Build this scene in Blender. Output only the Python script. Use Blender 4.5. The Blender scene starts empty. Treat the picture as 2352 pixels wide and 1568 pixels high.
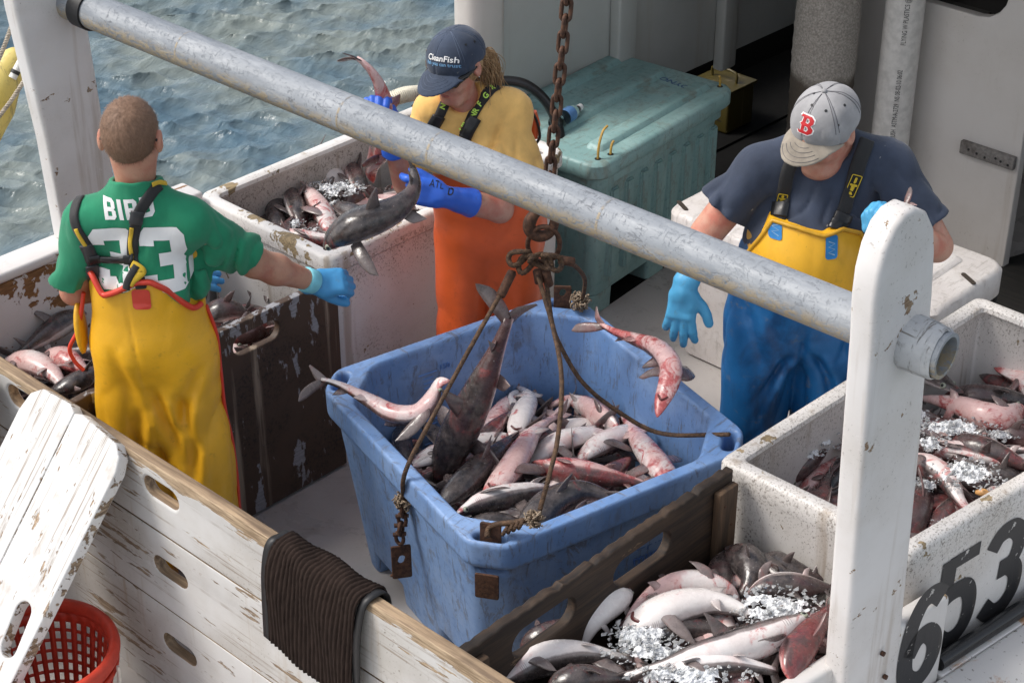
import bpy, bmesh, math, random
import numpy as np
from mathutils import Vector, Matrix
from mathutils.bvhtree import BVHTree
import openvdb

sc = bpy.context.scene
COL = sc.collection
R = math.radians

# ------------------------------------------------------------------ camera, sky, sun, exposure
# Boat frame: +x = forward along the boat, +y = to port, z = 0 is the working deck.
PITCH, YAW, CAMH, FOC = R(31), R(46.7), 3.86, 65.05
cam = bpy.data.cameras.new('camera'); camo = bpy.data.objects.new('camera', cam); COL.objects.link(camo)
cam.lens = FOC; cam.sensor_width = 36; cam.clip_start = 0.1; cam.clip_end = 900
camo.location = (0, 0, CAMH); camo.rotation_euler = (R(90) - PITCH, 0, -YAW)
sc.camera = camo

SUN_DIR = Vector((-0.58, 0.58, 1.0)).normalized()
w = bpy.data.worlds.new('World'); sc.world = w; w.use_nodes = True
wn = w.node_tree; wn.nodes.clear()
sky = wn.nodes.new('ShaderNodeTexSky'); sky.sky_type = 'NISHITA'; sky.sun_disc = False
sky.sun_elevation = math.asin(SUN_DIR.z); sky.sun_rotation = math.atan2(SUN_DIR.x, SUN_DIR.y)
sky.dust_density = 3.0; sky.ozone_density = 1.0; sky.air_density = 1.0
hs = wn.nodes.new('ShaderNodeHueSaturation'); hs.inputs['Saturation'].default_value = 1.0
bg = wn.nodes.new('ShaderNodeBackground'); bg.inputs['Strength'].default_value = 0.14
wo = wn.nodes.new('ShaderNodeOutputWorld')
wn.links.new(sky.outputs[0], hs.inputs['Color'])
# broken cloud all round: pale cloud over hazy blue
cl = wn.nodes.new('ShaderNodeHueSaturation'); cl.inputs['Saturation'].default_value = 0.12; cl.inputs['Value'].default_value = 1.75
wn.links.new(sky.outputs[0], cl.inputs['Color'])
tcw = wn.nodes.new('ShaderNodeTexCoord'); nzw = wn.nodes.new('ShaderNodeTexNoise'); nzw.inputs['Scale'].default_value = 2.6; nzw.inputs['Detail'].default_value = 7; nzw.inputs['Roughness'].default_value = .6
wn.links.new(tcw.outputs['Generated'], nzw.inputs['Vector'])
mrw = wn.nodes.new('ShaderNodeMapRange'); mrw.inputs[1].default_value = .42; mrw.inputs[2].default_value = .58; wn.links.new(nzw.outputs[0], mrw.inputs[0])
mxw = wn.nodes.new('ShaderNodeMix'); mxw.data_type = 'RGBA'; wn.links.new(mrw.outputs[0], mxw.inputs[0]); wn.links.new(hs.outputs[0], mxw.inputs[6]); wn.links.new(cl.outputs[0], mxw.inputs[7])
wn.links.new(mxw.outputs[2], bg.inputs[0]); wn.links.new(bg.outputs[0], wo.inputs[0])
sl = bpy.data.lights.new('sun', 'SUN'); slo = bpy.data.objects.new('sun', sl); COL.objects.link(slo)
sl.energy = 2.1; sl.angle = R(18); sl.color = (1.0, 0.95, 0.88)
slo.rotation_euler = SUN_DIR.to_track_quat('Z', 'Y').to_euler(); slo.location = (-5, 2, 12)
sc.view_settings.view_transform = 'Standard'; sc.view_settings.look = 'None'
sc.view_settings.exposure = 0.24; sc.view_settings.gamma = 1.0; sc.view_settings.use_curve_mapping = False
sc.render.engine = 'CYCLES'; sc.cycles.use_denoising = True
sc.cycles.max_bounces = 8; sc.cycles.transparent_max_bounces = 8; sc.cycles.caustics_reflective = False; sc.cycles.caustics_refractive = False

# ------------------------------------------------------------------ measuring: a sight line of the photograph met with a plane of the boat
_c, _s, _ca, _sa = math.cos(PITCH), math.sin(PITCH), math.cos(YAW), math.sin(YAW)
def at(x, y, z=None, X=None, Y=None):
    u = (x - 1176) / 4250; v = (784 - y) / 4250
    d0, d1, d2 = u, _c + v * _s, -_s + v * _c
    D = Vector((d0 * _ca + d1 * _sa, -d0 * _sa + d1 * _ca, d2))
    t = (z - CAMH) / D.z if z is not None else (X / D.x if X is not None else Y / D.y)
    return Vector((0, 0, CAMH)) + D * t

# ------------------------------------------------------------------ scene helpers
def tag(o, label=None, cat=None, group=None, kind=None):
    if label: o['label'] = label
    if cat: o['category'] = cat
    if group: o['group'] = group
    if kind: o['kind'] = kind
    return o
def empty(name, loc, label, cat, group=None):
    o = bpy.data.objects.new(name, None); COL.objects.link(o); o.location = loc; o.empty_display_size = 0.1
    return tag(o, label, cat, group)
def origin_of(o):
    v = Vector((0, 0, 0))
    while o is not None:
        v += Vector(o.location); o = o.parent
    return v
def put(name, me, mat, parent=None, smooth=True, loc=None):
    """me: mesh in world coordinates; its origin is moved to its base (or to loc)."""
    n = len(me.vertices)
    co = np.empty(n * 3, np.float32); me.vertices.foreach_get('co', co); co = co.reshape(-1, 3)
    if loc is None:
        lo, hi = co.min(0), co.max(0); loc = Vector((float(lo[0] + hi[0]) / 2, float(lo[1] + hi[1]) / 2, float(lo[2])))
    co -= np.array(loc, np.float32); me.vertices.foreach_set('co', co.ravel())
    if mat is not None:
        for m in (mat if isinstance(mat, (list, tuple)) else [mat]): me.materials.append(m)
    if smooth: me.polygons.foreach_set('use_smooth', [True] * len(me.polygons))
    me.update()
    o = bpy.data.objects.new(name, me); COL.objects.link(o)
    if parent is not None:
        o.parent = parent; o.location = Vector(loc) - origin_of(parent)
    else: o.location = loc
    return o
def me_from(v, f, name='m'):
    me = bpy.data.meshes.new(name); me.from_pydata([tuple(map(float, p)) for p in v], [], [tuple(map(int, q)) for q in f]); me.update(); return me
def obj(name, v, f, mat, parent=None, smooth=False): return put(name, me_from(v, f, name), mat, parent, smooth)
def bm_obj(name, bm, mat, parent=None, smooth=False):
    me = bpy.data.meshes.new(name); bm.to_mesh(me); bm.free(); return put(name, me, mat, parent, smooth)
def sharp(o, ang=35):
    """smooth shading with sharp edges above an angle"""
    me = o.data; bm = bmesh.new(); bm.from_mesh(me)
    for e in bm.edges:
        if len(e.link_faces) == 2 and e.calc_face_angle(0) > R(ang): e.smooth = False
    for f in bm.faces: f.smooth = True
    bm.to_mesh(me); bm.free(); return o
def box(name, lo, hi, mat, parent=None, bev=0.004, seg=2, rot=None, jit=0):
    bm = bmesh.new(); bmesh.ops.create_cube(bm, size=1)
    lo, hi = Vector(lo), Vector(hi)
    for v in bm.verts: v.co = Vector(((lo[i] + hi[i]) / 2 + v.co[i] * (hi[i] - lo[i]) for i in range(3)))
    if bev: bmesh.ops.bevel(bm, geom=list(bm.edges), offset=bev, segments=seg, affect='EDGES', profile=0.5)
    if rot is not None:
        c = (lo + hi) / 2; c.z = lo.z
        bmesh.ops.rotate(bm, cent=c, matrix=Matrix.Rotation(rot, 3, 'Z'), verts=bm.verts)
    o = bm_obj(name, bm, mat, parent); return sharp(o)
def cat(pts, n=8, closed=False):
    """Catmull-Rom through points; works for any dimension"""
    P = np.array([list(p) for p in pts], float)
    if closed: P = np.vstack([P[-1], P, P[0], P[1]])
    else: P = np.vstack([2 * P[0] - P[1], P, 2 * P[-1] - P[-2]])
    out = []
    for i in range(1, len(P) - 2):
        for k in range(n):
            t = k / n; a, b, c_, d = P[i - 1:i + 3]
            out.append(0.5 * ((2 * b) + (-a + c_) * t + (2 * a - 5 * b + 4 * c_ - d) * t * t + (-a + 3 * b - 3 * c_ + d) * t ** 3))
    if not closed: out.append(P[-2])
    return np.array(out)
def frames(P, up=None):
    P = np.asarray(P, float); T = np.gradient(P, axis=0); T /= np.linalg.norm(T, axis=1)[:, None] + 1e-12
    n = np.array([0, 0, 1.0]) if up is None else np.asarray(up, float)
    if abs(n @ T[0]) > 0.95: n = np.array([1.0, 0, 0])
    N = []
    for t in T:
        n = n - (n @ t) * t; n /= np.linalg.norm(n) + 1e-12; N.append(n.copy())
    N = np.array(N); return T, N, np.cross(T, N)
def tube_arr(P, r, seg=12, closed=False, up=None, phase=0):
    P = np.asarray(P, float); n = len(P); T, N, B = frames(P, up)
    r = np.broadcast_to(np.asarray(r, float), (n,))
    a = np.linspace(0, 2 * np.pi, seg, endpoint=False) + phase
    V = (P[:, None] + (np.cos(a)[None, :, None] * N[:, None] + np.sin(a)[None, :, None] * B[:, None]) * r[:, None, None]).reshape(-1, 3)
    F = []
    for i in range(n - 1 if not closed else n):
        j = (i + 1) % n
        for k in range(seg):
            l = (k + 1) % seg; F.append((i * seg + k, i * seg + l, j * seg + l, j * seg + k))
    if not closed:
        F.append(tuple(range(seg))[::-1]); F.append(tuple((n - 1) * seg + k for k in range(seg)))
    return V, F
def join_arr(parts):
    V, F, o = [], [], 0
    for v, f in parts:
        V.append(np.asarray(v, float)); F += [tuple(i + o for i in q) for q in f]; o += len(v)
    return np.vstack(V), F
def tube(name, P, r, mat, parent=None, seg=12, closed=False, n=0, up=None):
    if n: P = cat(P, n, closed)
    V, F = tube_arr(P, r, seg, closed, up); o = obj(name, V, F, mat, parent, True); return sharp(o, 60)
def cable_arr(P, r, strands=5, pitch=0.05, seg=6):
    """laid wire rope: strands twisted about the path"""
    P = np.asarray(P, float); L = np.r_[0, np.cumsum(np.linalg.norm(np.diff(P, axis=0), axis=1))]
    m = max(8, int(L[-1] / pitch * 8)); s = np.linspace(0, L[-1], m)
    Q = np.stack([np.interp(s, L, P[:, k]) for k in range(3)], 1); T, N, B = frames(Q)
    parts = []
    for k in range(strands):
        a = 2 * np.pi * (s / pitch + k / strands)
        parts.append(tube_arr(Q + (np.cos(a)[:, None] * N + np.sin(a)[:, None] * B) * r * 0.55, r * 0.5, seg))
    return join_arr(parts)
def cable(name, P, r, mat, parent=None, strands=5, pitch=0.05, n=8):
    if n: P = cat(P, n)
    V, F = cable_arr(P, r, strands, pitch); return obj(name, V, F, mat, parent, True)
def plate_me(loops, thick, bev=0.004, res=3):
    """flat plate in the xy-plane from closed outlines (holes included), z in -thick/2..thick/2"""
    cu = bpy.data.curves.new('c', 'CURVE'); cu.dimensions = '2D'; cu.fill_mode = 'BOTH'
    for lp in loops:
        s = cu.splines.new('POLY'); s.points.add(len(lp) - 1)
        for q, p in zip(s.points, lp): q.co = (float(p[0]), float(p[1]), 0, 1)
        s.use_cyclic_u = True
    cu.extrude = max(thick / 2 - bev, 0); cu.bevel_depth = bev; cu.offset = -bev; cu.bevel_resolution = res
    o = bpy.data.objects.new('c', cu); COL.objects.link(o)
    dg = bpy.context.evaluated_depsgraph_get(); me = bpy.data.meshes.new_from_object(o.evaluated_get(dg))
    bpy.data.objects.remove(o); bpy.data.curves.remove(cu)
    bm = bmesh.new(); bm.from_mesh(me); bmesh.ops.remove_doubles(bm, verts=bm.verts, dist=1e-5); bm.to_mesh(me); bm.free()
    return me
def text_me(s, size, font_scale_x=1.0, extrude=0.0, bold=0.0):
    cu = bpy.data.curves.new('t', 'FONT'); cu.body = s; cu.size = size; cu.align_x = 'CENTER'; cu.align_y = 'CENTER'
    cu.extrude = extrude; cu.offset = bold; cu.resolution_u = 3
    o = bpy.data.objects.new('t', cu); COL.objects.link(o)
    dg = bpy.context.evaluated_depsgraph_get(); me = bpy.data.meshes.new_from_object(o.evaluated_get(dg))
    bpy.data.objects.remove(o); bpy.data.curves.remove(cu)
    me.transform(Matrix.Diagonal((font_scale_x, 1, 1, 1))); return me
def plate(name, loops, thick, M4, mat, parent=None, bev=0.004, res=3, edge=None):
    me = plate_me(loops, thick, bev, res)
    if edge is not None:            # bare material on the sawn edges and inside the holes
        for p in me.polygons:
            if abs(p.normal.z) < .55: p.material_index = 1
        mat = [mat, edge]
    me.transform(M4); return sharp(put(name, me, mat, parent), 50)
def basis(o, x, y):
    """4x4 with x,y axes and origin o"""
    x = Vector(x).normalized(); y = Vector(y); y = (y - x * y.dot(x)).normalized(); z = x.cross(y)
    m = Matrix((x, y, z)).transposed().to_4x4(); m.translation = Vector(o); return m
def rrect(x0, y0, x1, y1, r, n=5):
    P = []
    rs = r if isinstance(r, (list, tuple)) else [r] * 4
    for (cx, cy, a0, q) in ((x1 - rs[0], y1 - rs[0], 0, rs[0]), (x0 + rs[1], y1 - rs[1], 90, rs[1]), (x0 + rs[2], y0 + rs[2], 180, rs[2]), (x1 - rs[3], y0 + rs[3], 270, rs[3])):
        for k in range(n + 1):
            a = R(a0 + 90 * k / n); P.append((cx + q * math.cos(a), cy + q * math.sin(a)))
    return P
def capsule2(cx, cy, L, h, ang=0, n=8):
    """stadium-shaped slot outline"""
    P = []
    for s in (1, -1):
        for k in range(n + 1):
            a = R(-90 + 180 * k / n) + (0 if s > 0 else math.pi)
            P.append((s * (L - h) / 2 + h / 2 * math.cos(a), h / 2 * math.sin(a)))
    ca, sa = math.cos(ang), math.sin(ang)
    return [(cx + x * ca - y * sa, cy + x * sa + y * ca) for x, y in P]

# ------------------------------------------------------------------ solid modelling with distance fields
_rng = np.random.RandomState(4); _LAT = _rng.rand(64, 64, 64).astype(np.float32) * 2 - 1
def vnoise(p, f):
    """smooth value noise, -1..1"""
    q = p * np.asarray(f, np.float32); i = np.floor(q).astype(np.int64); t = (q - i).astype(np.float32); t = t * t * (3 - 2 * t); i &= 63; j = (i + 1) & 63
    x0, y0, z0 = i.T; x1, y1, z1 = j.T; tx, ty, tz = t.T
    L = _LAT
    a = L[x0, y0, z0] * (1 - tx) + L[x1, y0, z0] * tx; b = L[x0, y1, z0] * (1 - tx) + L[x1, y1, z0] * tx
    c = L[x0, y0, z1] * (1 - tx) + L[x1, y0, z1] * tx; d = L[x0, y1, z1] * (1 - tx) + L[x1, y1, z1] * tx
    return (a * (1 - ty) + b * ty) * (1 - tz) + (c * (1 - ty) + d * ty) * tz
def smin(a, b, k):
    h = np.clip(0.5 + 0.5 * (b - a) / k, 0, 1); return b + (a - b) * h - k * h * (1 - h)
def smax(a, b, k): return -smin(-a, -b, k)
def A3(v): return np.array(list(v), np.float32)
def rcone(p, a, b, ra, rb):
    a, b = A3(a), A3(b); d = b - a; t = np.clip(((p - a) @ d) / (d @ d + 1e-9), 0, 1)
    return np.linalg.norm(p - a - t[:, None] * d, axis=1) - (ra + (rb - ra) * t)
def econe(p, a, b, ra, rb, wide, ratio):
    """limb of elliptic section: `wide` is the axis along which it is `ratio` times wider"""
    a, b, wv = A3(a), A3(b), A3(wide); d = b - a; t = np.clip(((p - a) @ d) / (d @ d + 1e-9), 0, 1)
    q = p - a - t[:, None] * d; wv = wv - (wv @ d) / (d @ d) * d; wv /= np.linalg.norm(wv)
    k = q @ wv; q = q - (k * (1 - 1 / ratio))[:, None] * wv
    return np.linalg.norm(q, axis=1) - (ra + (rb - ra) * t)
def ellip(p, c, r, M=None):
    q = p - A3(c)
    if M is not None: q = q @ np.asarray(M, np.float32)
    r = A3(r); k0 = np.linalg.norm(q / r, axis=1); k1 = np.linalg.norm(q / (r * r), axis=1) + 1e-9
    return k0 * (k0 - 1) / k1
def chain(p, pts, rad, k=0.0):
    d = None
    for i in range(len(pts) - 1):
        e = rcone(p, pts[i], pts[i + 1], rad[i], rad[i + 1]); d = e if d is None else (smin(d, e, k) if k else np.minimum(d, e))
    return d
def rbox(p, c, h, r, M=None):
    q = p - A3(c)
    if M is not None: q = q @ np.asarray(M, np.float32)
    q = np.abs(q) - (A3(h) - r); return np.linalg.norm(np.maximum(q, 0), axis=1) + np.minimum(q.max(1), 0) - r
def sdf_arr(f, lo, hi, h):
    lo = np.array(list(lo), np.float32); hi = np.array(list(hi), np.float32); B = 6
    nb = np.maximum(np.ceil((hi - lo) / (h * B)).astype(int), 1); n = nb * B
    ci = np.stack(np.meshgrid(*[np.arange(k) for k in nb], indexing='ij'), -1).reshape(-1, 3)
    cc = (lo + (ci * B + B / 2 - 0.5) * h).astype(np.float32); dc = f(cc)
    near = np.abs(dc) < h * B * 1.25
    G = np.repeat(np.repeat(np.repeat(np.where(dc > 0, 1, -1).reshape(nb).astype(np.float32) * h * 4, B, 0), B, 1), B, 2)
    loc = np.stack(np.meshgrid(*[np.arange(B)] * 3, indexing='ij'), -1).reshape(-1, 3)
    idx = (ci[near][:, None] * B + loc[None]).reshape(-1, 3)
    if len(idx):
        out = np.empty(len(idx), np.float32)
        for k in range(0, len(idx), 400000):
            s = idx[k:k + 400000]; out[k:k + 400000] = f((lo + s * h).astype(np.float32))
        G[idx[:, 0], idx[:, 1], idx[:, 2]] = np.clip(out, -4 * h, 4 * h)
    g = openvdb.FloatGrid(4 * h); g.copyFromArray(G); v, q = g.convertToQuads(0.0)
    return v * h + lo, q
def sdf_me(f, lo, hi, h, name='s'):
    v, q = sdf_arr(f, lo, hi, h)
    me = bpy.data.meshes.new(name); me.vertices.add(len(v)); me.vertices.foreach_set('co', v.astype(np.float32).ravel())
    me.loops.add(len(q) * 4); me.loops.foreach_set('vertex_index', q.astype(np.int32).ravel())
    me.polygons.add(len(q)); me.polygons.foreach_set('loop_start', np.arange(len(q), dtype=np.int32) * 4)
    me.update(calc_edges=True); me.validate(); return me
def sdf(name, f, lo, hi, h, mat, parent=None): return put(name, sdf_me(f, lo, hi, h, name), mat, parent)
def bvh_of(o):
    me = o.data; off = origin_of(o); return BVHTree.FromPolygons([v.co + off for v in me.vertices], [tuple(p.vertices) for p in me.polygons])
# ------------------------------------------------------------------ materials
class NT:
    def __init__(s, name):
        s.m = bpy.data.materials.new(name); s.m.use_nodes = True; s.t = s.m.node_tree; s.b = s.t.nodes['Principled BSDF']; s._co = None
    def node(s, k, **kw):
        n = s.t.nodes.new('ShaderNode' + k)
        for a, v in kw.items(): setattr(n, a, v)
        return n
    def ln(s, a, b): s.t.links.new(a, b)
    def setin(s, sock, v):
        if hasattr(v, 'is_output'): s.ln(v, sock)
        elif v is not None: sock.default_value = v if not (isinstance(v, tuple) and len(v) == 3 and sock.type == 'RGBA') else (*v, 1)
    def co(s, scale=(1, 1, 1), rot=(0, 0, 0), kind='Object'):
        n = s.node('TexCoord'); m = s.node('Mapping'); m.inputs['Scale'].default_value = scale; m.inputs['Rotation'].default_value = rot
        s.ln(n.outputs[kind], m.inputs[0]); return m.outputs[0]
    def wco(s, scale=(1, 1, 1), rot=(0, 0, 0)):
        n = s.node('NewGeometry'); m = s.node('Mapping'); m.inputs['Scale'].default_value = scale; m.inputs['Rotation'].default_value = rot
        s.ln(n.outputs['Position'], m.inputs[0]); return m.outputs[0]
    def noise(s, scale, detail=4, rough=0.55, co=None, dist=0.0):
        n = s.node('TexNoise'); n.inputs['Scale'].default_value = scale; n.inputs['Detail'].default_value = detail; n.inputs['Roughness'].default_value = rough; n.inputs['Distortion'].default_value = dist
        if co is not None: s.ln(co, n.inputs['Vector'])
        return n.outputs[0]
    def voro(s, scale, co=None, feature='F1', out='Distance', rnd=1.0):
        n = s.node('TexVoronoi', feature=feature); n.inputs['Scale'].default_value = scale; n.inputs['Randomness'].default_value = rnd
        if co is not None: s.ln(co, n.inputs['Vector'])
        return n.outputs[out]
    def ramp(s, v, a, b, lo=0.0, hi=1.0):
        n = s.node('MapRange', interpolation_type='SMOOTHSTEP'); s.setin(n.inputs[0], v)
        for k, x in zip((1, 2, 3, 4), (a, b, lo, hi)): n.inputs[k].default_value = x
        return n.outputs[0]
    def math(s, op, a, b=None):
        n = s.node('Math', operation=op); s.setin(n.inputs[0], a)
        if b is not None: s.setin(n.inputs[1], b)
        n.use_clamp = False; return n.outputs[0]
    def mix(s, f, a, b, mode='MIX'):
        n = s.node('Mix', data_type='RGBA', blend_type=mode); s.setin(n.inputs[0], f); s.setin(n.inputs[6], a); s.setin(n.inputs[7], b); return n.outputs[2]
    def sep(s, v):
        n = s.node('SeparateXYZ'); s.ln(v, n.inputs[0]); return n.outputs
    def bump(s, h, dist=0.002, strength=1.0, prev=None):
        n = s.node('Bump'); n.inputs['Strength'].default_value = strength; n.inputs['Distance'].default_value = dist; s.setin(n.inputs['Height'], h)
        if prev is not None: s.ln(prev, n.inputs['Normal'])
        return n.outputs[0]
    def done(s, col=None, rough=None, nor=None, **kw):
        if col is not None: s.setin(s.b.inputs['Base Color'], col)
        if rough is not None: s.setin(s.b.inputs['Roughness'], rough)
        if nor is not None: s.setin(s.b.inputs['Normal'], nor)
        for k, v in kw.items(): s.setin(s.b.inputs[k.replace('_', ' ')], v)
        return s.m
def plain(name, col, rough=0.5, **kw):
    t = NT(name); n = t.noise(30, 3, co=t.co()); c = t.mix(t.ramp(n, .3, .7), tuple(x * .86 for x in col), tuple(min(1, x * 1.08) for x in col))
    return t.done(c, rough, t.bump(n, .0006), **kw)

def m_paint(name, base=(.75, .74, .72), under=(.16, .10, .06), chip=.62, scale=9, stretch=(1, 1, 1), speck=.5, speckcol=(.10, .075, .05), rough=.5, rim=None, rimchip=0.12, grime=.25, undertone=(.34, .25, .16), specklo=.60, band=None, ugrain=(1, 6, 6), lines=None):
    """weathered gloss paint over timber or fibreglass: chips, specks of dirt, faint runs"""
    t = NT(name); co = t.co(stretch); w_ = t.co()
    n1 = t.noise(scale, 8, .62, co, .3); n2 = t.noise(scale * 5, 5, .6, co)
    k = t.math('ADD', t.math('MULTIPLY', n1, .75), t.math('MULTIPLY', n2, .25))
    if rim:
        z = t.sep(w_)[2]; k = t.math('ADD', k, t.ramp(z, rim[0], rim[1], 0, rimchip))
    k = t.math('ADD', k, t.math('MULTIPLY', t.math('SUBTRACT', t.noise(1.7, 5, .6, w_), .5), .20))
    chipm = t.ramp(k, chip, chip + .02)
    edge = t.ramp(k, chip - .025, chip)
    g = t.noise(2.2, 6, .6, w_); g2 = t.noise(105, 4, .7, w_)
    c = t.mix(t.math('MULTIPLY', t.ramp(g, .35, .75), grime), base, tuple(x * y for x, y in zip(base, (.62, .57, .5))))
    sp = t.math('MULTIPLY', t.ramp(g2, specklo, specklo + .07), t.ramp(g, .45, .62)); c = t.mix(t.math('MULTIPLY', sp, speck), c, speckcol)
    if band:      # dirt caught below the rim
        z = t.sep(w_)[2]; bz = t.math('MULTIPLY', t.ramp(z, band[0], band[1]), t.ramp(z, band[2] + .02, band[2])); bn = t.noise(140, 5, .75, t.co((1, 1, .8)), .4); c = t.mix(t.math('MULTIPLY', t.ramp(t.math('ADD', bn, t.math('MULTIPLY', bz, .10)), .62, .69), band[3]), c, (.085, .062, .042)); c = t.mix(t.math('MULTIPLY', bz, .14), c, (.30, .24, .18))
    run = t.noise(16, 4, .6, t.co((1, 1, .06))); c = t.mix(t.math('MULTIPLY', t.ramp(run, .56, .72), .22 * grime / .25), c, (.33, .26, .19))
    if lines:     # grain opening through the paint
        ln_ = t.noise(1, 5, .65, t.co(lines), .5); c = t.mix(t.math('MULTIPLY', t.math('MULTIPLY', t.ramp(ln_, .57, .64), t.ramp(t.noise(3, 4, .6, w_), .40, .60)), .75), c, (.21, .16, .115))
    c = t.mix(t.math('MULTIPLY', edge, .5), c, tuple(min(1, x * 1.06) for x in base))
    u = t.mix(t.ramp(t.noise(24, 5, .6, t.co(ugrain)), .35, .65), under, undertone)
    c = t.mix(chipm, c, u)
    h = t.math('SUBTRACT', t.math('MULTIPLY', n2, .25), chipm)
    return t.done(c, t.mix(chipm, (rough,) * 3, (.85,) * 3), t.bump(h, .0016, .8))
def m_wood(name, a=(.075, .045, .026), b=(.20, .125, .07), paint=None, pch=.6, axis=0, rough=.75, scale=1.0, wet=0.0):
    t = NT(name); st = [14, 14, 14]; st[axis] = .9; co = t.co(tuple(x * scale for x in st))
    g = t.noise(2.2, 8, .65, co, .6); g2 = t.noise(9, 4, .6, co); big = t.noise(1.6, 5, .6, t.co())
    k = t.math('ADD', t.math('MULTIPLY', g, .7), t.math('MULTIPLY', g2, .3))
    c = t.mix(t.ramp(k, .36, .66), a, b); c = t.mix(t.math('MULTIPLY', t.ramp(big, .5, .7), .7), c, tuple(x * .35 for x in a))
    h = k
    if paint:
        s2 = [7, 7, 7]; s2[axis] = 2.2; n = t.noise(1.6, 9, .7, t.co(tuple(s2)), .4); pm = t.ramp(n, pch, pch + .03)
        c = t.mix(pm, c, t.mix(t.ramp(g2, .3, .7), tuple(x * .8 for x in paint), paint)); h = t.math('ADD', k, t.math('MULTIPLY', pm, .6))
    return t.done(c, rough, t.bump(h, .003, .8))
def m_plastic(name, base, dark, light, rough=.45, scratch=.5, speck=.4, dirt=(.12, .10, .075), dirtamt=.35):
    t = NT(name); w_ = t.co(); n = t.noise(3, 7, .6, w_, .4); n2 = t.noise(40, 4, .6, w_)
    c = t.mix(t.ramp(n, .35, .68), base, light); c = t.mix(t.math('MULTIPLY', t.ramp(n2, .55, .7), .35), c, dark)
    s1 = t.noise(1, 6, .75, t.co((7, 60, 9), (.5, .3, .7)), .5); s2 = t.noise(1, 6, .75, t.co((60, 8, 8), (.2, .9, .4)), .5)
    m = t.math('MAXIMUM', t.ramp(s1, .555, .64), t.ramp(s2, .565, .65))
    c = t.mix(t.math('MULTIPLY', m, scratch), c, dirt)
    g = t.noise(6, 8, .7, t.co((1, 1, .45)), .5); c = t.mix(t.math('MULTIPLY', t.ramp(g, .52, .68), dirtamt), c, dirt)
    sp = t.ramp(t.noise(90, 3, .6, w_), .68, .74); c = t.mix(t.math('MULTIPLY', sp, speck), c, tuple(x * .6 for x in dirt))
    return t.done(c, t.ramp(n2, .2, .8, rough - .1, rough + .15), t.bump(t.math('SUBTRACT', n2, m), .0012, .7))
def m_rust(name, a=(.045, .022, .014), b=(.13, .06, .033)):
    t = NT(name); w_ = t.co(); n = t.noise(70, 6, .7, w_); n1 = t.noise(14, 5, .6, w_)
    c = t.mix(t.ramp(n, .35, .68), a, b); c = t.mix(t.math('MULTIPLY', t.ramp(n1, .5, .7), .5), c, (.06, .042, .034))
    return t.done(c, .75, t.bump(n, .0015, .8), Metallic=.25)
def m_cloth(name, col, bumpd=.0008, rough=.85, var=.16, weave=900, stains=0):
    t = NT(name); w_ = t.co(); n = t.noise(7, 6, .6, w_); f = t.noise(weave, 2, .5, w_)
    c = t.mix(t.ramp(n, .3, .7), tuple(x * (1 - var) for x in col), tuple(min(1, x * (1 + var)) for x in col))
    if stains:
        sp = t.ramp(t.noise(45, 3, .5, w_), .71, .74); c = t.mix(t.math('MULTIPLY', sp, stains), c, (.5, .48, .45))
    wr = t.noise(11, 5, .55, t.co((1, 1, .55)), .8)
    return t.done(c, rough, t.bump(wr, .012, .35, t.bump(f, bumpd, .4)), Sheen_Weight=.15)
def m_oilskin(name, col, dirt=(.12, .08, .03), dirtamt=.3, rough=.36, blotch=None, bl=.6):
    t = NT(name); w_ = t.co(); n = t.noise(3.5, 7, .62, w_, .5); n2 = t.noise(30, 5, .65, w_); wr = t.noise(8, 5, .5, t.co((1, 1, .4)), 1.0)
    c = t.mix(t.ramp(n, .3, .7), tuple(x * .86 for x in col), tuple(min(1, x * 1.1) for x in col))
    c = t.mix(t.math('MULTIPLY', t.math('MULTIPLY', t.ramp(n2, .56, .7), t.ramp(n, .42, .6)), dirtamt), c, dirt)
    sp = t.ramp(t.noise(75, 3, .6, w_), .72, .75); c = t.mix(t.math('MULTIPLY', sp, dirtamt), c, (.1, .02, .015))
    if blotch: c = t.mix(t.math('MULTIPLY', t.ramp(t.noise(5, 6, .65, t.co((1, 1, .5)), .6), .5, .66), bl), c, blotch)
    return t.done(c, t.ramp(n2, .2, .8, rough - .06, rough + .16), t.bump(wr, .005, .35, t.bump(n2, .0006, .5)), Coat_Weight=.12, Coat_Roughness=.35)
def m_skin(name, col=(.50, .26, .17), red=(.42, .13, .085), rough=.5):
    t = NT(name); w_ = t.co(); n = t.noise(14, 6, .6, w_); f = t.noise(260, 3, .5, w_)
    c = t.mix(t.ramp(n, .35, .7), col, red); c = t.mix(t.math('MULTIPLY', t.ramp(t.noise(120, 3, .5, w_), .58, .7), .35), c, tuple(x * .6 for x in col))
    return t.done(c, rough, t.bump(f, .0008, .5), Subsurface_Weight=.08, Subsurface_Radius=(.02, .008, .004), Subsurface_Scale=.3)
def at_pl(x, y, p0, n):
    a = at(x, y, X=1.0); o = Vector((0, 0, CAMH)); d = a - o; n = Vector(n); return o + d * ((Vector(p0) - o).dot(n) / d.dot(n))
def loft(name, rings, mat, parent=None, n=5, cap0=True, cap1=True, ang=40, xf=None, smooth=True):
    """rings: (x0,y0,x1,y1,r,z) rounded rectangles joined bottom to top"""
    V, F = [], []; m = None
    for x0, y0, x1, y1, r, z in rings:
        lp = rrect(x0, y0, x1, y1, r, n); m = len(lp); V += [(p[0], p[1], z) for p in lp]
    for i in range(len(rings) - 1):
        for k in range(m): l = (k + 1) % m; F.append((i * m + k, i * m + l, (i + 1) * m + l, (i + 1) * m + k))
    if cap0: F.append(tuple(range(m))[::-1])
    if cap1: F.append(tuple((len(rings) - 1) * m + k for k in range(m)))
    V = [Vector(v) for v in V]
    if xf is not None: V = [xf @ v for v in V]
    o = obj(name, V, F, mat, parent, True); return sharp(o, ang)

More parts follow.
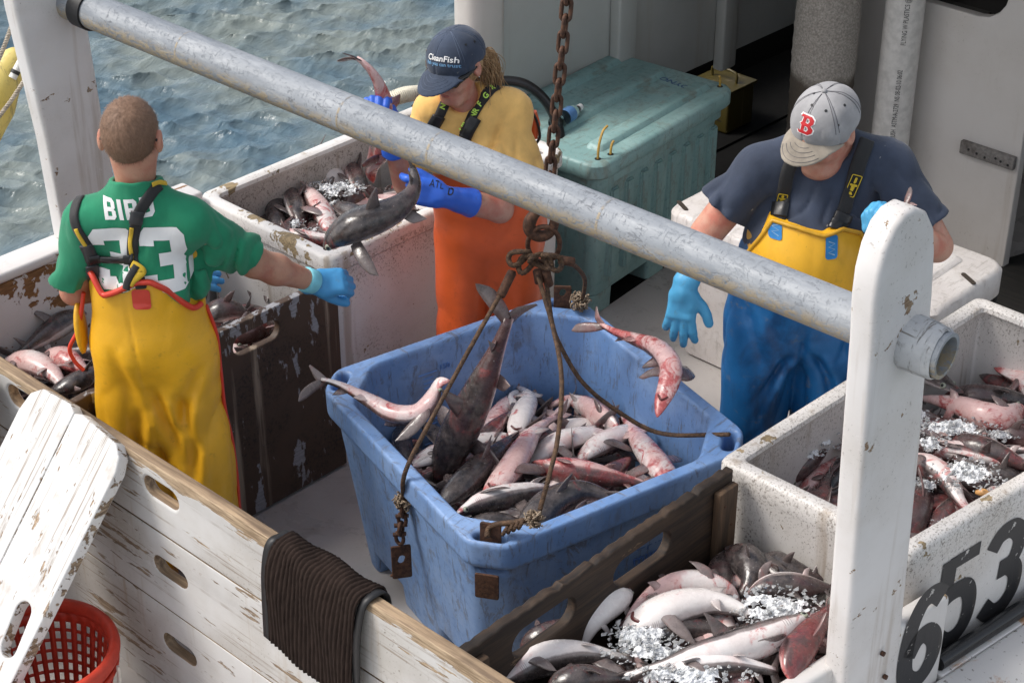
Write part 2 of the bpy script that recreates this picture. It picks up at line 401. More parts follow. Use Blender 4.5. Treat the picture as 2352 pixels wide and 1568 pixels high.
# ------------------------------------------------------------------ water: choppy harbour, one sheet out to the horizon
def build_water():
    rs = np.random.RandomState(8)
    view = math.atan2(_ca, _sa)                       # heading of the photograph in the boat frame
    a1 = np.linspace(view - R(5), view + R(23), 470); a2 = np.linspace(view + R(23), view + 2 * math.pi - R(5), 80)[1:-1]
    ang = np.r_[a1, a2]; r = list(np.arange(3.2, 8.4, .10)) + list(np.arange(8.4, 16.5, .019))
    while r[-1] < 46: r.append(r[-1] + r[-1] * .012)
    while r[-1] < 850: r.append(r[-1] * 1.09)
    r = np.array(r); A, RR = np.meshgrid(ang, r); X = RR * np.cos(A); Y = RR * np.sin(A); Z = np.zeros_like(X)
    dX = np.zeros_like(X); dY = np.zeros_like(X); fade = np.clip((60 - RR) / 20, 0, 1)
    wind = view + R(14); xy = np.stack([X.ravel(), Y.ravel(), np.zeros(X.size)], 1).astype(np.float32)
    for k in range(46):
        lam = .075 * 1.047 ** k * (.85 + .3 * rs.rand()); th = wind + rs.randn() * .42; kk = 2 * np.pi / lam
        amp = (.0150 if lam > .32 else .0235) * lam; ph = kk * (X * np.cos(th) + Y * np.sin(th)) + rs.rand() * 6.28
        g = np.clip(.55 + 1.1 * vnoise(xy + np.float32(k * 3.7), (1.6, 1.6, 1)), 0, 2).reshape(X.shape)
        Z += g * amp * np.cos(ph); q = .95; dX -= q * g * amp * np.sin(ph) * np.cos(th); dY -= q * g * amp * np.sin(ph) * np.sin(th)
    V = np.stack([X + dX * fade, Y + dY * fade, -0.95 + Z * fade], -1).reshape(-1, 3)
    n, m = X.shape; i = np.arange(n - 1)[:, None] * m + np.arange(m)[None]; j = np.arange(n - 1)[:, None] * m + (np.arange(m)[None] + 1) % m
    F = np.stack([i, j, j + m, i + m], -1).reshape(-1, 4)[:, ::-1]
    me = bpy.data.meshes.new('water'); me.vertices.add(len(V)); me.vertices.foreach_set('co', V.astype(np.float32).ravel())
    me.loops.add(len(F) * 4); me.loops.foreach_set('vertex_index', F.astype(np.int32).ravel()); me.polygons.add(len(F)); me.polygons.foreach_set('loop_start', np.arange(len(F), dtype=np.int32) * 4)
    me.update(calc_edges=True)
    t = NT('sea_water'); co = t.wco(); cw = t.wco((9, 26, 9), (0, 0, -view - R(14) + R(90))); n1 = t.noise(1, 4, .55, cw, .5); n2 = t.noise(2.4, 3, .6, cw, .4); big = t.noise(.9, 4, .6, co)
    c = t.mix(t.ramp(big, .35, .65), (.075, .130, .170), (.180, .210, .195))
    t.done(c, .06, t.bump(n1, .022, .6, t.bump(n2, .008, .5)), IOR=1.36)
    o = put('water', me, t.m, loc=(0, 0, -0.95)); tag(o, kind='structure')
build_water()

# ------------------------------------------------------------------ shared materials
M = {}
M['white'] = m_paint('white_gloss_paint', chip=.66, scale=7, speck=.55)
M['white_bin'] = m_paint('white_bin_gelcoat', base=(.74, .72, .70), under=(.17, .13, .08), undertone=(.36, .27, .15), chip=.625, scale=9, rim=(.755, .80), rimchip=.075, speck=.9, speckcol=(.10, .065, .045), grime=.75, specklo=.56, band=(.50, .77, .775, .70))
M['white_post'] = m_paint('white_post_paint', base=(.70, .68, .67), under=(.20, .12, .07), chip=.615, scale=11, speck=.75, grime=.55, rough=.42)
M['bulwark'] = m_paint('bulwark_paint', base=(.66, .62, .61), under=(.16, .075, .03), undertone=(.26, .13, .05), chip=.585, scale=10, rim=(1.60, 1.80), rimchip=.16, speck=.2, grime=.2)
M['plank'] = m_paint('painted_plank', base=(.55, .545, .535), under=(.15, .105, .07), undertone=(.31, .235, .16), chip=.575, scale=5, stretch=(5, .6, 5), speck=.7, grime=.8, rough=.6, ugrain=(7, .7, 7), lines=(70, 1.6, 70))
M['plank_top'] = m_paint('painted_plank_bare_top', base=(.55, .545, .535), under=(.20, .14, .085), undertone=(.40, .30, .195), chip=.585, scale=5, stretch=(5, .6, 5), rim=(.190, .232), rimchip=.20, speck=.7, grime=.8, rough=.6, ugrain=(7, .5, 7), lines=(70, 1.6, 70))
M['lean'] = m_paint('white_cutting_board', base=(.62, .62, .615), under=(.20, .14, .09), undertone=(.44, .33, .23), chip=.575, scale=5, stretch=(1.1, 4, 1.1), speck=.7, grime=.5, rough=.55, lines=(1.4, 60, 1.4))
M['darkwood'] = m_paint('scuffed_dark_plywood', base=(.070, .041, .025), under=(.23, .23, .24), undertone=(.31, .31, .33), chip=.575, scale=5, stretch=(1.8, 1.8, .7), speck=.95, speckcol=(.008, .006, .005), grime=1.0, specklo=.52, rough=.6)
M['darkwood2'] = m_wood('dark_stained_timber', (.009, .006, .005), (.058, .034, .019), axis=0, paint=(.20, .13, .075), pch=.65)
M['batten'] = m_wood('brown_batten', (.028, .017, .010), (.11, .064, .034), axis=2)
M['raw'] = m_wood('bare_sawn_edge', (.115, .075, .045), (.33, .235, .145), axis=1)
M['barewood'] = m_wood('bare_weathered_timber', (.15, .10, .062), (.42, .30, .185), axis=1)
M['pvc'] = None
M['rust'] = m_rust('rusty_steel'); M['rope_rust'] = m_rust('rusty_wire_rope', (.045, .026, .017), (.15, .085, .045))
M['black'] = plain('black_rubber', (.012, .012, .013), .5)
M['blackstrap'] = m_cloth('black_webbing', (.014, .014, .015), .001, .7)
M['deepshade'] = plain('painted_deep_shade', (.007, .007, .007), .9, Specular_IOR_Level=.1)  # near-black: deep shade put into the colour
M['greywall'] = m_paint('grey_wheelhouse_paint', base=(.46, .47, .45), chip=.80, speck=.15, grime=.3, rough=.5)
M['warmwall'] = m_paint('warm_white_bulkhead', base=(.60, .57, .54), under=(.25, .2, .15), chip=.76, speck=.4, grime=.35, rough=.5)

# ------------------------------------------------------------------ deck and boat
t = NT('deck_paint'); w_ = t.wco(); n = t.noise(1.8, 7, .62, w_, .4); f = t.noise(70, 4, .6, w_)
c = t.mix(t.ramp(n, .35, .68), (.40, .375, .36), (.50, .475, .455)); c = t.mix(t.math('MULTIPLY', t.ramp(t.noise(6, 8, .7, w_, .8), .55, .7), .5), c, (.22, .20, .185)); c = t.mix(t.math('MULTIPLY', t.ramp(f, .66, .72), .5), c, (.10, .085, .07))
c = t.mix(t.ramp(t.noise(11, 5, .6, w_, .5), .70, .72), c, (.20, .045, .035)); M['deck'] = t.done(c, t.ramp(n, .40, .60, .22, .62), t.bump(f, .0012, .6))
tag(box('deck', (-.6, 1.6, -.06), (9.4, 5.0, 0), M['deck'], bev=0), kind='structure')

boat = empty('fishing_boat', (4, 3.5, -1.0), 'white working fishing boat with bulwarks, wheelhouse side and dark cabin opening', 'boat')
# port bulwark
bw = box('bulwark', (-.8, 4.965, -.95), (3.625, 5.055, .83), M['bulwark'], boat, .02, 3)
box('bulwark_forward', (3.626, 5.03, -.95), (4.93, 5.06, .62), M['white_post'], boat, .01)
bc = box('bulwark_cap', (-.8, 4.955, .83), (3.625, 5.075, .868), m_paint('bulwark_cap_paint', base=(.72, .69, .67), under=(.20, .10, .04), undertone=(.33, .18, .08), chip=.57, scale=7, stretch=(.6, 2, 2), speck=.2), boat, .012, 3)
# starboard topside: flares outward going forward
PH = R(-7.4); SD = Vector((math.cos(PH), math.sin(PH), 0)); SN = Vector((math.sin(PH), -math.cos(PH), 0)); S0 = Vector((3.62, 1.95, 0))
def side(s, out, z): return S0 + SD * s + SN * out + Vector((0, 0, z))
def side_box(name, s0, s1, o0, o1, z0, z1, mat, parent, bev=.006):
    me = plate_me([rrect(s0, o0, s1, o1, .002)], 1, 0); bpy.data.meshes.remove(me)
    bm = bmesh.new(); bmesh.ops.create_cube(bm, size=1)
    for v in bm.verts: v.co = Vector(((s0 + s1) / 2 + v.co.x * (s1 - s0), (o0 + o1) / 2 + v.co.y * (o1 - o0), (z0 + z1) / 2 + v.co.z * (z1 - z0)))
    bmesh.ops.bevel(bm, geom=list(bm.edges), offset=bev, segments=3, affect='EDGES', profile=.5)
    for v in bm.verts: v.co = side(v.co.x, v.co.y, v.co.z)
    bmesh.ops.recalc_face_normals(bm, faces=bm.faces)
    return sharp(bm_obj(name, bm, mat, parent))
M['hullside'] = m_paint('hull_side_paint', base=(.62, .60, .58), under=(.17, .12, .08), undertone=(.38, .27, .15), chip=.64, scale=8, rim=(.50, .62), rimchip=.10, speck=.6, grime=.35)
hs_ = side_box('topside', -2.6, .13, .012, .07, .02, .645, M['hullside'], boat, .016)
side_box('topside_lower', -2.6, 5.2, -.03, .068, -.95, .018, M['white_post'], boat, .006)
# side deck outboard, with rust weeps
t = NT('side_deck_paint'); w_ = t.wco(); g = t.noise(7, 6, .65, w_, .5); f = t.noise(55, 4, .6, w_)
c = t.mix(t.math('MULTIPLY', t.ramp(f, .60, .68), .8), (.66, .645, .625), (.12, .09, .065)); c = t.mix(t.math('MULTIPLY', t.ramp(g, .565, .66), .85), c, (.42, .19, .05)); c = t.mix(t.ramp(t.noise(13, 5, .6, w_), .70, .73), c, (.25, .05, .03))
M['sidedeck'] = t.done(c, .5, t.bump(f, .001, .6))
side_box('side_deck', -2.6, 5.2, .074, .9, .16, .350, M['sidedeck'], boat, .01)
side_box('side_deck_inner', .14, 5.2, .012, .073, .16, .349, M['sidedeck'], boat, .004)
tube('rubbing_pipe', [side(.15, .045, .374), side(.7, .045, .374), side(2.4, .045, .374)], .024, plain('black_polished_pipe', (.015, .015, .016), .25), boat, 14)
tube('deck_line_pipe', [side(.45, .30, .366), side(1.4, .28, .366), side(2.4, .26, .366)], .014, M['black'], boat, 10)
# wheelhouse: port side wall with ribs, aft bulkhead, roof, dark cabin behind
box('wheelhouse_wall', (5.10, 4.905, .50), (9.3, 4.985, 2.25), M['greywall'], boat, .01)
box('corner_pillar', (4.94, 4.86, .875), (5.14, 5.0, 2.25), M['warmwall'], boat, .05, 4)
box('corner_pillar_foot', (4.94, 4.90, -.9), (5.14, 5.0, .874), M['warmwall'], boat, .01, 2)
for x0, x1 in ((5.82, 5.94), (6.58, 6.69)): box('wall_rib', (x0, 4.845, .46), (x1, 4.904, 2.2), M['greywall'], boat, .012, 3)
box('hull_lining', (5.16, 5.42, -.3), (9.3, 5.47, .56), M['deepshade'], boat, 0)
box('side_shelf', (5.16, 5.0, -.3), (9.3, 5.42, -.02), M['deepshade'], boat, 0)
box('wheelhouse_roof', (5.15, 1.72, 2.2), (9.5, 5.45, 2.30), M['white_post'], boat, .02)  # out of view; aft edge set for the shade it casts
box('cabin_end_wall', (9.2, 1.72, -.3), (9.3, 5.45, 2.2), M['deepshade'], boat, 0)
box('unseen_starboard_wall', (6.6, 1.62, -.1), (9.2, 1.7, 2.2), M['warmwall'], boat, .01)  # out of view, added to keep light out of the cabin
Mb = basis((6.6, 3.7, 0), (0, -1, 0), (0, 0, 1))
# bulkhead in the y-z plane: local x = -(y-3.7), local y = z
plate('bulkhead', [[(-.50, 0), (.425, 0), (.425, 2.19), (-.50, 2.19)], capsule2(.02, 1.205, .50, .25)], .05, Mb, M['warmwall'], boat, .006)
plate('bulkhead_return', [[(1.55, 0), (2.0, 0), (2.0, 2.19), (1.55, 2.19)]], .05, Mb, M['warmwall'], boat, .006)
sm = obj('steel_strip', *join_arr([]) if False else ([], []), None) if False else None
a_, b_ = at(2222, 345, X=6.56), at(2352, 385, X=6.56)
strip_m = m_rust('dull_steel_strip', (.16, .15, .14), (.26, .24, .225))
st = box('steel_strip', (6.545, 3.285, .475), (6.572, 3.545, .535), strip_m, boat, .006)
for k, yy in enumerate((3.50, 3.46, 3.42, 3.37, 3.345, 3.31)):
    tube('strip_hole', [(6.5445, yy, .507 - .006 * (k % 3)), (6.5435, yy, .507 - .006 * (k % 3))], .006, M['black'], st, 8)
# black torn rubber mat on the deck in the doorway
rg = random.Random(5); prof = []
e0, e1 = at(2215, 700, z=.004), at(2325, 590, z=.004)
for k in range(26): 
    q = e0.lerp(e1, k / 25); q += Vector((rg.uniform(-.012, .012), rg.uniform(-.02, .02), 0)); prof.append((q.x, q.y))
prof += [(7.6, 3.0), (7.6, 2.0), (5.6, 2.0), (5.75, 2.9)]
plate('rubber_floor_mat', [prof], .008, Matrix.Translation((0, 0, .008)), m_wood('torn_black_mat', (.006, .006, .006), (.02, .018, .015), axis=1), None, .001)
tag(bpy.data.objects['rubber_floor_mat'], 'torn black rubber mat on the deck in the dark doorway', 'mat')
tag(box('floor_shade_sheet', (5.62, 3.96, .001), (9.2, 4.9, .006), M['deepshade'], bev=0), kind='structure')  # near-black sheet over the deck, painting in the cabin's shade
# lagged exhaust trunk and the white drain pipe
t = NT('lagging_canvas'); w_ = t.co(); n = t.noise(4, 7, .65, w_); f = t.noise(110, 4, .6, w_); z = t.sep(w_)[2]
c = t.mix(t.ramp(t.math('ADD', z, t.math('MULTIPLY', n, .25)), .84, .92), (.085, .068, .052), (.42, .385, .345)); c = t.mix(t.ramp(t.math('ADD', z, t.math('MULTIPLY', n, .3)), .72, .60), c, (.27, .235, .205)); c = t.mix(t.ramp(f, .3, .75), t.mix(.55, c, (.05, .04, .03)), c)
lag = t.done(c, .95, t.bump(f, .003, .8))
Pz = np.linspace(0, 2.18, 120); rr_ = .135 + .0035 * np.sin(Pz * 2 * np.pi / .125) ** 8 + .002 * np.sin(Pz * 9)
V, F = tube_arr(np.stack([6.30 + .0 * Pz, 4.105 + 0 * Pz, Pz], 1), rr_, 32, up=(1, 0, 0))
tag(obj('exhaust_trunk', V, F, lag, None, True), 'thick exhaust pipe wrapped in stained grey canvas lagging by the bulkhead', 'pipe')
pv = tube('drain_pipe', [(6.46, 3.835, 0), (6.46, 3.835, 1.0), (6.46, 3.835, 2.19)], .082, plain('white_pvc', (.62, .60, .57), .32), None, 36)
tag(pv, 'white plastic drain pipe printed with black lettering standing against the bulkhead', 'pipe')
def pipe_print(txt, zc, size, sx=.8):
    me = text_me(txt, size, sx); cx = np.array((6.46, 3.835)); th0 = math.atan2(-.62, -.79)
    for v in me.vertices:
        s, h = v.co.x, v.co.y       # runs up the pipe
        th = th0 - (h / .0835); v.co = (cx[0] + .0835 * math.cos(th), cx[1] + .0835 * math.sin(th), zc + s)
    o = put('pipe_lettering', me, M['black'], pv, False); return o
pipe_print('3000# CRUSH  ASTM-A-2729  NS 08-02-10 06:02', .64, .030, .62)
pipe_print('FLYING W PLASTICS @ E P', 1.06, .030, .66)
# yellow fuel box in the dark opening
fb = empty('fuel_box', (6.93, 5.05, .2), 'small yellow metal fuel box with handle in the dark opening', 'box')
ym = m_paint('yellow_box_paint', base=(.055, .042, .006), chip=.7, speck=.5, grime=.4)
bxo = box('case', (6.82, 4.97, .02), (7.03, 5.20, .23), ym, fb, .012, 3)
box('lid', (6.81, 4.96, .232), (7.04, 5.21, .25), ym, fb, .006, 2)
tube('carry_handle', [(6.93, 5.01, .25), (6.93, 5.02, .30), (6.93, 5.15, .30), (6.93, 5.16, .25)], .007, ym, fb, 8, n=4)
def side_text(name, s, size, o, xdir, ydir, mat, parent, sx=1.0, bold=0.0):
    me = text_me(s, size, sx, 0, bold); me.transform(basis(o, xdir, ydir)); return put(name, me, mat, parent, False)
side_text('painted_letters', 'FUEL', .07, (6.8185, 5.08, .10), (0, -1, 0), (0, 0, 1), M['black'], fb)
side_text('painted_letters', 'CO', .05, (6.8185, 5.09, .18), (0, -1, 0), (0, 0, 1), M['black'], fb)
box('box_shelf', (6.6, 4.9, -.02), (9.2, 5.41, .018), M['deepshade'], boat, 0)
# ------------------------------------------------------------------ roller pipe and its two posts
t = NT('grey_pvc_pipe'); w_ = t.co(); sy_ = t.sep(w_); rel = t.math('SUBTRACT', sy_[2], t.math('MULTIPLY', sy_[1], .0303)); sy = (0, 0, rel)
n1 = t.noise(1, 5, .7, t.co((110, 24, 60), (0, .4, .7)), .9); n2 = t.noise(1, 5, .7, t.co((30, 120, 60), (.5, .2, -.5)), .9); big = t.noise(2.4, 5, .6, w_)
c = t.mix(t.ramp(big, .3, .7), (.180, .200, .225), (.275, .295, .32))
c = t.mix(t.math('MULTIPLY', t.ramp(t.noise(26, 5, .7, t.co((1, .2, 1))), .45, .7), .45), c, (.46, .475, .49))
scr = t.math('MAXIMUM', t.ramp(n1, .56, .64), t.ramp(n2, .57, .65)); lo_ = None
gate = t.ramp(t.math('ADD', t.noise(5, 4, .6, w_), t.math('MULTIPLY', t.ramp(rel, .16, .07), .12)), .46, .64); c = t.mix(t.math('MULTIPLY', t.math('MULTIPLY', scr, gate), .75), c, (.115, .125, .14))
gr = t.math('MULTIPLY', t.ramp(t.noise(60, 6, .75, t.co((1, .5, 1)), .8), .42, .54), t.math('MULTIPLY', t.ramp(t.math('ADD', rel, t.math('MULTIPLY', big, .06)), .162, .118), .95))
c = t.mix(gr, c, (.36, .29, .19))
h = t.math('SUBTRACT', gr, scr); M['pvc'] = t.done(c, t.ramp(big, .3, .7, .46, .62), t.bump(h, .0015, .6))
PA, PB = Vector((3.185, 5.09, 1.703)), Vector((3.381, 1.79, 1.603)); PX = (PB - PA).normalized()
roll = empty('roller_pipe', PA.lerp(PB, .5), 'long scratched grey plastic pipe spanning the boat between two white posts', 'pipe')
N_ = 160; P = [PA.lerp(PB, k / N_) for k in range(N_ + 1)]
rad = np.full(N_ + 1, .0585)
Vo, Fo = tube_arr(P, rad, 40); Vi, Fi = tube_arr(P, rad - .010, 40)
m_ = 40; F = [f for f in Fo if len(f) == 4] + [tuple(i + len(Vo) for i in f[::-1]) for f in Fi if len(f) == 4]
e0 = N_ * m_
for k in range(m_): l = (k + 1) % m_; F.append((e0 + k, e0 + l, len(Vo) + e0 + l, len(Vo) + e0 + k)); F.append((l, k, len(Vo) + k, len(Vo) + l))
sharp(obj('pipe_barrel', np.vstack([Vo, Vi]), F, M['pvc'], roll, True), 50)
for tt in (.205, .415, .52, .70):   # moulded joints of the pipe
    q = PA.lerp(PB, tt); tube('pipe_joint', [q - PX * .004, q - PX * .002, q + PX * .002, q + PX * .004], [.0586, .0591, .0591, .0586], M['pvc'], roll, 40)
q = PA.lerp(PB, .058); tube('end_collar', [q - PX * .03, q + PX * .028], .066, M['black'], roll, 32)
cm = m_plastic('chewed_grey_pvc', (.40, .41, .42), (.2, .2, .2), (.55, .56, .56), scratch=.8, dirtamt=.5)
# worn sleeve where the pipe passes out of the near post
V, F = tube_arr([PB - PX * .125, PB - PX * .05, PB - PX * .02, PB - PX * .012], [.070, .069, .066, .061], 36)
rs = np.random.RandomState(3); V = V + (vnoise(V.astype(np.float32), 55)[:, None] * .0028) * np.ones(3); sharp(obj('worn_sleeve', V, F[:-2], cm, roll, True), 50)

def curve_loop(pts, n=5): return [tuple(p) for p in cat(pts, n, True)]
# near post (outline in x-z)
My = lambda y: basis((0, y, 0), (1, 0, 0), (0, 0, 1))
op = [(3.282, .30), (3.262, .7), (3.235, 1.2), (3.210, 1.66), (3.198, 1.78), (3.200, 1.85), (3.215, 1.91), (3.245, 1.957), (3.285, 1.978), (3.33, 1.978), (3.385, 1.945), (3.425, 1.89), (3.442, 1.82), (3.458, 1.70), (3.50, 1.2), (3.535, .6), (3.548, .30)]
post = plate('gallows_post', [op], .072, My(1.922), M['white_post'], None, .016, 4)
tag(post, 'white painted post with rounded top carrying the near end of the grey pipe', 'post')
op2 = [(3.045, .875), (3.030, 1.25), (2.985, 1.72), (2.98, 1.86), (3.25, 1.86), (3.245, 1.65), (3.262, 1.25), (3.29, .875)]
post2 = plate('gallows_post', [op2], .075, My(5.02), M['white_post'], None, .016, 4)
tag(post2, 'white painted post on the far bulwark behind the man in the green shirt', 'post')
for (px_, zz) in ((3.43, .62), (3.46, .52)): tube('bolt', [(px_, 1.884, zz), (px_, 1.874, zz)], .007, M['rust'], post, 8)

# ------------------------------------------------------------------ fixed bins
def bin_(name, x0, y0, x1, y1, zt, mat, label, wall=.055, depth=.55, draft=.02, xf=None, group='white fish bins'):
    r = .05
    e = empty(name, (0, 0, 0), label, 'bin'); c = Vector(((x0 + x1) / 2, (y0 + y1) / 2, .01)); c = xf @ c if xf is not None else c
    e.location = c
    w = wall
    rings = [(x0 + draft, y0 + draft, x1 - draft, y1 - draft, r, .012), (x0 + .012, y0 + .012, x1 - .012, y1 - .012, r, zt - .075), (x0, y0, x1, y1, r, zt - .062), (x0, y0, x1, y1, r, zt - .014), (x0 + .005, y0 + .005, x1 - .005, y1 - .005, r, zt - .004), (x0 + .014, y0 + .014, x1 - .014, y1 - .014, r - .01, zt),
             (x0 + w - .014, y0 + w - .014, x1 - w + .014, y1 - w + .014, r * .6, zt), (x0 + w - .003, y0 + w - .003, x1 - w + .003, y1 - w + .003, r * .6, zt - .006), (x0 + w, y0 + w, x1 - w, y1 - w, r * .6, zt - .02), (x0 + w - .02, y0 + w - .02, x1 - w + .02, y1 - w + .02, r * .6, zt - .05), (x0 + w - .01, y0 + w - .01, x1 - w + .01, y1 - w + .01, r * .6, zt - depth)]
    o = loft('shell', rings, mat, e, 4, xf=xf); return e
midbin = bin_('fish_bin', 3.635, 4.285, 4.86, 5.02, .83, M['white_bin'], 'large white fish bin with grimy rim standing against the far bulwark')
M653 = Matrix.Translation((3.635, 2.60, 0)) @ Matrix.Rotation(R(-1.8), 4, 'Z') @ Matrix.Translation((-3.635, -2.60, 0))
def bin653():
    e = empty('fish_bin', (4.3, 2.25, .01), 'white fish bin with black painted numerals 653 on its outer side', 'bin')
    zt, w = .80, .055
    def ring(i, z, r=.04):
        ys = lambda x: side(x - 3.62, 0, 0).y
        a, b = 3.635 + i, 5.0 - i
        return [(a, ys(a) + i), (b, ys(b) + i), (b, 2.565 - i), (a, 2.605 - i)], z
    V, F = [], []
    spec = [(.005, .02), (.004, zt - .075), (0, zt - .062), (0, zt - .014), (.005, zt - .004), (.014, zt), (w - .014, zt), (w - .003, zt - .006), (w, zt - .02), (w - .018, zt - .05), (w - .01, zt - .52)]
    for i, z in spec:
        c4, _ = ring(i, z); 
        # rounded corners
        r = .035 if i < .03 else .02; n = 4; pts = []
        for k in range(4):
            p0, p1, p2 = Vector(c4[k - 1]), Vector(c4[k]), Vector(c4[(k + 1) % 4]); a = p1 + (p0 - p1).normalized() * r; b = p1 + (p2 - p1).normalized() * r
            for q in range(n + 1): t_ = q / n; pts.append(((1 - t_) ** 2 * a + 2 * t_ * (1 - t_) * p1 + t_ * t_ * b))
        V += [(p.x, p.y, z) for p in pts]
    m = 20
    for i in range(len(spec) - 1):
        for k in range(m): l = (k + 1) % m; F.append((i * m + k, i * m + l, (i + 1) * m + l, (i + 1) * m + k))
    F.append(tuple(range(m))[::-1]); F.append(tuple((len(spec) - 1) * m + k for k in range(m)))
    sharp(obj('shell', V, F, M['white_bin'], e, True), 40)
    return e
b653 = bin653()
# painted numerals: block figures drawn as strokes
M['numeral'] = m_paint('black_numeral_paint', base=(.022, .022, .024), under=(.55, .53, .5), undertone=(.6, .58, .55), chip=.60, scale=26, speck=0, grime=.1, rough=.45)
def band(pts, wd, n=6):
    P = cat(pts, n); T = np.gradient(P, axis=0); T /= np.linalg.norm(T, axis=1)[:, None]; Nn = np.stack([-T[:, 1], T[:, 0]], 1)
    return np.vstack([P + Nn * wd / 2, (P - Nn * wd / 2)[::-1]])
def strokes_me(strokes, thick):
    parts = []
    for k, (pts, wd, n) in enumerate(strokes):
        P = cat(pts, n) if n else np.array(pts, float); T = np.gradient(P, axis=0); T /= np.linalg.norm(T, axis=1)[:, None]; Nn = np.stack([-T[:, 1], T[:, 0]], 1)
        a, b = P + Nn * wd / 2, P - Nn * wd / 2; m = len(P); z = thick + k * .0006
        V = [(x, y, z) for x, y in a] + [(x, y, z) for x, y in b]; F = [(i + 1, i, m + i, m + i + 1) for i in range(m - 1)]; parts.append((V, F))
    return join_arr(parts)
def numeral(ch, cx, cz, wdt, hgt, out, parent):
    s = lambda L: [(cx + (x - .5) * wdt, cz + (y - .5) * hgt) for x, y in L]; bw_ = wdt * .40
    if ch == '5': S = [(s([(.95, .93), (.14, .93)]), hgt * .14, 0), (s([(.14, .99), (.12, .50)]), bw_, 0), (s([(.05, .545), (.35, .60), (.70, .57), (.86, .40), (.82, .18), (.58, .07), (.28, .08), (.04, .19)]), bw_ * .95, 5)]
    elif ch == '3': S = [(s([(.05, .80), (.25, .92), (.58, .93), (.83, .80), (.80, .62), (.62, .53), (.34, .525)]), bw_, 5), (s([(.34, .53), (.66, .51), (.87, .38), (.85, .19), (.60, .07), (.30, .07), (.03, .19)]), bw_, 5)]
    else: S = [(s([(.92, .84), (.68, .935), (.40, .90), (.19, .70), (.12, .42), (.18, .18), (.42, .07), (.68, .09), (.86, .24), (.84, .42), (.62, .54), (.38, .51), (.20, .38)]), bw_, 5)]
    V, F = strokes_me(S, .0)
    V = [side(v[0], out + v[2], v[1]) for v in V]
    return obj('painted_numeral', V, F, M['numeral'], parent)
def on_side(x, y, out): q = at_pl(x, y, side(0, out, 0), SN); return (q - S0).dot(SD), q.z
for ch, (a, b), out, par in (('5', ((2152, 1262), (2246, 1483)), -.0028, b653), ('3', ((2256, 1201), (2355, 1413)), -.0028, b653), ('6', ((2060, 1372), (2173, 1564)), .0712, hs_)):
    cx, cz = on_side((a[0] + b[0]) / 2, (a[1] + b[1]) / 2, out); print('numeral', ch, cx, cz)
    if par is hs_: cx = .02
    numeral(ch, cx, cz, .165, .335, out, par)

# ------------------------------------------------------------------ transverse wall of white boards
wallb = empty('pen_board_wall', (2.41, 3.4, 0), 'wall of weathered white boards with hand slots and bare wooden top', 'board wall')
Mx = lambda x: basis((x, 0, 0), (0, 1, 0), (0, 0, 1))          # local x = y, local y = z ; thickness along x
def slot(y, z, L=.155, h=.062): return capsule2(y, z, L, h)
rows = [(.685, .925, [slot(4.25, .845, .2, .07), slot(3.60, .838)]), (.405, .682, [slot(3.60, .56), slot(2.955, .565, .17, .07), slot(4.25, .55)]), (.10, .402, [slot(3.60, .272), slot(2.9, .27)])]
for k, (z0, z1, sl_) in enumerate(rows):
    lp = [(1.97, z0), (4.255 + .70, z0), (4.255 + .70, z1), (1.97, z1)]
    if k == 2: lp = [(1.97, z0), (2.5, z0), (2.56, z0 + .05), (3.50, z0 + .05), (3.58, z0 - .055), (3.90, z0 - .07), (3.98, z0 + .03), (4.955, z0 + .03), (4.955, z1), (1.97, z1)]
    plate('plank', [lp] + sl_, .042 if k == 0 else .038, Mx(2.41), M['plank_top'] if k == 0 else M['plank'], wallb, .012 if k == 0 else .006, 4, edge=M['barewood'] if k == 0 else M['raw'])
# ribbed doormat slung over the wall
def doormat():
    e = empty('ribbed_mat', (2.41, 2.95, .58), 'dark brown ribbed doormat with black rubber edging slung over the board wall', 'mat')
    mm = plain('brown_ribbed_carpet', (.024, .0155, .0125), .95, Specular_IOR_Level=.15)
    y0, y1 = 2.735, 3.112; path = cat([(2.462, .66), (2.461, .80), (2.457, .90), (2.44, .932), (2.41, .938), (2.382, .932), (2.366, .900), (2.355, .83), (2.352, .74), (2.350, .60)], 8)
    T = np.gradient(path, axis=0); T /= np.linalg.norm(T, axis=1)[:, None]; Nn = np.stack([T[:, 1], -T[:, 0]], 1)
    if Nn[0, 0] < 0: Nn = -Nn
    def strip(ya, yb, prof, ny, name, mat):
        ys = np.linspace(ya, yb, ny); V = []
        for i, (p, nn) in enumerate(zip(path, Nn)):
            s = i / (len(path) - 1); drop = 0
            for y in ys:
                hgt = prof(y, i); low = max(0, s - .45) / .55
                V.append((p[0] + nn[0] * hgt, y + low * .02, p[1] + nn[1] * hgt - low * (.045 * (y1 - y) / (y1 - y0) - .02)))
        m = ny; F = [(i * m + k, i * m + k + 1, (i + 1) * m + k + 1, (i + 1) * m + k) for i in range(len(path) - 1) for k in range(m - 1)]
        o = obj(name, V, F, mat, e, True); md = o.modifiers.new('s', 'SOLIDIFY'); md.thickness = .006; md.offset = -1; return o
    rn = np.random.RandomState(2).rand(500, 4)
    strip(y0 + .024, y1 - .024, lambda y, i: .0065 * abs(math.sin((y - y0) / .0152 * math.pi)) ** .7 + .0024 * rn[(i * 7 + int(y * 660)) % 500, int(y * 9999) % 4] + .004 * math.sin(y * 31 + i * .23), 22 * 7, 'carpet', mm)
    for a, b in ((y0, y0 + .0235), (y1 - .0235, y1)): strip(a, b, lambda y, i: .001, 3, 'rubber_edge', M['black'])
doormat()

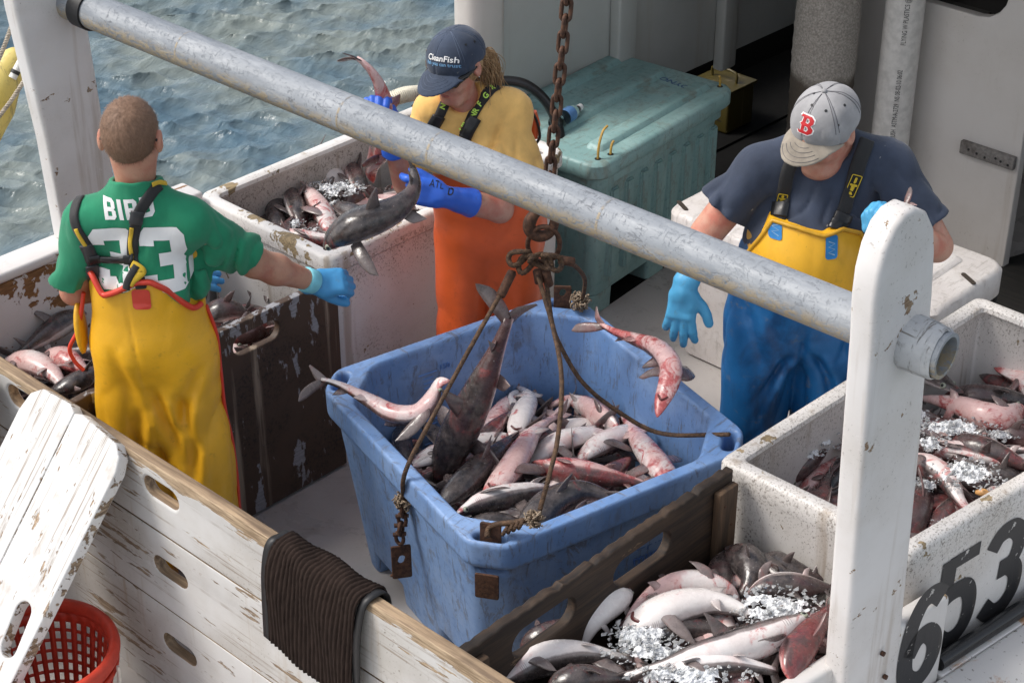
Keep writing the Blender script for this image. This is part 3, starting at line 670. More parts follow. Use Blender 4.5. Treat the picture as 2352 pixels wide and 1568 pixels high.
# ------------------------------------------------------------------ dark pen partitions
pp = empty('pen_partition', (3.05, 4.27, .01), 'dark brown plywood partition with grey paint remnants behind the man in yellow', 'partition')
def rough_edge(x0, x1, z, amp, seed, n=70):
    r = np.random.RandomState(seed); return [(x0 + (x1 - x0) * k / n, z - amp * abs(r.randn()) * .5) for k in range(n + 1)]
plate('board', [[(2.47, .012), (3.625, .012)] + rough_edge(2.47, 3.625, .785, .004, 1)[::-1], capsule2(3.262, .70, .20, .075)], .03, My(4.255), M['darkwood'], pp, .005)
ps = empty('pen_partition', (3.0, 2.53, .01), 'dark brown timber partition with two oval hand slots along the near fish pen', 'partition')
plate('board', [[(2.47, .012), (3.60, .012)] + rough_edge(2.47, 3.60, .825, .010, 4)[::-1], capsule2(3.20, .725, .245, .088), capsule2(2.80, .725, .245, .088)], .032, My(2.536), M['darkwood2'], ps, .006)
for x0, x1 in ((2.478, 2.565), (3.505, 3.592)): box('batten', (x0, 2.492, .02), (x1, 2.518, .79), M['batten'], ps, .006)
for x0, zz in ((2.50, .76), (2.54, .70), (3.53, .74), (3.565, .66)): tube('screw_head', [(x0, 2.4925, zz), (x0, 2.4905, zz)], .0045, M['rust'], ps, 8)

# ------------------------------------------------------------------ leaning white board, its dark neighbour, red basket
th = R(50); LB = Vector((2.375, 0, .925)); LD = Vector((-math.cos(th), 0, -math.sin(th)))
Ml = basis(LB, (0, 1, 0), -LD)    # local x = y , local y up the slope
lo_pts = [(3.71, -1.18), (3.705, -.06), (3.725, -.012), (3.775, .018), (3.93, .03), (3.975, .022), (3.995, .035), (4.12, .03), (4.165, -.005), (4.18, -.07), (4.18, -1.18)]
lean = empty('cutting_board', LB + LD * 1.0 + Vector((0, 3.95, 0)), 'bright white painted board with rounded corners and a hand slot leaning on the wall', 'board')
M['leanedge'] = m_paint('worn_board_edge', base=(.74, .73, .71), under=(.13, .09, .06), undertone=(.36, .27, .18), chip=.51, scale=9, stretch=(1, 3, 1), speck=.6, grime=.5)
plate('plank', [[(3.71, -1.16), (3.705, -.06), (3.72, -.018), (3.755, .010), (3.93, .028), (3.9588, .018), (3.9588, -1.16)], capsule2(3.785, -.585, .165, .064, R(84))], .042, Ml @ Matrix.Translation((0, 0, .0)), M['lean'], lean, .006, 3, edge=M['leanedge'])
plate('plank', [[(3.9592, -1.16), (3.9592, .02), (3.99, .036), (4.12, .03), (4.16, .0), (4.175, -.06), (4.175, -1.16)]], .042, Ml @ Matrix.Translation((0, 0, -.002)), M['lean'], lean, .004, 3, edge=M['leanedge'])
dk = plate('leaning_plank', [[(4.33, -.9), (4.33, -.09), (4.345, -.05), (4.38, -.03), (4.62, -.03), (4.62, -.9)]], .045, Ml @ Matrix.Translation((0, 0, -.002)), m_wood('dark_bare_plank', (.05, .033, .02), (.17, .115, .07), paint=(.6, .58, .55), pch=.66, axis=0), None, .015, 4)
tag(dk, 'dark bare wooden plank end leaning at the left edge beside the white board', 'plank')
def basket():
    c0 = Vector((2.05, 3.80, .03)); e = empty('fish_basket', c0, 'round red plastic fish basket half hidden under the leaning white board', 'basket')
    m = plain('red_basket_plastic', (.52, .045, .022), .42); n = 72
    H_ = [.0, .035, .07, .105, .14, .175, .21, .245, .28, .315]; rad = [.155, .162, .168, .174, .18, .186, .192, .198, .204, .21]
    V, F = [], []
    for h, r in zip(H_, rad): V += [(c0.x + r * math.cos(2 * math.pi * k / n), c0.y + r * math.sin(2 * math.pi * k / n), c0.z + h) for k in range(n)]
    for i in range(len(H_) - 1):
        for k in range(n):
            if i in (1, 2, 3, 4, 5, 6, 7) and k % 2 == 0: continue
            l = (k + 1) % n; F.append((i * n + k, i * n + l, (i + 1) * n + l, (i + 1) * n + k))
    o = obj('basket_wall', V, F, m, e, True); md = o.modifiers.new('s', 'SOLIDIFY'); md.thickness = .006
    ring = lambda z, r: [(c0.x + r * math.cos(a), c0.y + r * math.sin(a), c0.z + z) for a in np.linspace(0, 2 * np.pi, 64, endpoint=False)]
    for z, r in ((.035, .164), (.07, .17), (.105, .176), (.14, .182), (.175, .188), (.21, .194), (.245, .200), (.28, .206)): tube('hoop', ring(z, r), .0055, m, e, 6, True)
    V, F = tube_arr(ring(.325, .214), .017, 12, True); V = np.array(V); V[:, 2] = (V[:, 2] - c0.z - .325) * 1.5 + c0.z + .325
    obj('rim', V, F, m, e, True)
    tube('rim_band', ring(.275, .214), .009, m, e, 8, True)
    obj('floor', ring(.002, .156), [tuple(range(64))], m, e)
    a = [R(x) for x in (-68, -62, -55, -49)]
    hp = [(c0.x + .232 * math.cos(x), c0.y + .232 * math.sin(x), c0.z + z) for x, z in zip([R(-86), R(-84), R(-70), R(-56), R(-54)], (.30, .245, .225, .245, .30))]
    tube('wire_handle', hp, .006, plain('pale_handle_wire', (.62, .58, .52), .5), e, 8, n=5)
basket()

# ------------------------------------------------------------------ turquoise insulated tote
TQ = m_plastic('turquoise_tote_plastic', (.205, .350, .345), (.10, .185, .18), (.285, .44, .43), rough=.5, scratch=.35, speck=.5, dirt=(.16, .12, .07), dirtamt=.40)
Mt = Matrix.Translation((4.985, 4.235, 0)) @ Matrix.Rotation(R(5.5), 4, 'Z')
tq = empty('insulated_tote', Mt @ Vector((.5, .35, 0)), 'turquoise insulated tote with ribbed lid and corrugated side behind the woman', 'tote')
L_, W_ = .975, .66
loft('tote_body', [(.05, .05, L_ - .05, W_ - .05, .05, .10), (.03, .03, L_ - .03, W_ - .03, .055, .60), (.012, .012, L_ - .012, W_ - .012, .06, .61), (.012, .012, L_ - .012, W_ - .012, .06, .655)], TQ, tq, 6, xf=Mt)
for k in range(8):
    x = .16 + k * .105; me_ = None
    bm = bmesh.new(); bmesh.ops.create_cube(bm, size=1)
    for v in bm.verts: v.co = Vector((x + v.co.x * (.05 if v.co.y < 0 else .072), .036 + v.co.y * .034, .37 + v.co.z * .40))
    bmesh.ops.bevel(bm, geom=list(bm.edges), offset=.007, segments=2, affect='EDGES'); bm.transform(Mt); sharp(bm_obj('side_rib', bm, TQ, tq))
for (x0, x1) in ((.05, .20), (.46, .60), (.86, L_ - .05)): 
    o = loft('skid', [(x0, .055, x1, W_ - .055, .02, .004), (x0, .05, x1, W_ - .05, .02, .098)], TQ, tq, 4, xf=Mt)
loft('dark_underlay', [(.06, .06, L_ - .06, W_ - .06, .02, .0), (.06, .06, L_ - .06, W_ - .06, .02, .003)], M['deepshade'], tq, 3, xf=Mt)  # thin near-black sheet beneath the skids
ld = loft('lid', [(-.012, -.012, L_ + .012, W_ + .012, .075, .662), (-.02, -.02, L_ + .02, W_ + .02, .08, .672), (-.02, -.02, L_ + .02, W_ + .02, .08, .722), (-.012, -.012, L_ + .012, W_ + .012, .075, .732), (.0, .0, L_, W_, .07, .735)], TQ, tq, 6, xf=Mt)
for yy in (.10, .33, .56):
    loft('lid_rib', [(.10, yy - .043, L_ - .06, yy + .043, .02, .734), (.112, yy - .032, L_ - .072, yy + .032, .016, .752), (.118, yy - .026, L_ - .078, yy + .026, .014, .7545)], TQ, ld, 4, xf=Mt)
yr = plain('yellow_poly_rope', (.42, .26, .05), .6)
for x, y, dx, hgt in ((.045, .035, .06, .12), (.11, .02, .02, .05), (L_ - .03, .04, -.01, .05), (L_ - .05, W_ - .05, .07, .04), (L_ - .13, W_ - .03, .0, .035)):
    tube('lid_hole', [Mt @ Vector((x, y, .7352)), Mt @ Vector((x, y, .7362))], .013, M['black'], ld, 12)
    tube('rope_end', [Mt @ Vector((x, y, .735)), Mt @ Vector((x + dx * .1, y, .735 + hgt * .5)), Mt @ Vector((x + dx * .5, y, .735 + hgt * .9)), Mt @ Vector((x + dx, y, .735 + hgt))], .005, yr, ld, 6, n=4)
tt_ = text_me('DYNO', .045, 1.2, 0, .001); tt_.transform(Mt @ basis((.86, .215, .7362), (.12, 1, 0), (-1, .12, 0))); put('lid_lettering', tt_, plain('blue_print', (.06, .13, .25), .5), ld, False)
# water bottle lying on the lid
def bottle():
    g = bpy.data.materials.new('clear_bottle'); g.use_nodes = True; b = g.node_tree.nodes['Principled BSDF']; b.inputs['Transmission Weight'].default_value = 1; b.inputs['Roughness'].default_value = .06; b.inputs['IOR'].default_value = 1.25; b.inputs['Base Color'].default_value = (.93, .97, .98, 1)
    p0 = at(1262, 292, z=.775); p1 = at(1338, 243, z=.775); ax = (p1 - p0).normalized(); L = .20; p0 = (p0 + p1) / 2 - ax * L / 2
    e = empty('water_bottle', p0, 'clear plastic water bottle with blue label lying on the turquoise lid', 'bottle')
    s = np.linspace(0, 1, 60); r = np.interp(s, [0, .02, .06, .7, .8, .9, .915, 1], [.015, .026, .031, .031, .027, .013, .012, .012]) + .0012 * np.sin(s * 110) * (s > .1) * (s < .62)
    V, F = tube_arr([p0 + ax * L * k for k in s], r, 20); obj('bottle_body', V, F, g, e, True)
    tube('label_wrap', [p0 + ax * L * k for k in (.44, .5, .64, .68)], .0322, plain('bottle_label', (.10, .22, .45), .4), e, 20)
    tube('cap', [p0 + ax * L * .965, p0 + ax * L * 1.06], .0145, plain('white_cap', (.75, .75, .75), .4), e, 16)
bottle()

# ------------------------------------------------------------------ long white chest
CW = m_plastic('white_chest_plastic', (.60, .565, .545), (.42, .38, .34), (.68, .65, .63), rough=.45, scratch=.18, speck=.35, dirt=(.22, .17, .12), dirtamt=.22)
Mc = Matrix.Translation((5.02, 2.74, 0))
ch = empty('ice_chest', (5.3, 3.3, 0), 'long white plastic ice chest behind the man in the grey cap', 'chest')
cL, cW = .50, 1.17
loft('chest_body', [(.06, .07, cL - .04, cW - .05, .05, .01), (.03, .045, cL - .02, cW - .035, .06, .40), (.025, .04, cL - .02, cW - .03, .06, .525)], CW, ch, 6, xf=Mc)
cl = loft('lid', [(-.005, -.005, cL + .005, cW + .005, .07, .53), (-.012, -.012, cL + .012, cW + .012, .075, .54), (-.012, -.012, cL + .012, cW + .012, .075, .63), (.0, .0, cL, cW, .07, .646), (.012, .012, cL - .012, cW - .012, .06, .65)], CW, ch, 7, xf=Mc)
for y0, y1 in ((.12, .52), (.62, 1.04)):
    loft('lid_panel', [(.10, y0, cL - .08, y1, .03, .651), (.115, y0 + .015, cL - .095, y1 - .015, .025, .662), (.122, y0 + .022, cL - .102, y1 - .022, .02, .664)], CW, cl, 4, xf=Mc)
for x, y in ((.05, cW - .03), (.30, .035)):
    me = plate_me([capsule2(0, 0, .085, .018, R(62))], .004, 0); me.transform(Mc @ Matrix.Translation((x, y, .6515))); put('lashing_slot', me, plain('dark_slot', (.04, .03, .022), .9), cl, False)  # slots drawn as flat dark ovals on the lid
for dx in (0, .035): tube('lashing_cord', [(5.50 + dx, 2.78 - dx * .3, .53), (5.505 + dx, 2.782 - dx * .3, .3), (5.50 + dx, 2.78, .02)], .008, M['black'], ch, 8, n=4)

# hoses, rope and net float at the edges
tube('black_hose', [(4.72, 4.90, .60), (4.70, 4.88, .86), (4.72, 4.83, 1.0), at(1120, 192, Y=4.75), at(1160, 186, Y=4.72), at(1210, 196, Y=4.66), at(1255, 235, Y=4.6), at(1283, 295, Y=4.55), at(1282, 340, Y=4.50), at(1262, 395, Y=4.45), at(1235, 470, Y=4.40)], .021, plain('black_hose_rubber', (.013, .013, .014), .33), None, 14, n=8)
tag(bpy.data.objects['black_hose'], 'thick black rubber hose arching onto the turquoise tote behind the woman', 'hose')
hp = cat([at(985, 214, Y=4.95), at(940, 216, Y=4.96), at(905, 226, Y=4.98), at(860, 246, Y=5.03)], 40); s_ = np.arange(len(hp))
V, F = tube_arr(hp, .030 + .0028 * np.sin(s_ * 1.55), 18); tag(obj('corrugated_hose', V, F, plain('cream_hose_plastic', (.62, .58, .47), .4), None, True), 'cream corrugated suction hose lying along the rim of the far fish bin', 'hose')
rope_m = m_wood('pale_rope', (.25, .21, .16), (.5, .44, .36), axis=0)
tag(cable('mooring_rope', [at(-40, 215, Y=5.25), at(0, 130, Y=5.22), at(25, 65, Y=5.2), at(55, -20, Y=5.18)], .008, rope_m, None, 3, .03), 'pale twisted rope rising past the far white post', 'rope')
tag(cable('tether_rope', [at(-30, 305, Y=5.25), at(0, 265, Y=5.24), at(30, 225, Y=5.22), at(72, 160, Y=5.2)], .008, rope_m, None, 3, .03), 'pale twisted rope tied to the yellow float outside the bulwark', 'rope')
def net_float():
    e = empty('hanging_float', at(0, 200, Y=5.35), 'worn yellow plastic float with white rod hanging outside the far bulwark', 'float')
    ymat = m_plastic('old_yellow_plastic', (.58, .44, .09), (.35, .27, .08), (.68, .56, .20), dirtamt=.3)
    a = [at(52, 112, Y=5.34), at(30, 140, Y=5.35), at(5, 190, Y=5.36), at(-20, 260, Y=5.37), at(-40, 330, Y=5.38)]
    P = cat(a, 8); s = np.linspace(0, 1, len(P)); V, F = tube_arr(P, np.interp(s, [0, .1, .3, .7, 1], [.01, .03, .055, .075, .05]), 16); obj('float_body', V, F, ymat, e, True)
    tube('white_rod', [at(60, 120, Y=5.28), at(28, 180, Y=5.28)], .014, plain('white_rod_paint', (.7, .69, .66), .4), e, 12)
    tube('rod_band', [at(37, 162, Y=5.28), at(33, 170, Y=5.28)], .016, M['black'], e, 12)
net_float()
# ------------------------------------------------------------------ people
RV = Vector((_ca, -_sa, 0)); FV = Vector((_sa, _ca, 0))
class Person:
    """local axes: s to the right of the photograph, f away from the quay, z up; O = point between the feet"""
    def __init__(s, O, label):
        s.O = Vector(O); s.e = empty('person', s.O, label, 'person')
        m = Matrix((RV, FV, Vector((0, 0, 1)))).transposed().to_4x4(); m.translation = s.O; s.M = m; s.Mi = m.inverted()
    def L(s, x, y, f=0.0):
        """photo point at depth offset f -> local coordinates"""
        return s.Mi @ at_pl(x, y, s.O + FV * f, FV)
    def sdf(s, name, fn, lo, hi, h, mat, parent=None):
        me = sdf_me(fn, lo, hi, h, name); me.transform(s.M); return put(name, me, mat, parent or s.e)
    def W(s, v): return s.M @ Vector(v)
def hit(bvh, x, y):
    o = Vector((0, 0, CAMH)); d = (at(x, y, X=1.0) - o).normalized(); r = bvh.ray_cast(o, d)
    return (r[0], r[1]) if r[0] is not None else (None, None)
def strap(name, pts, width, bvh, mat, parent, thick=.004, n=8, lift=.002, closed=False):
    """webbing laid on a surface; pts are world points near it"""
    P = cat(pts, n); Q, N = [], []
    for p in P:
        q, nn, _, _ = bvh.find_nearest(Vector(p)); Q.append(q); N.append(nn)
    Q = np.array(Q); N = np.array(N); k = np.ones(5) / 5
    for _ in range(2):
        N = np.stack([np.convolve(np.pad(N[:, i], 2, 'edge'), k, 'valid') for i in range(3)], 1); Q = np.stack([np.convolve(np.pad(Q[:, i], 1, 'edge'), [.25, .5, .25], 'valid') for i in range(3)], 1)
    N /= np.linalg.norm(N, axis=1)[:, None]; T = np.gradient(Q, axis=0); T /= np.linalg.norm(T, axis=1)[:, None] + 1e-9; B = np.cross(T, N)
    V = []
    for q, nn, b in zip(Q, N, B):
        for u, h in ((-.5, lift), (-.46, lift + thick), (-.2, lift + thick * 1.15), (.2, lift + thick * 1.15), (.46, lift + thick), (.5, lift)): 
            w0 = Vector(q + b * u * width); c, nn2, _, dd = bvh.find_nearest(w0)
            V.append(np.array(c) + nn * h if dd < .03 else np.array(w0) + nn * h)
    m = 6; F = [(i * m + k, i * m + k + 1, (i + 1) * m + k + 1, (i + 1) * m + k) for i in range(len(Q) - 1) for k in range(m - 1)]
    F += [tuple(range(m))[::-1], tuple((len(Q) - 1) * m + k for k in range(m))]
    return obj(name, V, F, mat, parent, True)
def dice(me, step):
    bm = bmesh.new(); bm.from_mesh(me); bmesh.ops.triangulate(bm, faces=bm.faces)
    xs = [v.co.x for v in bm.verts]; ys = [v.co.y for v in bm.verts]
    for i, (lo, hi) in enumerate(((min(xs), max(xs)), (min(ys), max(ys)))):
        k = lo + step
        while k < hi:
            bmesh.ops.bisect_plane(bm, geom=bm.verts[:] + bm.edges[:] + bm.faces[:], plane_co=(k, 0, 0) if i == 0 else (0, k, 0), plane_no=(1, 0, 0) if i == 0 else (0, 1, 0)); k += step
    bm.to_mesh(me); bm.free()
def decal(name, me, centre, xdir, ydir, bvh, mat, parent, lift=.0022, step=.012, ray=None):
    """lay a flat shape on a curved surface by parallel projection along -(x cross y)"""
    dice(me, step); x = Vector(xdir).normalized(); y = Vector(ydir); y = (y - x * x.dot(y)).normalized(); z = x.cross(y); c = Vector(centre); keep = True
    for v in me.vertices:
        p = c + x * v.co.x + y * v.co.y; r = bvh.ray_cast(p + z * .15, -z)
        if r[0] is None:
            q = bvh.find_nearest(p); v.co = q[0] + q[1] * lift
        else: v.co = r[0] + z * lift
    return put(name, me, mat, parent, True)
def poly_me(polys):
    V, F = [], []
    for P in polys:
        F.append(tuple(range(len(V), len(V) + len(P)))); V += [(p[0], p[1], 0) for p in P]
    return me_from(V, F)
def hand_fn(W, d, n, side, curls, r=.0098, splay=(6, 2, -2, -7), thumb=(.55, .75, -.35), tcurl=(15, 25), size=1.0):
    """wrist W, direction d to the fingers, back-of-hand normal n, side = +1/-1 puts the thumb on that side of d x n"""
    W, d, n = A3(W), A3(d), A3(n); d /= np.linalg.norm(d); n = n - (n @ d) * d; n /= np.linalg.norm(n); y = np.cross(n, d) * side; k = size
    P = lambda a, b, c: W + (d * a + y * b + n * c) * k
    prims = []
    roots = [(.088, .031), (.093, .0105), (.090, -.0105), (.081, -.030)]; lens = [(.041, .028, .021), (.046, .031, .023), (.043, .030, .022), (.034, .024, .019)]
    for (rx, ry), ls, cu, sp in zip(roots, lens, curls, splay):
        p = P(rx, ry, 0); a = 0; pts = [P(rx - .02, ry * .95, 0), p]; sd = math.radians(sp)
        for l, c_ in zip(ls, cu):
            a += math.radians(c_); dirv = (d * math.cos(sd) + y * math.sin(sd)) * math.cos(a) - n * math.sin(a); p = p + dirv * l * k; pts.append(p)
        prims.append((pts, [r * 1.1 * k, r * 1.12 * k, r * 1.02 * k, r * .96 * k, r * .84 * k]))
    t0 = P(.022, .030, -.008); td = d * thumb[0] + y * thumb[1] + n * thumb[2]; td /= np.linalg.norm(td)
    ax = np.cross(td, n); ax /= np.linalg.norm(ax) + 1e-9
    def rot(v, an): return v * math.cos(an) + np.cross(ax, v) * math.sin(an) + ax * (ax @ v) * (1 - math.cos(an))
    t1 = t0 + td * .038 * k; td2 = td * .9 + d * .35; td2 /= np.linalg.norm(td2); t2 = t1 + td2 * .032 * k; t3 = t2 + (td2 * .8 + d * .5 - n * .1) * .022 * k
    prims.append(([P(.012, .012, -.004), t0, t1, t2, t3], [.019 * k, .017 * k, .0142 * k, .0132 * k, .0108 * k]))
    Mh = np.stack([d, y, n], 1).astype(np.float32)
    def f(p):
        e = rbox(p, P(.048, .0, 0), (.046 * k, .041 * k, .0165 * k), .0155 * k, Mh)
        e = smin(e, ellip(p, P(.035, .022, -.006), (.034 * k, .022 * k, .02 * k), Mh), .012)
        e = smin(e, econe(p, P(-.03, 0, 0), P(.02, 0, 0), .024 * k, .022 * k, y, 1.3), .015)
        for i, (pts, rad) in enumerate(prims):
            g = chain(p, pts, rad); e = smin(e, g, .0035 if i < 4 else .012)
        return e
    return f, W
def head_fn(C, yaw, pitch, roll=0.0, jaw=1.0, sc_=1.0, nose=1.0):
    """face looks along (sin yaw, -cos yaw) in (s,f) turned down by pitch; yaw=180 looks away"""
    y, p = R(yaw), R(pitch); fw = np.array([math.sin(y) * math.cos(p), -math.cos(y) * math.cos(p), -math.sin(p)]); up0 = np.array([math.sin(y) * math.sin(p), -math.cos(y) * math.sin(p), math.cos(p)])
    rt0 = np.cross(fw, up0); rr = R(roll); up = up0 * math.cos(rr) + rt0 * math.sin(rr); rt = np.cross(fw, up); C = np.array(C, float)
    X = lambda a, b, c: C + (rt * a + fw * b + up * c) * sc_
    Mh = np.stack([rt, fw, up], 1).astype(np.float32); k = sc_
    def f(q):
        d = ellip(q, X(0, -.012, .022), (.0745 * k, .094 * k, .092 * k), Mh)
        d = smin(d, ellip(q, X(0, .028, -.045), (.060 * k * jaw, .062 * k, .078 * k), Mh), .035)
        d = smin(d, rcone(q, X(-.022 * jaw, .062, -.105), X(.022 * jaw, .062, -.105), .020 * k, .020 * k), .03)
        for s in (-1, 1):
            d = smin(d, ellip(q, X(.036 * s, .062, -.040), (.026 * k, .024 * k, .026 * k), Mh), .02)
            d = smin(d, rcone(q, X(.0, .088, .022), X(.042 * s, .074, .024), .010 * k, .009 * k), .016)
            d = smax(d, -(np.linalg.norm(q - A3(X(.032 * s, .098, .000)), axis=1) - .0165 * k), .012)
            d = smin(d, ellip(q, X(.031 * s, .079, .000), (.014 * k, .011 * k, .011 * k), Mh), .004)
            e = ellip(q, X(.083 * s, -.010, -.004), (.0125 * k, .019 * k, .034 * k), Mh); e = smax(e, -ellip(q, X(.094 * s, .000, .002), (.009 * k, .010 * k, .019 * k), Mh), .004); d = smin(d, e, .007)
        d = smin(d, rcone(q, X(0, .090, .004), X(0, .1075 + .004 * nose, -.036), .0085 * k, .0140 * k * nose), .010)
        for s in (-1, 1): d = smin(d, ellip(q, X(.012 * s, .098, -.040), (.009 * k, .010 * k, .008 * k), Mh), .006)
        d = smin(d, rcone(q, X(-.018, .0835, -.066), X(.018, .0835, -.066), .0062 * k, .0062 * k), .007)
        d = smin(d, rcone(q, X(-.016, .082, -.080), X(.016, .082, -.080), .0072 * k, .0072 * k), .007)
        d = smax(d, -(rcone(q, X(-.022, .0905, -.0725), X(.022, .0905, -.0725), .0020 * k, .0020 * k)), .003)
        return d
    return f, X, Mh, (rt, fw, up)
def folds(p, a1, f1, a2, f2, seed=0.0):
    q = p + np.float32(seed); f2 = np.asarray(f2, np.float32); w1 = vnoise(q, 4.1); w2 = vnoise(q + 3.3, 3.3)
    n = vnoise(q + .10 * w1[:, None], f1); q2 = q + 7.3 + np.stack([.07 * w1, .07 * w2, .05 * w1], 1).astype(np.float32)
    r = 1 - np.abs(vnoise(q2, f2)) * 1.6; r3 = 1 - np.abs(vnoise(q2 + 5.1, f2 * 1.9)) * 1.6
    return a1 * n + a2 * (np.clip(r, 0, 1) ** 2.2 - .45) + a2 * .5 * (np.clip(r3, 0, 1) ** 2.5 - .35)
def hem(d, p, s1, dr):
    s1, dr = A3(s1), A3(dr); return smax(d, -np.maximum(-((p - s1) @ dr), rcone(p, s1, s1 + dr * .3, .125, .125)), .005)
def cut_above(d, p, z, k=.004): return smax(d, p[:, 2] - z, k)

# --- materials for clothing and skin
M['skinA'] = m_skin('tanned_skin', (.50, .27, .18), (.43, .16, .105)); M['skinB'] = m_skin('sunburnt_skin', (.58, .32, .235), (.52, .18, .13)); M['skinC'] = m_skin('ruddy_skin', (.58, .32, .23), (.52, .17, .115))
M['glove_lt'] = m_oilskin('light_blue_rubber_glove', (.075, .36, .62), (.10, .10, .09), .5, .5); M['glove_cuff'] = plain('pale_blue_cuff', (.22, .62, .74), .6)
M['glove_dk'] = m_oilskin('deep_blue_rubber_glove', (.030, .135, .66), (.05, .05, .08), .4, .42); M['glove_mid'] = m_oilskin('sky_blue_rubber_glove', (.060, .30, .60), (.14, .13, .12), .55, .5)
M['green'] = m_cloth('green_cotton', (.010, .215, .105), stains=0); M['yellowT'] = m_cloth('yellow_cotton', (.82, .50, .155)); M['navyT'] = m_cloth('navy_cotton', (.030, .042, .072), stains=.5, var=.2)
M['yellowoil'] = m_oilskin('yellow_oilskin', (.80, .42, .018), (.20, .11, .02), .32); M['orangeoil'] = m_oilskin('orange_oilskin', (.70, .115, .028), (.22, .03, .01), .35); M['blueoil'] = m_oilskin('blue_oilskin', (.012, .125, .33), (.20, .19, .155), .75, .45, (.010, .045, .13), .8)
M['redtrim'] = m_oilskin('red_oilskin_trim', (.62, .045, .022), (.2, .02, .01), .3); M['whiteprint'] = m_cloth('white_print', (.78, .78, .77), .0004, .6, .05); M['yellowstrap'] = m_cloth('yellow_webbing', (.62, .40, .02), .001, .7)
M['tape'] = plain('dark_grey_tape', (.035, .036, .04), .35); M['plasticbuckle'] = plain('black_buckle', (.012, .012, .013), .3); M['navycap'] = m_cloth('faded_navy_twill', (.030, .045, .078), .001, .85, .25, 700, .25); M['greycap'] = m_cloth('dirty_grey_twill', (.315, .31, .315), .001, .85, .22, 700)
M['neon'] = plain('neon_print', (.55, .85, .12), .6); M['bluetab'] = plain('blue_tab', (.02, .20, .50), .45); M['yellowpr'] = plain('yellow_print', (.72, .50, .03), .5)
def m_hair(name, a, b, stretch=(70, 70, 12)):
    t = NT(name); n = t.noise(1, 5, .65, t.co(stretch), .4); n2 = t.noise(9, 4, .6, t.co()); c = t.mix(t.ramp(n, .35, .65), a, b); c = t.mix(t.math('MULTIPLY', t.ramp(n2, .4, .7), .4), c, tuple(x * .55 for x in a)); return t.done(c, .65, t.bump(n, .002, .6))

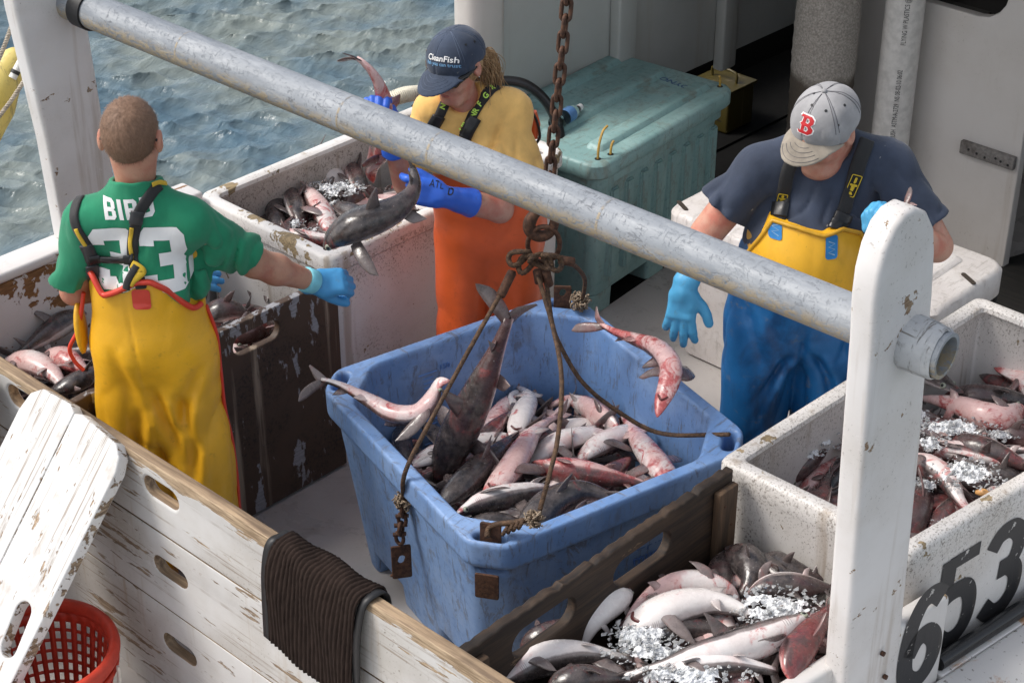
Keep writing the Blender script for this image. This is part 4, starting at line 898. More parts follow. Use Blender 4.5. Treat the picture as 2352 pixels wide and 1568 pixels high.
# ================================================================== the man in the green shirt, seen from behind
def man_green():
    p_ = Person((2.75, 4.06, 0), 'man in green numbered shirt and yellow bib trousers seen from behind, arm held out'); e = p_.e
    shL, shR = (-.168, 0, 1.395), (.135, 0, 1.40); elR, wrR = (.285, .15, 1.175), (.452, .295, 1.022); elL, wrL = (-.245, .05, 1.13), (-.03, .32, 1.02)
    hf_, X, Mh, (rt, fw, up) = head_fn((-.012, .012, 1.650), 176, 14)
    hR, _ = hand_fn(wrR, (1, .30, -.10), (-.15, -.75, .65), -1, [(48, 62, 40), (50, 62, 40), (52, 60, 40), (52, 55, 35)], splay=(5, 1.5, -1.5, -6), thumb=(.7, .35, -.6))
    hL, _ = hand_fn(wrL, (1, .35, -.05), (-.2, -.6, .75), -1, [(14, 14, 10), (12, 12, 10), (12, 12, 10), (12, 12, 10)], thumb=(.6, .6, -.5))
    def torso(p, g=0.0):
        d = econe(p, (-.015, .02, 1.34), (-.018, .025, 1.18), .096, .102, (1, 0, 0), 1.60); d = smin(d, econe(p, (-.018, .025, 1.18), (-.02, .02, .92), .104, .118, (1, 0, 0), 1.50), .05)
        d = smin(d, chain(p, [shL, (-.06, .0, 1.462), (.03, .0, 1.465), shR], [.056, .056, .056, .056]), .06); return d - g
    def body(p):
        d = torso(p, -.045); d = smin(d, rcone(p, (-.015, .006, 1.44), (-.013, .010, 1.58), .054, .057), .02); d = smin(d, hf_(p), .03)
        d = smin(d, chain(p, [shR, elR], [.052, .045], 0), .04); d = smin(d, smin(econe(p, elR, Vector(elR).lerp(Vector(wrR), .35), .044, .046, (0, .3, 1), 1.05), rcone(p, Vector(elR).lerp(Vector(wrR), .35), wrR, .045, .029), .02), .02)
        d = smin(d, chain(p, [shL, elL, wrL], [.052, .044, .030]), .03)
        for s in (-.105, .085): d = smin(d, chain(p, [(s, .02, .88), (s * 1.05, .015, .48), (s * 1.1, .02, .06)], [.05, .042, .036]), .03)
        return smin(d, np.minimum(hR(p), hL(p)) + .004, .012)
    p_.sdf('body', body, (-.36, -.2, .0), (.62, .52, 1.80), .0055, M['skinA'])
    # hair: close crop
    def hair(p):
        d = ellip(p, X(0, -.014, .024), (.0795, .100, .0965), Mh); q = (p - A3(X(0, 0, 0))) @ Mh
        low = -.078 + np.clip((q[:, 1] + .06) * 1.2, 0, .09) * .9; d = smax(d, low - q[:, 2], .010); d = smax(d, q[:, 1] - .066 - .2 * q[:, 2], .008)
        for s in (-1, 1): d = smax(d, -(np.linalg.norm((p - A3(X(.079 * s, .0, -.01))) , axis=1) - .026), .006)
        return d + .0012 * vnoise(p, 90)
    hm = m_hair('short_brown_hair', (.165, .092, .055), (.225, .132, .082), (160, 160, 90)); ho = p_.sdf('hair', hair, (-.13, -.14, 1.52), (.11, .16, 1.80), .0045, hm)
    rs = np.random.RandomState(1); me = ho.data; vs = [(v.co.copy(), v.normal.copy()) for v in me.vertices]; V, F = [], []
    crown = Vector(p_.W(X(0.01, -.075, .085))) - origin_of(ho)
    for k in rs.choice(len(vs), 9000):
        c, n = vs[k]; c = c + Vector(rs.randn(3) * .0016); g = (c - crown); g = (g - n * g.dot(n)).normalized() if g.length > .004 else Vector((1, 0, 0)); d = (n * .14 + g * 1.0 + Vector(rs.randn(3) * .22)).normalized() * rs.uniform(.009, .016); sd = d.cross(n).normalized() * .0005
        i = len(V); off = origin_of(ho); V += [c + sd + off, c - sd + off, c + d + off]; F.append((i, i + 1, i + 2))
    tag(obj('cropped_hair_tips', V, F, hm, ho), kind='stuff')
    # shirt
    hx = np.array([-.40, -.225, -.20, -.165, -.13, -.10, -.02, .02, .06, .13, .165, .20, .4]); hz = np.array([1.18, 1.175, 1.23, 1.245, 1.185, 1.20, 1.245, 1.245, 1.215, 1.125, 1.13, 1.17, 1.18])
    def shirt(p):
        d = torso(p, -.006); s0 = Vector(shR); s1 = Vector((.262, .13, 1.215)); dirR = (s1 - s0).normalized()
        sl = chain(p, [(.10, 0, 1.385), s0, s1 + dirR * .02], [.056, .060, .066]); d = smin(d, sl, .045)
        t0 = Vector(shL); t1 = Vector((-.236, .03, 1.175)); dl = (t1 - t0).normalized(); sl = chain(p, [(-.12, 0, 1.385), t0, t1 + dl * .02], [.056, .060, .066]); d = smin(d, sl, .045)
        d = smin(d, smax(rcone(p, (-.014, .004, 1.44), (-.013, .008, 1.56), .078, .070), p[:, 2] - 1.545 + .30 * (p[:, 1] + .06), .004), .035); d = smax(d, -rcone(p, (-.013, .008, 1.53), (-.012, .012, 1.70), .0605, .066), .004); d = smax(d, -(p[:, 2] - .95), .01)
        d = d + .035 * np.clip((np.interp(p[:, 0], hx, hz) - .012 - p[:, 2]) / .04, 0, 1) * (p[:, 1] < .03); w = np.clip((1.47 - p[:, 2]) * 5, .2, 1); d = d + folds(p, .006, (9, 9, 5), .022, (10, 10, 4.2), .3) * w
        # creases drawn towards the raised arm
        u = (p[:, 0] - .12) * .8 + (p[:, 2] - 1.2) * .55; d = d - .004 * np.clip(np.sin(u * 95 + 3 * vnoise(p, 6)), 0, 1) ** 2 * np.exp(-((p[:, 0] - .13) / .06) ** 2) * np.clip((1.42 - p[:, 2]) * 5, 0, 1)
        return hem(hem(d, p, s1, dirR), p, t1, dl)
    so = p_.sdf('shirt', shirt, (-.38, -.22, .93), (.40, .32, 1.60), .0065, M['green']); sb = bvh_of(so)
    # collar
    cen = Vector((-.013, .012, 1.540)); ring = []
    for a in np.linspace(0, 2 * np.pi, 40, endpoint=False): ring.append(p_.W((cen.x + .073 * math.cos(a), cen.y - .005 + .078 * math.sin(a), 1.507 + .030 * math.cos(a - math.pi / 2) * -1)))
    Rg = []
    for q in ring:
        c, n, _, _ = sb.find_nearest(q); Rg.append(c + n * .001)
    # trousers
    def trous(p):
        d = econe(p, (-.022, .025, 1.30), (-.022, .02, .98), .120, .122, (1, 0, 0), 1.44)
        L = econe(p, (-.105, .02, .95), (-.118, .015, .45), .100, .098, (1, 0, 0), 1.0); L = np.minimum(L, rcone(p, (-.118, .015, .45), (-.122, .02, .03), .098, .092))
        Rr = econe(p, (.075, .02, .95), (.096, .0, .45), .100, .106, (1, 0, 0), 1.02); Rr = np.minimum(Rr, rcone(p, (.096, .0, .45), (.118, .0, .03), .106, .104))
        d = smin(d, econe(p, (-.022, .02, 1.0), (-.018, .012, .70), .118, .090, (1, 0, 0), 1.46), .04); d = smin(d, smin(L, Rr, .03), .035)
        back = p[:, 1] < .02; top = np.where(back, np.interp(p[:, 0], hx, hz), 1.33); d = smax(d, p[:, 2] - top, .004)
        # flap of the bib standing off at the left hip
        d = smin(d, ellip(p, (-.232, .02, 1.02), (.022, .05, .10)), .02)
        q = p.copy(); w = np.clip((1.02 - p[:, 2]) * 4, .25, 1.0)
        d = d + folds(p, .010, (6, 6, 2.6), .017, (5.0, 5.0, 2.0), 2.1) * w
        # creases running down from the seat
        for (s0, z0, sl_, a) in ((-.02, .88, .55, .022), (.06, .86, .25, .018), (-.06, .80, -.30, .016), (-.10, .66, .35, .014), (.10, .70, -.20, .016), (.02, .60, .6, .016), (.13, .95, -.6, .012), (-.13, 1.02, .5, .010)):
            t_ = (z0 - p[:, 2]); line = p[:, 0] - s0 - sl_ * t_ * .55; m = np.exp(-(line / .020) ** 2) * np.clip(t_ / .06, 0, 1) * np.clip((.34 - t_) / .2, 0, 1); d = d + a * m - a * .7 * np.exp(-((line - .038) / .026) ** 2) * np.clip(t_ / .06, 0, 1) * np.clip((.34 - t_) / .2, 0, 1)
        # seam down the middle of the seat
        d = d + .004 * np.exp(-((p[:, 0] + .06 - .16 * np.clip(1.15 - p[:, 2], 0, 1) * .55) / .006) ** 2) * (p[:, 1] < 0)
        return d + .004
    to = p_.sdf('bib_trousers', trous, (-.40, -.25, .0), (.36, .28, 1.36), .0075, M['yellowoil']); tb = bvh_of(to)
    # red binding on the top edge and down the side
    pts = []
    for s in np.linspace(-.235, .195, 64):
        z = float(np.interp(s, hx, hz)); r = tb.ray_cast(p_.W((s, -.6, z - .012)), FV)
        if r[0] is not None: pts.append(r[0] + Vector((0, 0, .012)) - FV * .010)
    pts = [(pts[max(0, i - 1)] + pts[i] * 2 + pts[min(len(pts) - 1, i + 1)]) / 4 for i in range(len(pts))]; tube('red_binding', pts, .0095, M['redtrim'], to, 8)
    pts = []
    for k, (x, y) in enumerate(((483, 700), (490, 770), (503, 850), (520, 935), (535, 1010), (548, 1090), (560, 1170), (568, 1240))):
        q = p_.W(p_.L(x, y, 0.02)); c, n, _, _ = tb.find_nearest(q); pts.append(c + n * .001)
    tube('red_binding', pts, .006, M['redtrim'], to, 8, n=8)
    pts = [p_.W(p_.L(x, y, 0.0)) for x, y in ((192, 672), (186, 720), (178, 760), (160, 800), (172, 830), (192, 850))]
    tube('red_binding', pts, .0065, M['redtrim'], to, 8, n=8)
    for (x, y) in ((208, 672), (325, 675)):
        q, n = hit(tb, x, y + 12)
        if q is not None: decal('red_patch', poly_me([rrect(-.027, -.033, .027, .033, .012)]), q, RV, (0, 0, 1), tb, M['redtrim'], to, .003)
    # braces: snapped to the shirt
    def path(L):
        out = []
        for x, y in L:
            q, n = hit(sb, x, y)
            if q is not None: out.append(q)
        return out
    br = strap('brace', path([(188, 452), (174, 475), (170, 497), (176, 522), (190, 546), (204, 572), (212, 610), (214, 642), (215, 662)]), .030, sb, M['blackstrap'], e)
    strap('brace', path([(366, 424), (352, 438), (334, 464), (317, 494), (309, 530), (305, 560), (306, 590), (313, 622), (322, 648), (326, 662)]), .034, sb, M['blackstrap'], e)
    strap('brace_edge', path([(176, 522), (190, 550), (204, 574)]), .012, sb, M['yellowstrap'], e, .003, lift=.0065)
    strap('brace_edge', path([(303, 518), (301, 545), (301, 575), (306, 600)]), .012, sb, M['yellowstrap'], e, .003, lift=.0075)
    strap('brace_edge', path([(345, 424), (360, 420), (378, 424)]), .014, sb, M['yellowstrap'], e, .003, lift=.0075)
    for L in ([(196, 560), (205, 578), (212, 598)], [(316, 484), (313, 500), (311, 512)], [(211, 606), (214, 625), (215, 640)]): strap('tape_wrap', path(L), .040, sb, M['tape'], e, .006, lift=.004)
    strap('knotted_strap', path([(306, 605), (318, 612), (328, 622), (318, 632), (308, 640), (300, 652)]), .024, sb, M['yellowstrap'], e, .010, lift=.008)
    strap('knotted_strap', path([(292, 660), (298, 640), (308, 622), (318, 606)]), .022, sb, M['blackstrap'], e, .010, lift=.010)
    strap('brace_link', path([(206, 588), (225, 590), (262, 592), (290, 590), (312, 589)]), .022, sb, M['plasticbuckle'], e, .005, lift=.010)
    for x in (218, 300): 
        q, n = hit(sb, x, 590)
        if q is not None: strap('link_end', [q - RV * .018, q, q + RV * .018], .032, sb, M['plasticbuckle'], e, .005, lift=.011)
    # lettering and numerals on the shirt back
    th = lambda P, w, h, ox: [(ox + (x - .5) * w, (y - .5) * h) for x, y in P]
    three = [(0, .72), (0, .88), (.14, 1), (.86, 1), (1, .88), (1, .60), (.90, .50), (1, .40), (1, .12), (.86, 0), (.14, 0), (0, .12), (0, .29), (.32, .29), (.32, .20), (.67, .20), (.67, .40), (.40, .40), (.40, .60), (.67, .60), (.67, .80), (.32, .80), (.32, .72)]
    q, n = hit(sb, 318, 600); rx = (RV + Vector((0, 0, .03))).normalized()
    for ox in (-.072, .074): decal('printed_numeral', poly_me([th(three, .132, .205, ox)]), q, rx, (0, 0, 1), sb, M['whiteprint'], so, .0018)
    q, n = hit(sb, 292, 482)
    blk = {'B': [[(0, 0), (.8, 0), (1, .15), (1, .42), (.86, .5), (1, .58), (1, .85), (.8, 1), (0, 1)], [(.32, .18), (.66, .18), (.66, .40), (.32, .40)], [(.32, .60), (.66, .60), (.66, .82), (.32, .82)]],
           'I': [[(0, 0), (1, 0), (1, 1), (0, 1)]], 'R': [[(0, 0), (.32, 0), (.32, .38), (.5, .38), (.66, 0), (1, 0), (.82, .40), (1, .52), (1, .85), (.8, 1), (0, 1)], [(.32, .58), (.66, .58), (.66, .82), (.32, .82)]],
           'D': [[(0, 0), (.75, 0), (1, .2), (1, .8), (.75, 1), (0, 1)], [(.32, .2), (.66, .25), (.66, .75), (.32, .8)]]}
    x0 = -.072
    for ch_, w_ in (('B', .036), ('I', .013), ('R', .036), ('D', .036)):
        me = plate_me([[(x0 + a * w_, (b - .5) * .062) for a, b in lp] for lp in blk[ch_]], 0, 0, 0); bm = bmesh.new(); bm.from_mesh(me); bmesh.ops.delete(bm, geom=[f for f in bm.faces if f.normal.z < .5], context='FACES'); bm.to_mesh(me); bm.free()
        decal('printed_letter', me, q, (RV + Vector((0, 0, .10))).normalized(), (0, 0, 1), sb, M['whiteprint'], so, .0018); x0 += w_ + .0085
    # gloves
    def gl(h_, W, el, cuff):
        d_ = (Vector(el) - Vector(W)).normalized()
        return lambda p: smin(h_(p) - .0030, rcone(p, W, Vector(W) + d_ * .02, .035, .037), .012) + .0010 * vnoise(p, 50) + .0012 * np.clip(1 - np.abs(vnoise(p, 24)) * 2.5, 0, 1)
    go = p_.sdf('glove', gl(hR, wrR, elR, 0), (.38, .15, .84), (.66, .50, 1.13), .0036, M['glove_mid'])
    d_ = (Vector(elR) - Vector(wrR)).normalized(); a = Vector(wrR) + d_ * .012; tube('glove_cuff', [p_.W(a + d_ * k) for k in (-.004, .0, .034, .038)], [.037, .0395, .0405, .0385], M['glove_cuff'], go, 24)
    p_.sdf('glove', gl(hL, wrL, elL, 0), (-.10, .20, .86), (.26, .52, 1.14), .0045, M['glove_mid'])
    # spectacle arms behind the ears
    for s in (-1, 1): tube('spectacle_arm', [p_.W(X(.077 * s, .035, .004)), p_.W(X(.0825 * s, -.01, .012)), p_.W(X(.080 * s, -.032, .0))], .0028, M['black'], e, 6, n=4)
    return p_
man_green()
def cap_parts(p_, X, Mh, mat, crown=(.088, .108, .088), tilt=0.0, brimlen=.085, zc=.030, e=None, h=.0042, brimdrop=.30, nz=.002, brimmat=None, thread=None):
    """baseball cap: crown and brim in head axes (x right, y forward, z up)"""
    def fc(p):
        q = (p - A3(X(0, 0, 0))) @ Mh; c = q - A3((0, -.010, zc)); sl = np.clip(c[:, 2], 0, 1)
        d = ellip(c, (0, 0, 0), crown); pan = np.abs(np.sin(np.arctan2(c[:, 0], c[:, 1]) * 3)); d = d - .0012 + .0026 * np.exp(-(pan / .10) ** 2)
        d = np.maximum(d, -(ellip(c, (0, 0, -.002), tuple(x - .005 for x in crown)))); d = smax(d, -(q[:, 2] - (zc - .016) + .10 * np.clip(-q[:, 1], 0, 1) + 4.6 * q[:, 0] ** 2 * (q[:, 1] > .0)), .003)
        return d + .0022 * vnoise(p, 26)
    cr = p_.sdf('cap_crown', fc, X(0, 0, .03) - np.array([.15] * 3), X(0, 0, .03) + np.array([.15] * 3), h, mat, e)
    def fb(p):
        q = (p - A3(X(0, 0, 0))) @ Mh; x, y, z = q[:, 0], q[:, 1], q[:, 2]
        surf = zc - .006 - brimdrop * np.clip(y - .085, 0, 1) - 4.6 * x * x
        d = np.abs(z - surf) * .9 - .0032; r = np.sqrt((x / (crown[0] * .93)) ** 2 + ((y - .03) / (brimlen + .068)) ** 2) - 1; d = smax(d, r * .075, .004); r2 = np.sqrt((x / (crown[0] - .006)) ** 2 + ((y + .010) / (crown[1] - .006)) ** 2) - 1; d = smax(d, -r2 * .085, .003); return smax(d, -(y - .015), .003)
    br = p_.sdf('cap_brim', fb, X(0, .08, 0) - np.array([.17] * 3), X(0, .08, 0) + np.array([.17] * 3), h * .8, brimmat or mat, cr)
    b = bvh_of(cr); top = p_.W(X(0, -.010, zc + crown[2])); me = None
    parts = []; c0 = X(0, -.010, zc)
    for k in range(6):
        for off in (-.055, .055):
            a = R(60 * k) + off; P = []
            for el in np.linspace(84, 8, 16):
                d = np.array([math.sin(a) * math.cos(R(el)), math.cos(a) * math.cos(R(el)), math.sin(R(el))]) * np.array(crown) * 1.25; w = p_.W(c0 + Mh @ d.astype(np.float32)); o = p_.W(c0); r = b.ray_cast(w, (o - w).normalized())
                if r[0] is not None: P.append(r[0] + r[1] * .0004)
            if len(P) > 4: parts.append(tube_arr(P, .0009, 4))
    bb = bvh_of(br); zz = Vector(p_.M.to_3x3() @ Vector(Mh[:, 2]))
    for f_ in (.60, .70, .80, .90):
        P = []
        for a in np.linspace(-62, 62, 22):
            x, y = crown[0] * .93 * f_ * math.sin(R(a)) * 1.0, .03 + (brimlen + .068) * f_ * math.cos(R(a)); w = p_.W(X(x, y, .12)); r = bb.ray_cast(w, -zz)
            if r[0] is not None and y > crown[1] * .95: P.append(r[0] + zz * .0004)
        if len(P) > 4: parts.append(tube_arr(P, .0008, 4))
    if parts: tag(obj('stitching', *join_arr(parts), thread, cr, True), kind='stuff')
    n_ = Vector(p_.M.to_3x3() @ Vector(Mh[:, 2])); V, F = tube_arr([top - n_ * .003, top + n_ * .002, top + n_ * .0045, top + n_ * .006], [.0085, .008, .006, .0025], 12); obj('cap_button', V, F, mat, cr, True)
    return cr, b
def head_dir(p_, Mh, v): return p_.M.to_3x3() @ Vector(Mh @ np.array(v, np.float32))

# ================================================================== the woman in the yellow shirt
def woman():
    p_ = Person((4.04, 4.07, 0), 'woman in yellow shirt, navy cap and orange bib trousers sorting fish behind the grey pipe'); e = p_.e
    hf_, X, Mh, (rt, fw, up) = head_fn((.006, -.030, 1.500), -36, 13, roll=4, jaw=.95, sc_=.97)
    shR, shL = (-.080, .0, 1.315), (.190, .03, 1.315); elL, wrL = (.150, -.10, 1.000), (-.040, -.235, 1.118); elR, wrR = (-.175, -.05, 1.075), (-.215, -.135, 1.33)
    hL, _ = hand_fn(wrL, (-.93, -.22, .30), (-.10, -.92, .35), -1, [(32, 40, 25), (72, 75, 40), (74, 75, 40), (74, 70, 40)], splay=(3, 1, -1, -4), thumb=(.85, .45, -.25))
    hR, _ = hand_fn(wrR, (-.25, .05, .95), (.2, .95, .1), -1, [(62, 70, 40), (64, 70, 40), (64, 68, 40), (62, 64, 35)], thumb=(.5, .5, -.7))
    def torso(p, g=0.0):
        d = econe(p, (.060, .03, 1.25), (.085, .02, 1.10), .098, .110, (1, 0, 0), 1.52); d = smin(d, econe(p, (.085, .02, 1.10), (.11, .02, .86), .110, .122, (1, 0, 0), 1.45), .06)
        d = smin(d, chain(p, [shR, (.02, .01, 1.37), (.075, .01, 1.37), shL], [.054, .052, .052, .056]), .06)
        for s in (-.015, .125): d = smin(d, ellip(p, (s, -.07, 1.16), (.075, .06, .075)), .05)
        return d - g
    def body(p):
        d = torso(p, -.045); d = smin(d, rcone(p, (.035, .02, 1.34), (.008, -.02, 1.43), .055, .053), .03); d = smin(d, hf_(p), .025)
        d = smin(d, chain(p, [shL, elL], [.052, .044]), .03); d = smin(d, chain(p, [elL, Vector(elL).lerp(Vector(wrL), .4), wrL], [.043, .043, .028]), .02); d = smin(d, chain(p, [shR, elR, wrR], [.05, .042, .028]), .03)
        for s in (.02, .21): d = smin(d, chain(p, [(s, .02, .84), (s, .01, .45), (s, .02, .05)], [.05, .042, .034]), .03)
        return smin(d, np.minimum(hR(p), hL(p)) + .004, .012)
    p_.sdf('body', body, (-.36, -.42, .0), (.40, .26, 1.66), .0044, M['skinB'])
    def shirt(p):
        d = torso(p, -.005); s1 = Vector((.215, -.045, 1.105)); s0 = Vector(shL); dr = (s1 - s0).normalized(); sl = chain(p, [(.13, .01, 1.29), s0, s1 + dr * .02], [.052, .062, .074]); d = smin(d, sl, .05)
        t0 = Vector(shR); t1 = Vector((-.135, -.03, 1.14)); dl = (t1 - t0).normalized(); sl = chain(p, [(-.03, .01, 1.29), t0, t1 + dl * .02], [.05, .058, .066]); d = smin(d, sl, .05)
        d = smax(d, -rcone(p, (.022, -.035, 1.395), (-.01, -.10, 1.48), .064, .085), .010); d = smax(d, -(p[:, 2] - 1.0), .01)
        d = d + .035 * np.clip((np.interp(p[:, 0], [-.15, -.04, .20, .31], [1.02, 1.17, 1.17, 1.02]) - .012 - p[:, 2]) / .04, 0, 1) * (p[:, 1] < .03)
        d = d + folds(p, .006, (8, 8, 5), .022, (9.5, 9.5, 4.2), 4.4) * np.clip((1.37 - p[:, 2]) * 5, .2, 1)
        return hem(hem(d, p, s1, dr), p, t1, dl)
    so = p_.sdf('shirt', shirt, (-.34, -.24, .86), (.44, .26, 1.46), .0068, M['yellowT']); sb = bvh_of(so)
    def trous(p):
        d = econe(p, (.09, .02, 1.10), (.115, .02, .88), .124, .132, (1, 0, 0), 1.42); L = econe(p, (.035, .0, .86), (.02, -.02, .42), .104, .098, (1, 0, 0), 1.0); L = np.minimum(L, rcone(p, (.02, -.02, .42), (.02, .0, .02), .098, .094)); Rr = np.minimum(rcone(p, (.205, .02, .86), (.215, .0, .42), .104, .10), rcone(p, (.215, .0, .42), (.22, .02, .02), .10, .094))
        d = smin(d, econe(p, (.115, .02, .95), (.115, .01, .68), .126, .092, (1, 0, 0), 1.45), .04); d = smin(d, smin(L, Rr, .03), .035); d = smax(d, p[:, 2] - np.where(p[:, 1] < .02, np.interp(p[:, 0], [-.15, -.04, .20, .31], [1.02, 1.17, 1.17, 1.02]), 1.08), .004)
        w = np.clip((1.0 - p[:, 2]) * 4, .3, 1); return d + .004 + folds(p, .008, (6, 6, 2.6), .017, (5, 5, 2.0), 8.2) * w + .010 * np.exp(-((p[:, 0] - .11 + .12 * (.8 - p[:, 2])) / .02) ** 2) * np.clip((.85 - p[:, 2]) * 6, 0, 1) * (p[:, 1] < 0)
    to = p_.sdf('bib_trousers', trous, (-.22, -.28, .0), (.44, .28, 1.2), .0078, M['orangeoil'])
    # cap, hair, sunglasses
    cr, cb = cap_parts(p_, X, Mh, M['navycap'], crown=(.090, .110, .092), brimlen=.085, zc=.030, e=e, brimdrop=.38, thread=plain('faded_thread', (.10, .13, .19), .8))
    x_, y_ = head_dir(p_, Mh, (-1, 0, 0)), head_dir(p_, Mh, (0, -.75, .66))
    # letters follow the front of the crown
    c0 = p_.W(X(0, .085, .075)); side_v = (Vector((0, 0, CAMH)) - c0).normalized()
    def front(txt, sz, dz, mat, sx=1.0, dx=0.0):
        me = text_me(txt, sz, sx, 0, .0004); o_ = p_.W(X(dx, .075, zc_ + dz)); yv = head_dir(p_, Mh, (0, -.45, .9)); decal('embroidered_lettering', me, o_ + x_.cross(yv) * .05, x_, yv, cb, mat, cr, .0016, .01)
    zc_ = .058
    front('CleanFish', .027, .013, M['whiteprint'], 1.0, -.020); front('fish you can trust', .0165, -.008, plain('pale_blue_thread', (.16, .34, .55), .7), .95, -.020)
    for (x, y) in ((1070, 103), (1078, 98), (1090, 96)):
        q, n = hit(cb, x, y)
        if q is not None and x != 1078: tube('eyelet', [q, q + n * .0012], .0045, M['black'], cr, 10)
    hm = m_hair('sandy_blonde_hair', (.25, .14, .065), (.54, .36, .19), (60, 60, 10)); rs = np.random.RandomState(7); V_, F_ = [], []
    parts = []
    for k in range(900):
        a = rs.uniform(-.9, 1.0); s0 = X(.070 + .018 * rs.rand() if rs.rand() < .72 else -.075, -.045 + .055 * a, .028 - .030 * rs.rand()); L = rs.uniform(.16, .25)
        sgn = 1 if s0[0] > X(0, 0, 0)[0] else -1
        end = np.array([.118 + .022 * rs.randn() if sgn > 0 else -.04, .055 + .035 * rs.randn(), 1.335 + .03 * rs.randn()]); mid = (s0 + end) / 2 + np.array([.018 * sgn + .010 * rs.randn(), .025 + .014 * rs.randn(), .018 + .012 * rs.randn()])
        P = cat([s0, s0 * .7 + mid * .3 + np.array([.012 * sgn, .006, .008]), mid, end], 4); rad = np.linspace(.0015, .0006, len(P)); V, F = tube_arr([p_.W(q) for q in P], rad, 4); parts.append((V, F))
    ha = obj('hair', *join_arr(parts), hm, e, True)
    def hcap(p):
        q = (p - A3(X(0, 0, 0))) @ Mh; d = ellip(q, (0, -.022, .004), (.083, .090, .082)); d = smax(d, q[:, 1] - .022, .01); d = smax(d, q[:, 2] - .035, .01); return d + .002 * vnoise(p, (60, 60, 20))
    p_.sdf('under_hair', hcap, X(0, 0, 0) - np.array([.14] * 3), X(0, 0, 0) + np.array([.14] * 3), .005, hm, ha)
    tube('lips', [p_.W(X(a, .0905 - 14 * a * a, -.073 + 3 * a * a)) for a in np.linspace(-.021, .021, 9)], [.0015, .0038, .005, .0056, .0052, .0056, .005, .0038, .0015], plain('lip', (.40, .12, .10), .45), e, 8)
    gm = plain('dark_lens', (.01, .009, .008), .08)
    def gls(p):
        q = (p - A3(X(0, 0, 0))) @ Mh; d = None
        for s in (-1, 1):
            g = ellip(q, (.036 * s, .082, -.010), (.036, .016, .025)); d = g if d is None else np.minimum(d, g)
        d = np.minimum(d, rcone(q, (-.01, .1, .006), (.01, .1, .006), .004, .004))
        for s in (-1, 1): d = np.minimum(d, chain(q, [(.064 * s, .076, -.006), (.079 * s, .045, -.002), (.083 * s, -.02, .004)], [.013, .008, .004]))
        return d
    p_.sdf('sunglasses', gls, X(0, .05, 0) - np.array([.13] * 3), X(0, .05, 0) + np.array([.13] * 3), .0034, gm)
    tube('earring', [p_.W(X(.079 + .006 * math.cos(a), -.004, -.042 + .007 * math.sin(a))) for a in np.linspace(0, 6.28, 16, endpoint=False)], .0012, plain('silver', (.8, .8, .8), .2, Metallic=1.0), e, 6, True)
    # braces
    def path(L):
        out = []
        for x, y in L:
            q, n = hit(sb, x, y)
            if q is not None: out.append(q)
        return out
    for L, w in (([(1142, 200), (1128, 205), (1108, 228), (1090, 256), (1078, 284), (1066, 310)], .036), ([(1026, 226), (1018, 245), (1006, 270), (996, 292), (990, 306)], .036)): strap('brace', path(L), w, sb, M['blackstrap'], e, .005, lift=.003)
    for L in ([(1094, 268), (1080, 292), (1068, 318)], [(1008, 264), (996, 288), (986, 312)]): strap('brace_buckle', path(L), .046, sb, M['plasticbuckle'], e, .008, lift=.006)
    for (x, y), t_, a in (((1128, 206), 'R', 50), ((1114, 221), 'G', 50), ((1103, 238), 'F', 52), ((1090, 258), 'NR', 60), ((1014, 246), 'N', 60), ((1018, 238), 'A', 60), ((1068, 290), 'UR', 60)):
        q, n = hit(sb, x, y)
        if q is None: continue
        me = text_me(t_, .026, 1.0, 0, .0008); v = (RV * math.cos(R(a)) + Vector((0, 0, math.sin(R(a))))).normalized(); yv = Vector((0, 0, 1)) * math.cos(R(a)) - RV * math.sin(R(a)); me.transform(basis(q + n * .0125, v - n * v.dot(n), yv - n * yv.dot(n))); put('strap_lettering', me, M['neon'], e, False)
    tube('bib_back_tab', [p_.W(p_.L(1222, 258, .07)), p_.W(p_.L(1229, 285, .07)), p_.W(p_.L(1226, 318, .06))], [.017, .019, .014], M['orangeoil'], e, 12)
    tube('strap_end', [p_.W(p_.L(1214, 245, .06)), p_.W(p_.L(1232, 275, .05)), p_.W(p_.L(1240, 312, .05)), p_.W(p_.L(1232, 330, .05))], .005, M['blackstrap'], e, 6, n=5)
    # gloves with gauntlets
    for nm, h_, W, el, lo, hi, ln in (('glove', hL, wrL, elL, (-.28, -.46, .96), (.16, -.05, 1.32), .135), ('glove', hR, wrR, elR, (-.34, -.26, 1.14), (-.08, .04, 1.55), .12)):
        d_ = (Vector(el) - Vector(W)).normalized()
        def g(p, h_=h_, W=W, d_=d_, ln=ln):
            d = smin(h_(p) - .0032, smax(rcone(p, W, Vector(W) + d_ * (ln + .03), .033, .056), (p - A3(Vector(W) + d_ * ln)) @ A3(d_), .004), .014); return d + .0015 * vnoise(p, 30) + .0018 * np.clip(1 - np.abs(vnoise(p, 22)) * 2.5, 0, 1)
        go = p_.sdf(nm, g, lo, hi, .0042, M['glove_dk'])
        if h_ is hL:
            gb = bvh_of(go)
            for (x, y), t_, sz in (((1003, 424), 'ATL', .028), ((1036, 436), 'b', .046)):
                q, n = hit(gb, x, y)
                if q is not None: decal('glove_print', text_me(t_, sz), q, (RV * .9 + Vector((0, 0, -.25))), (.1, .1, 1), gb, M['black'], go, .0015, .01)
    return p_
woman()

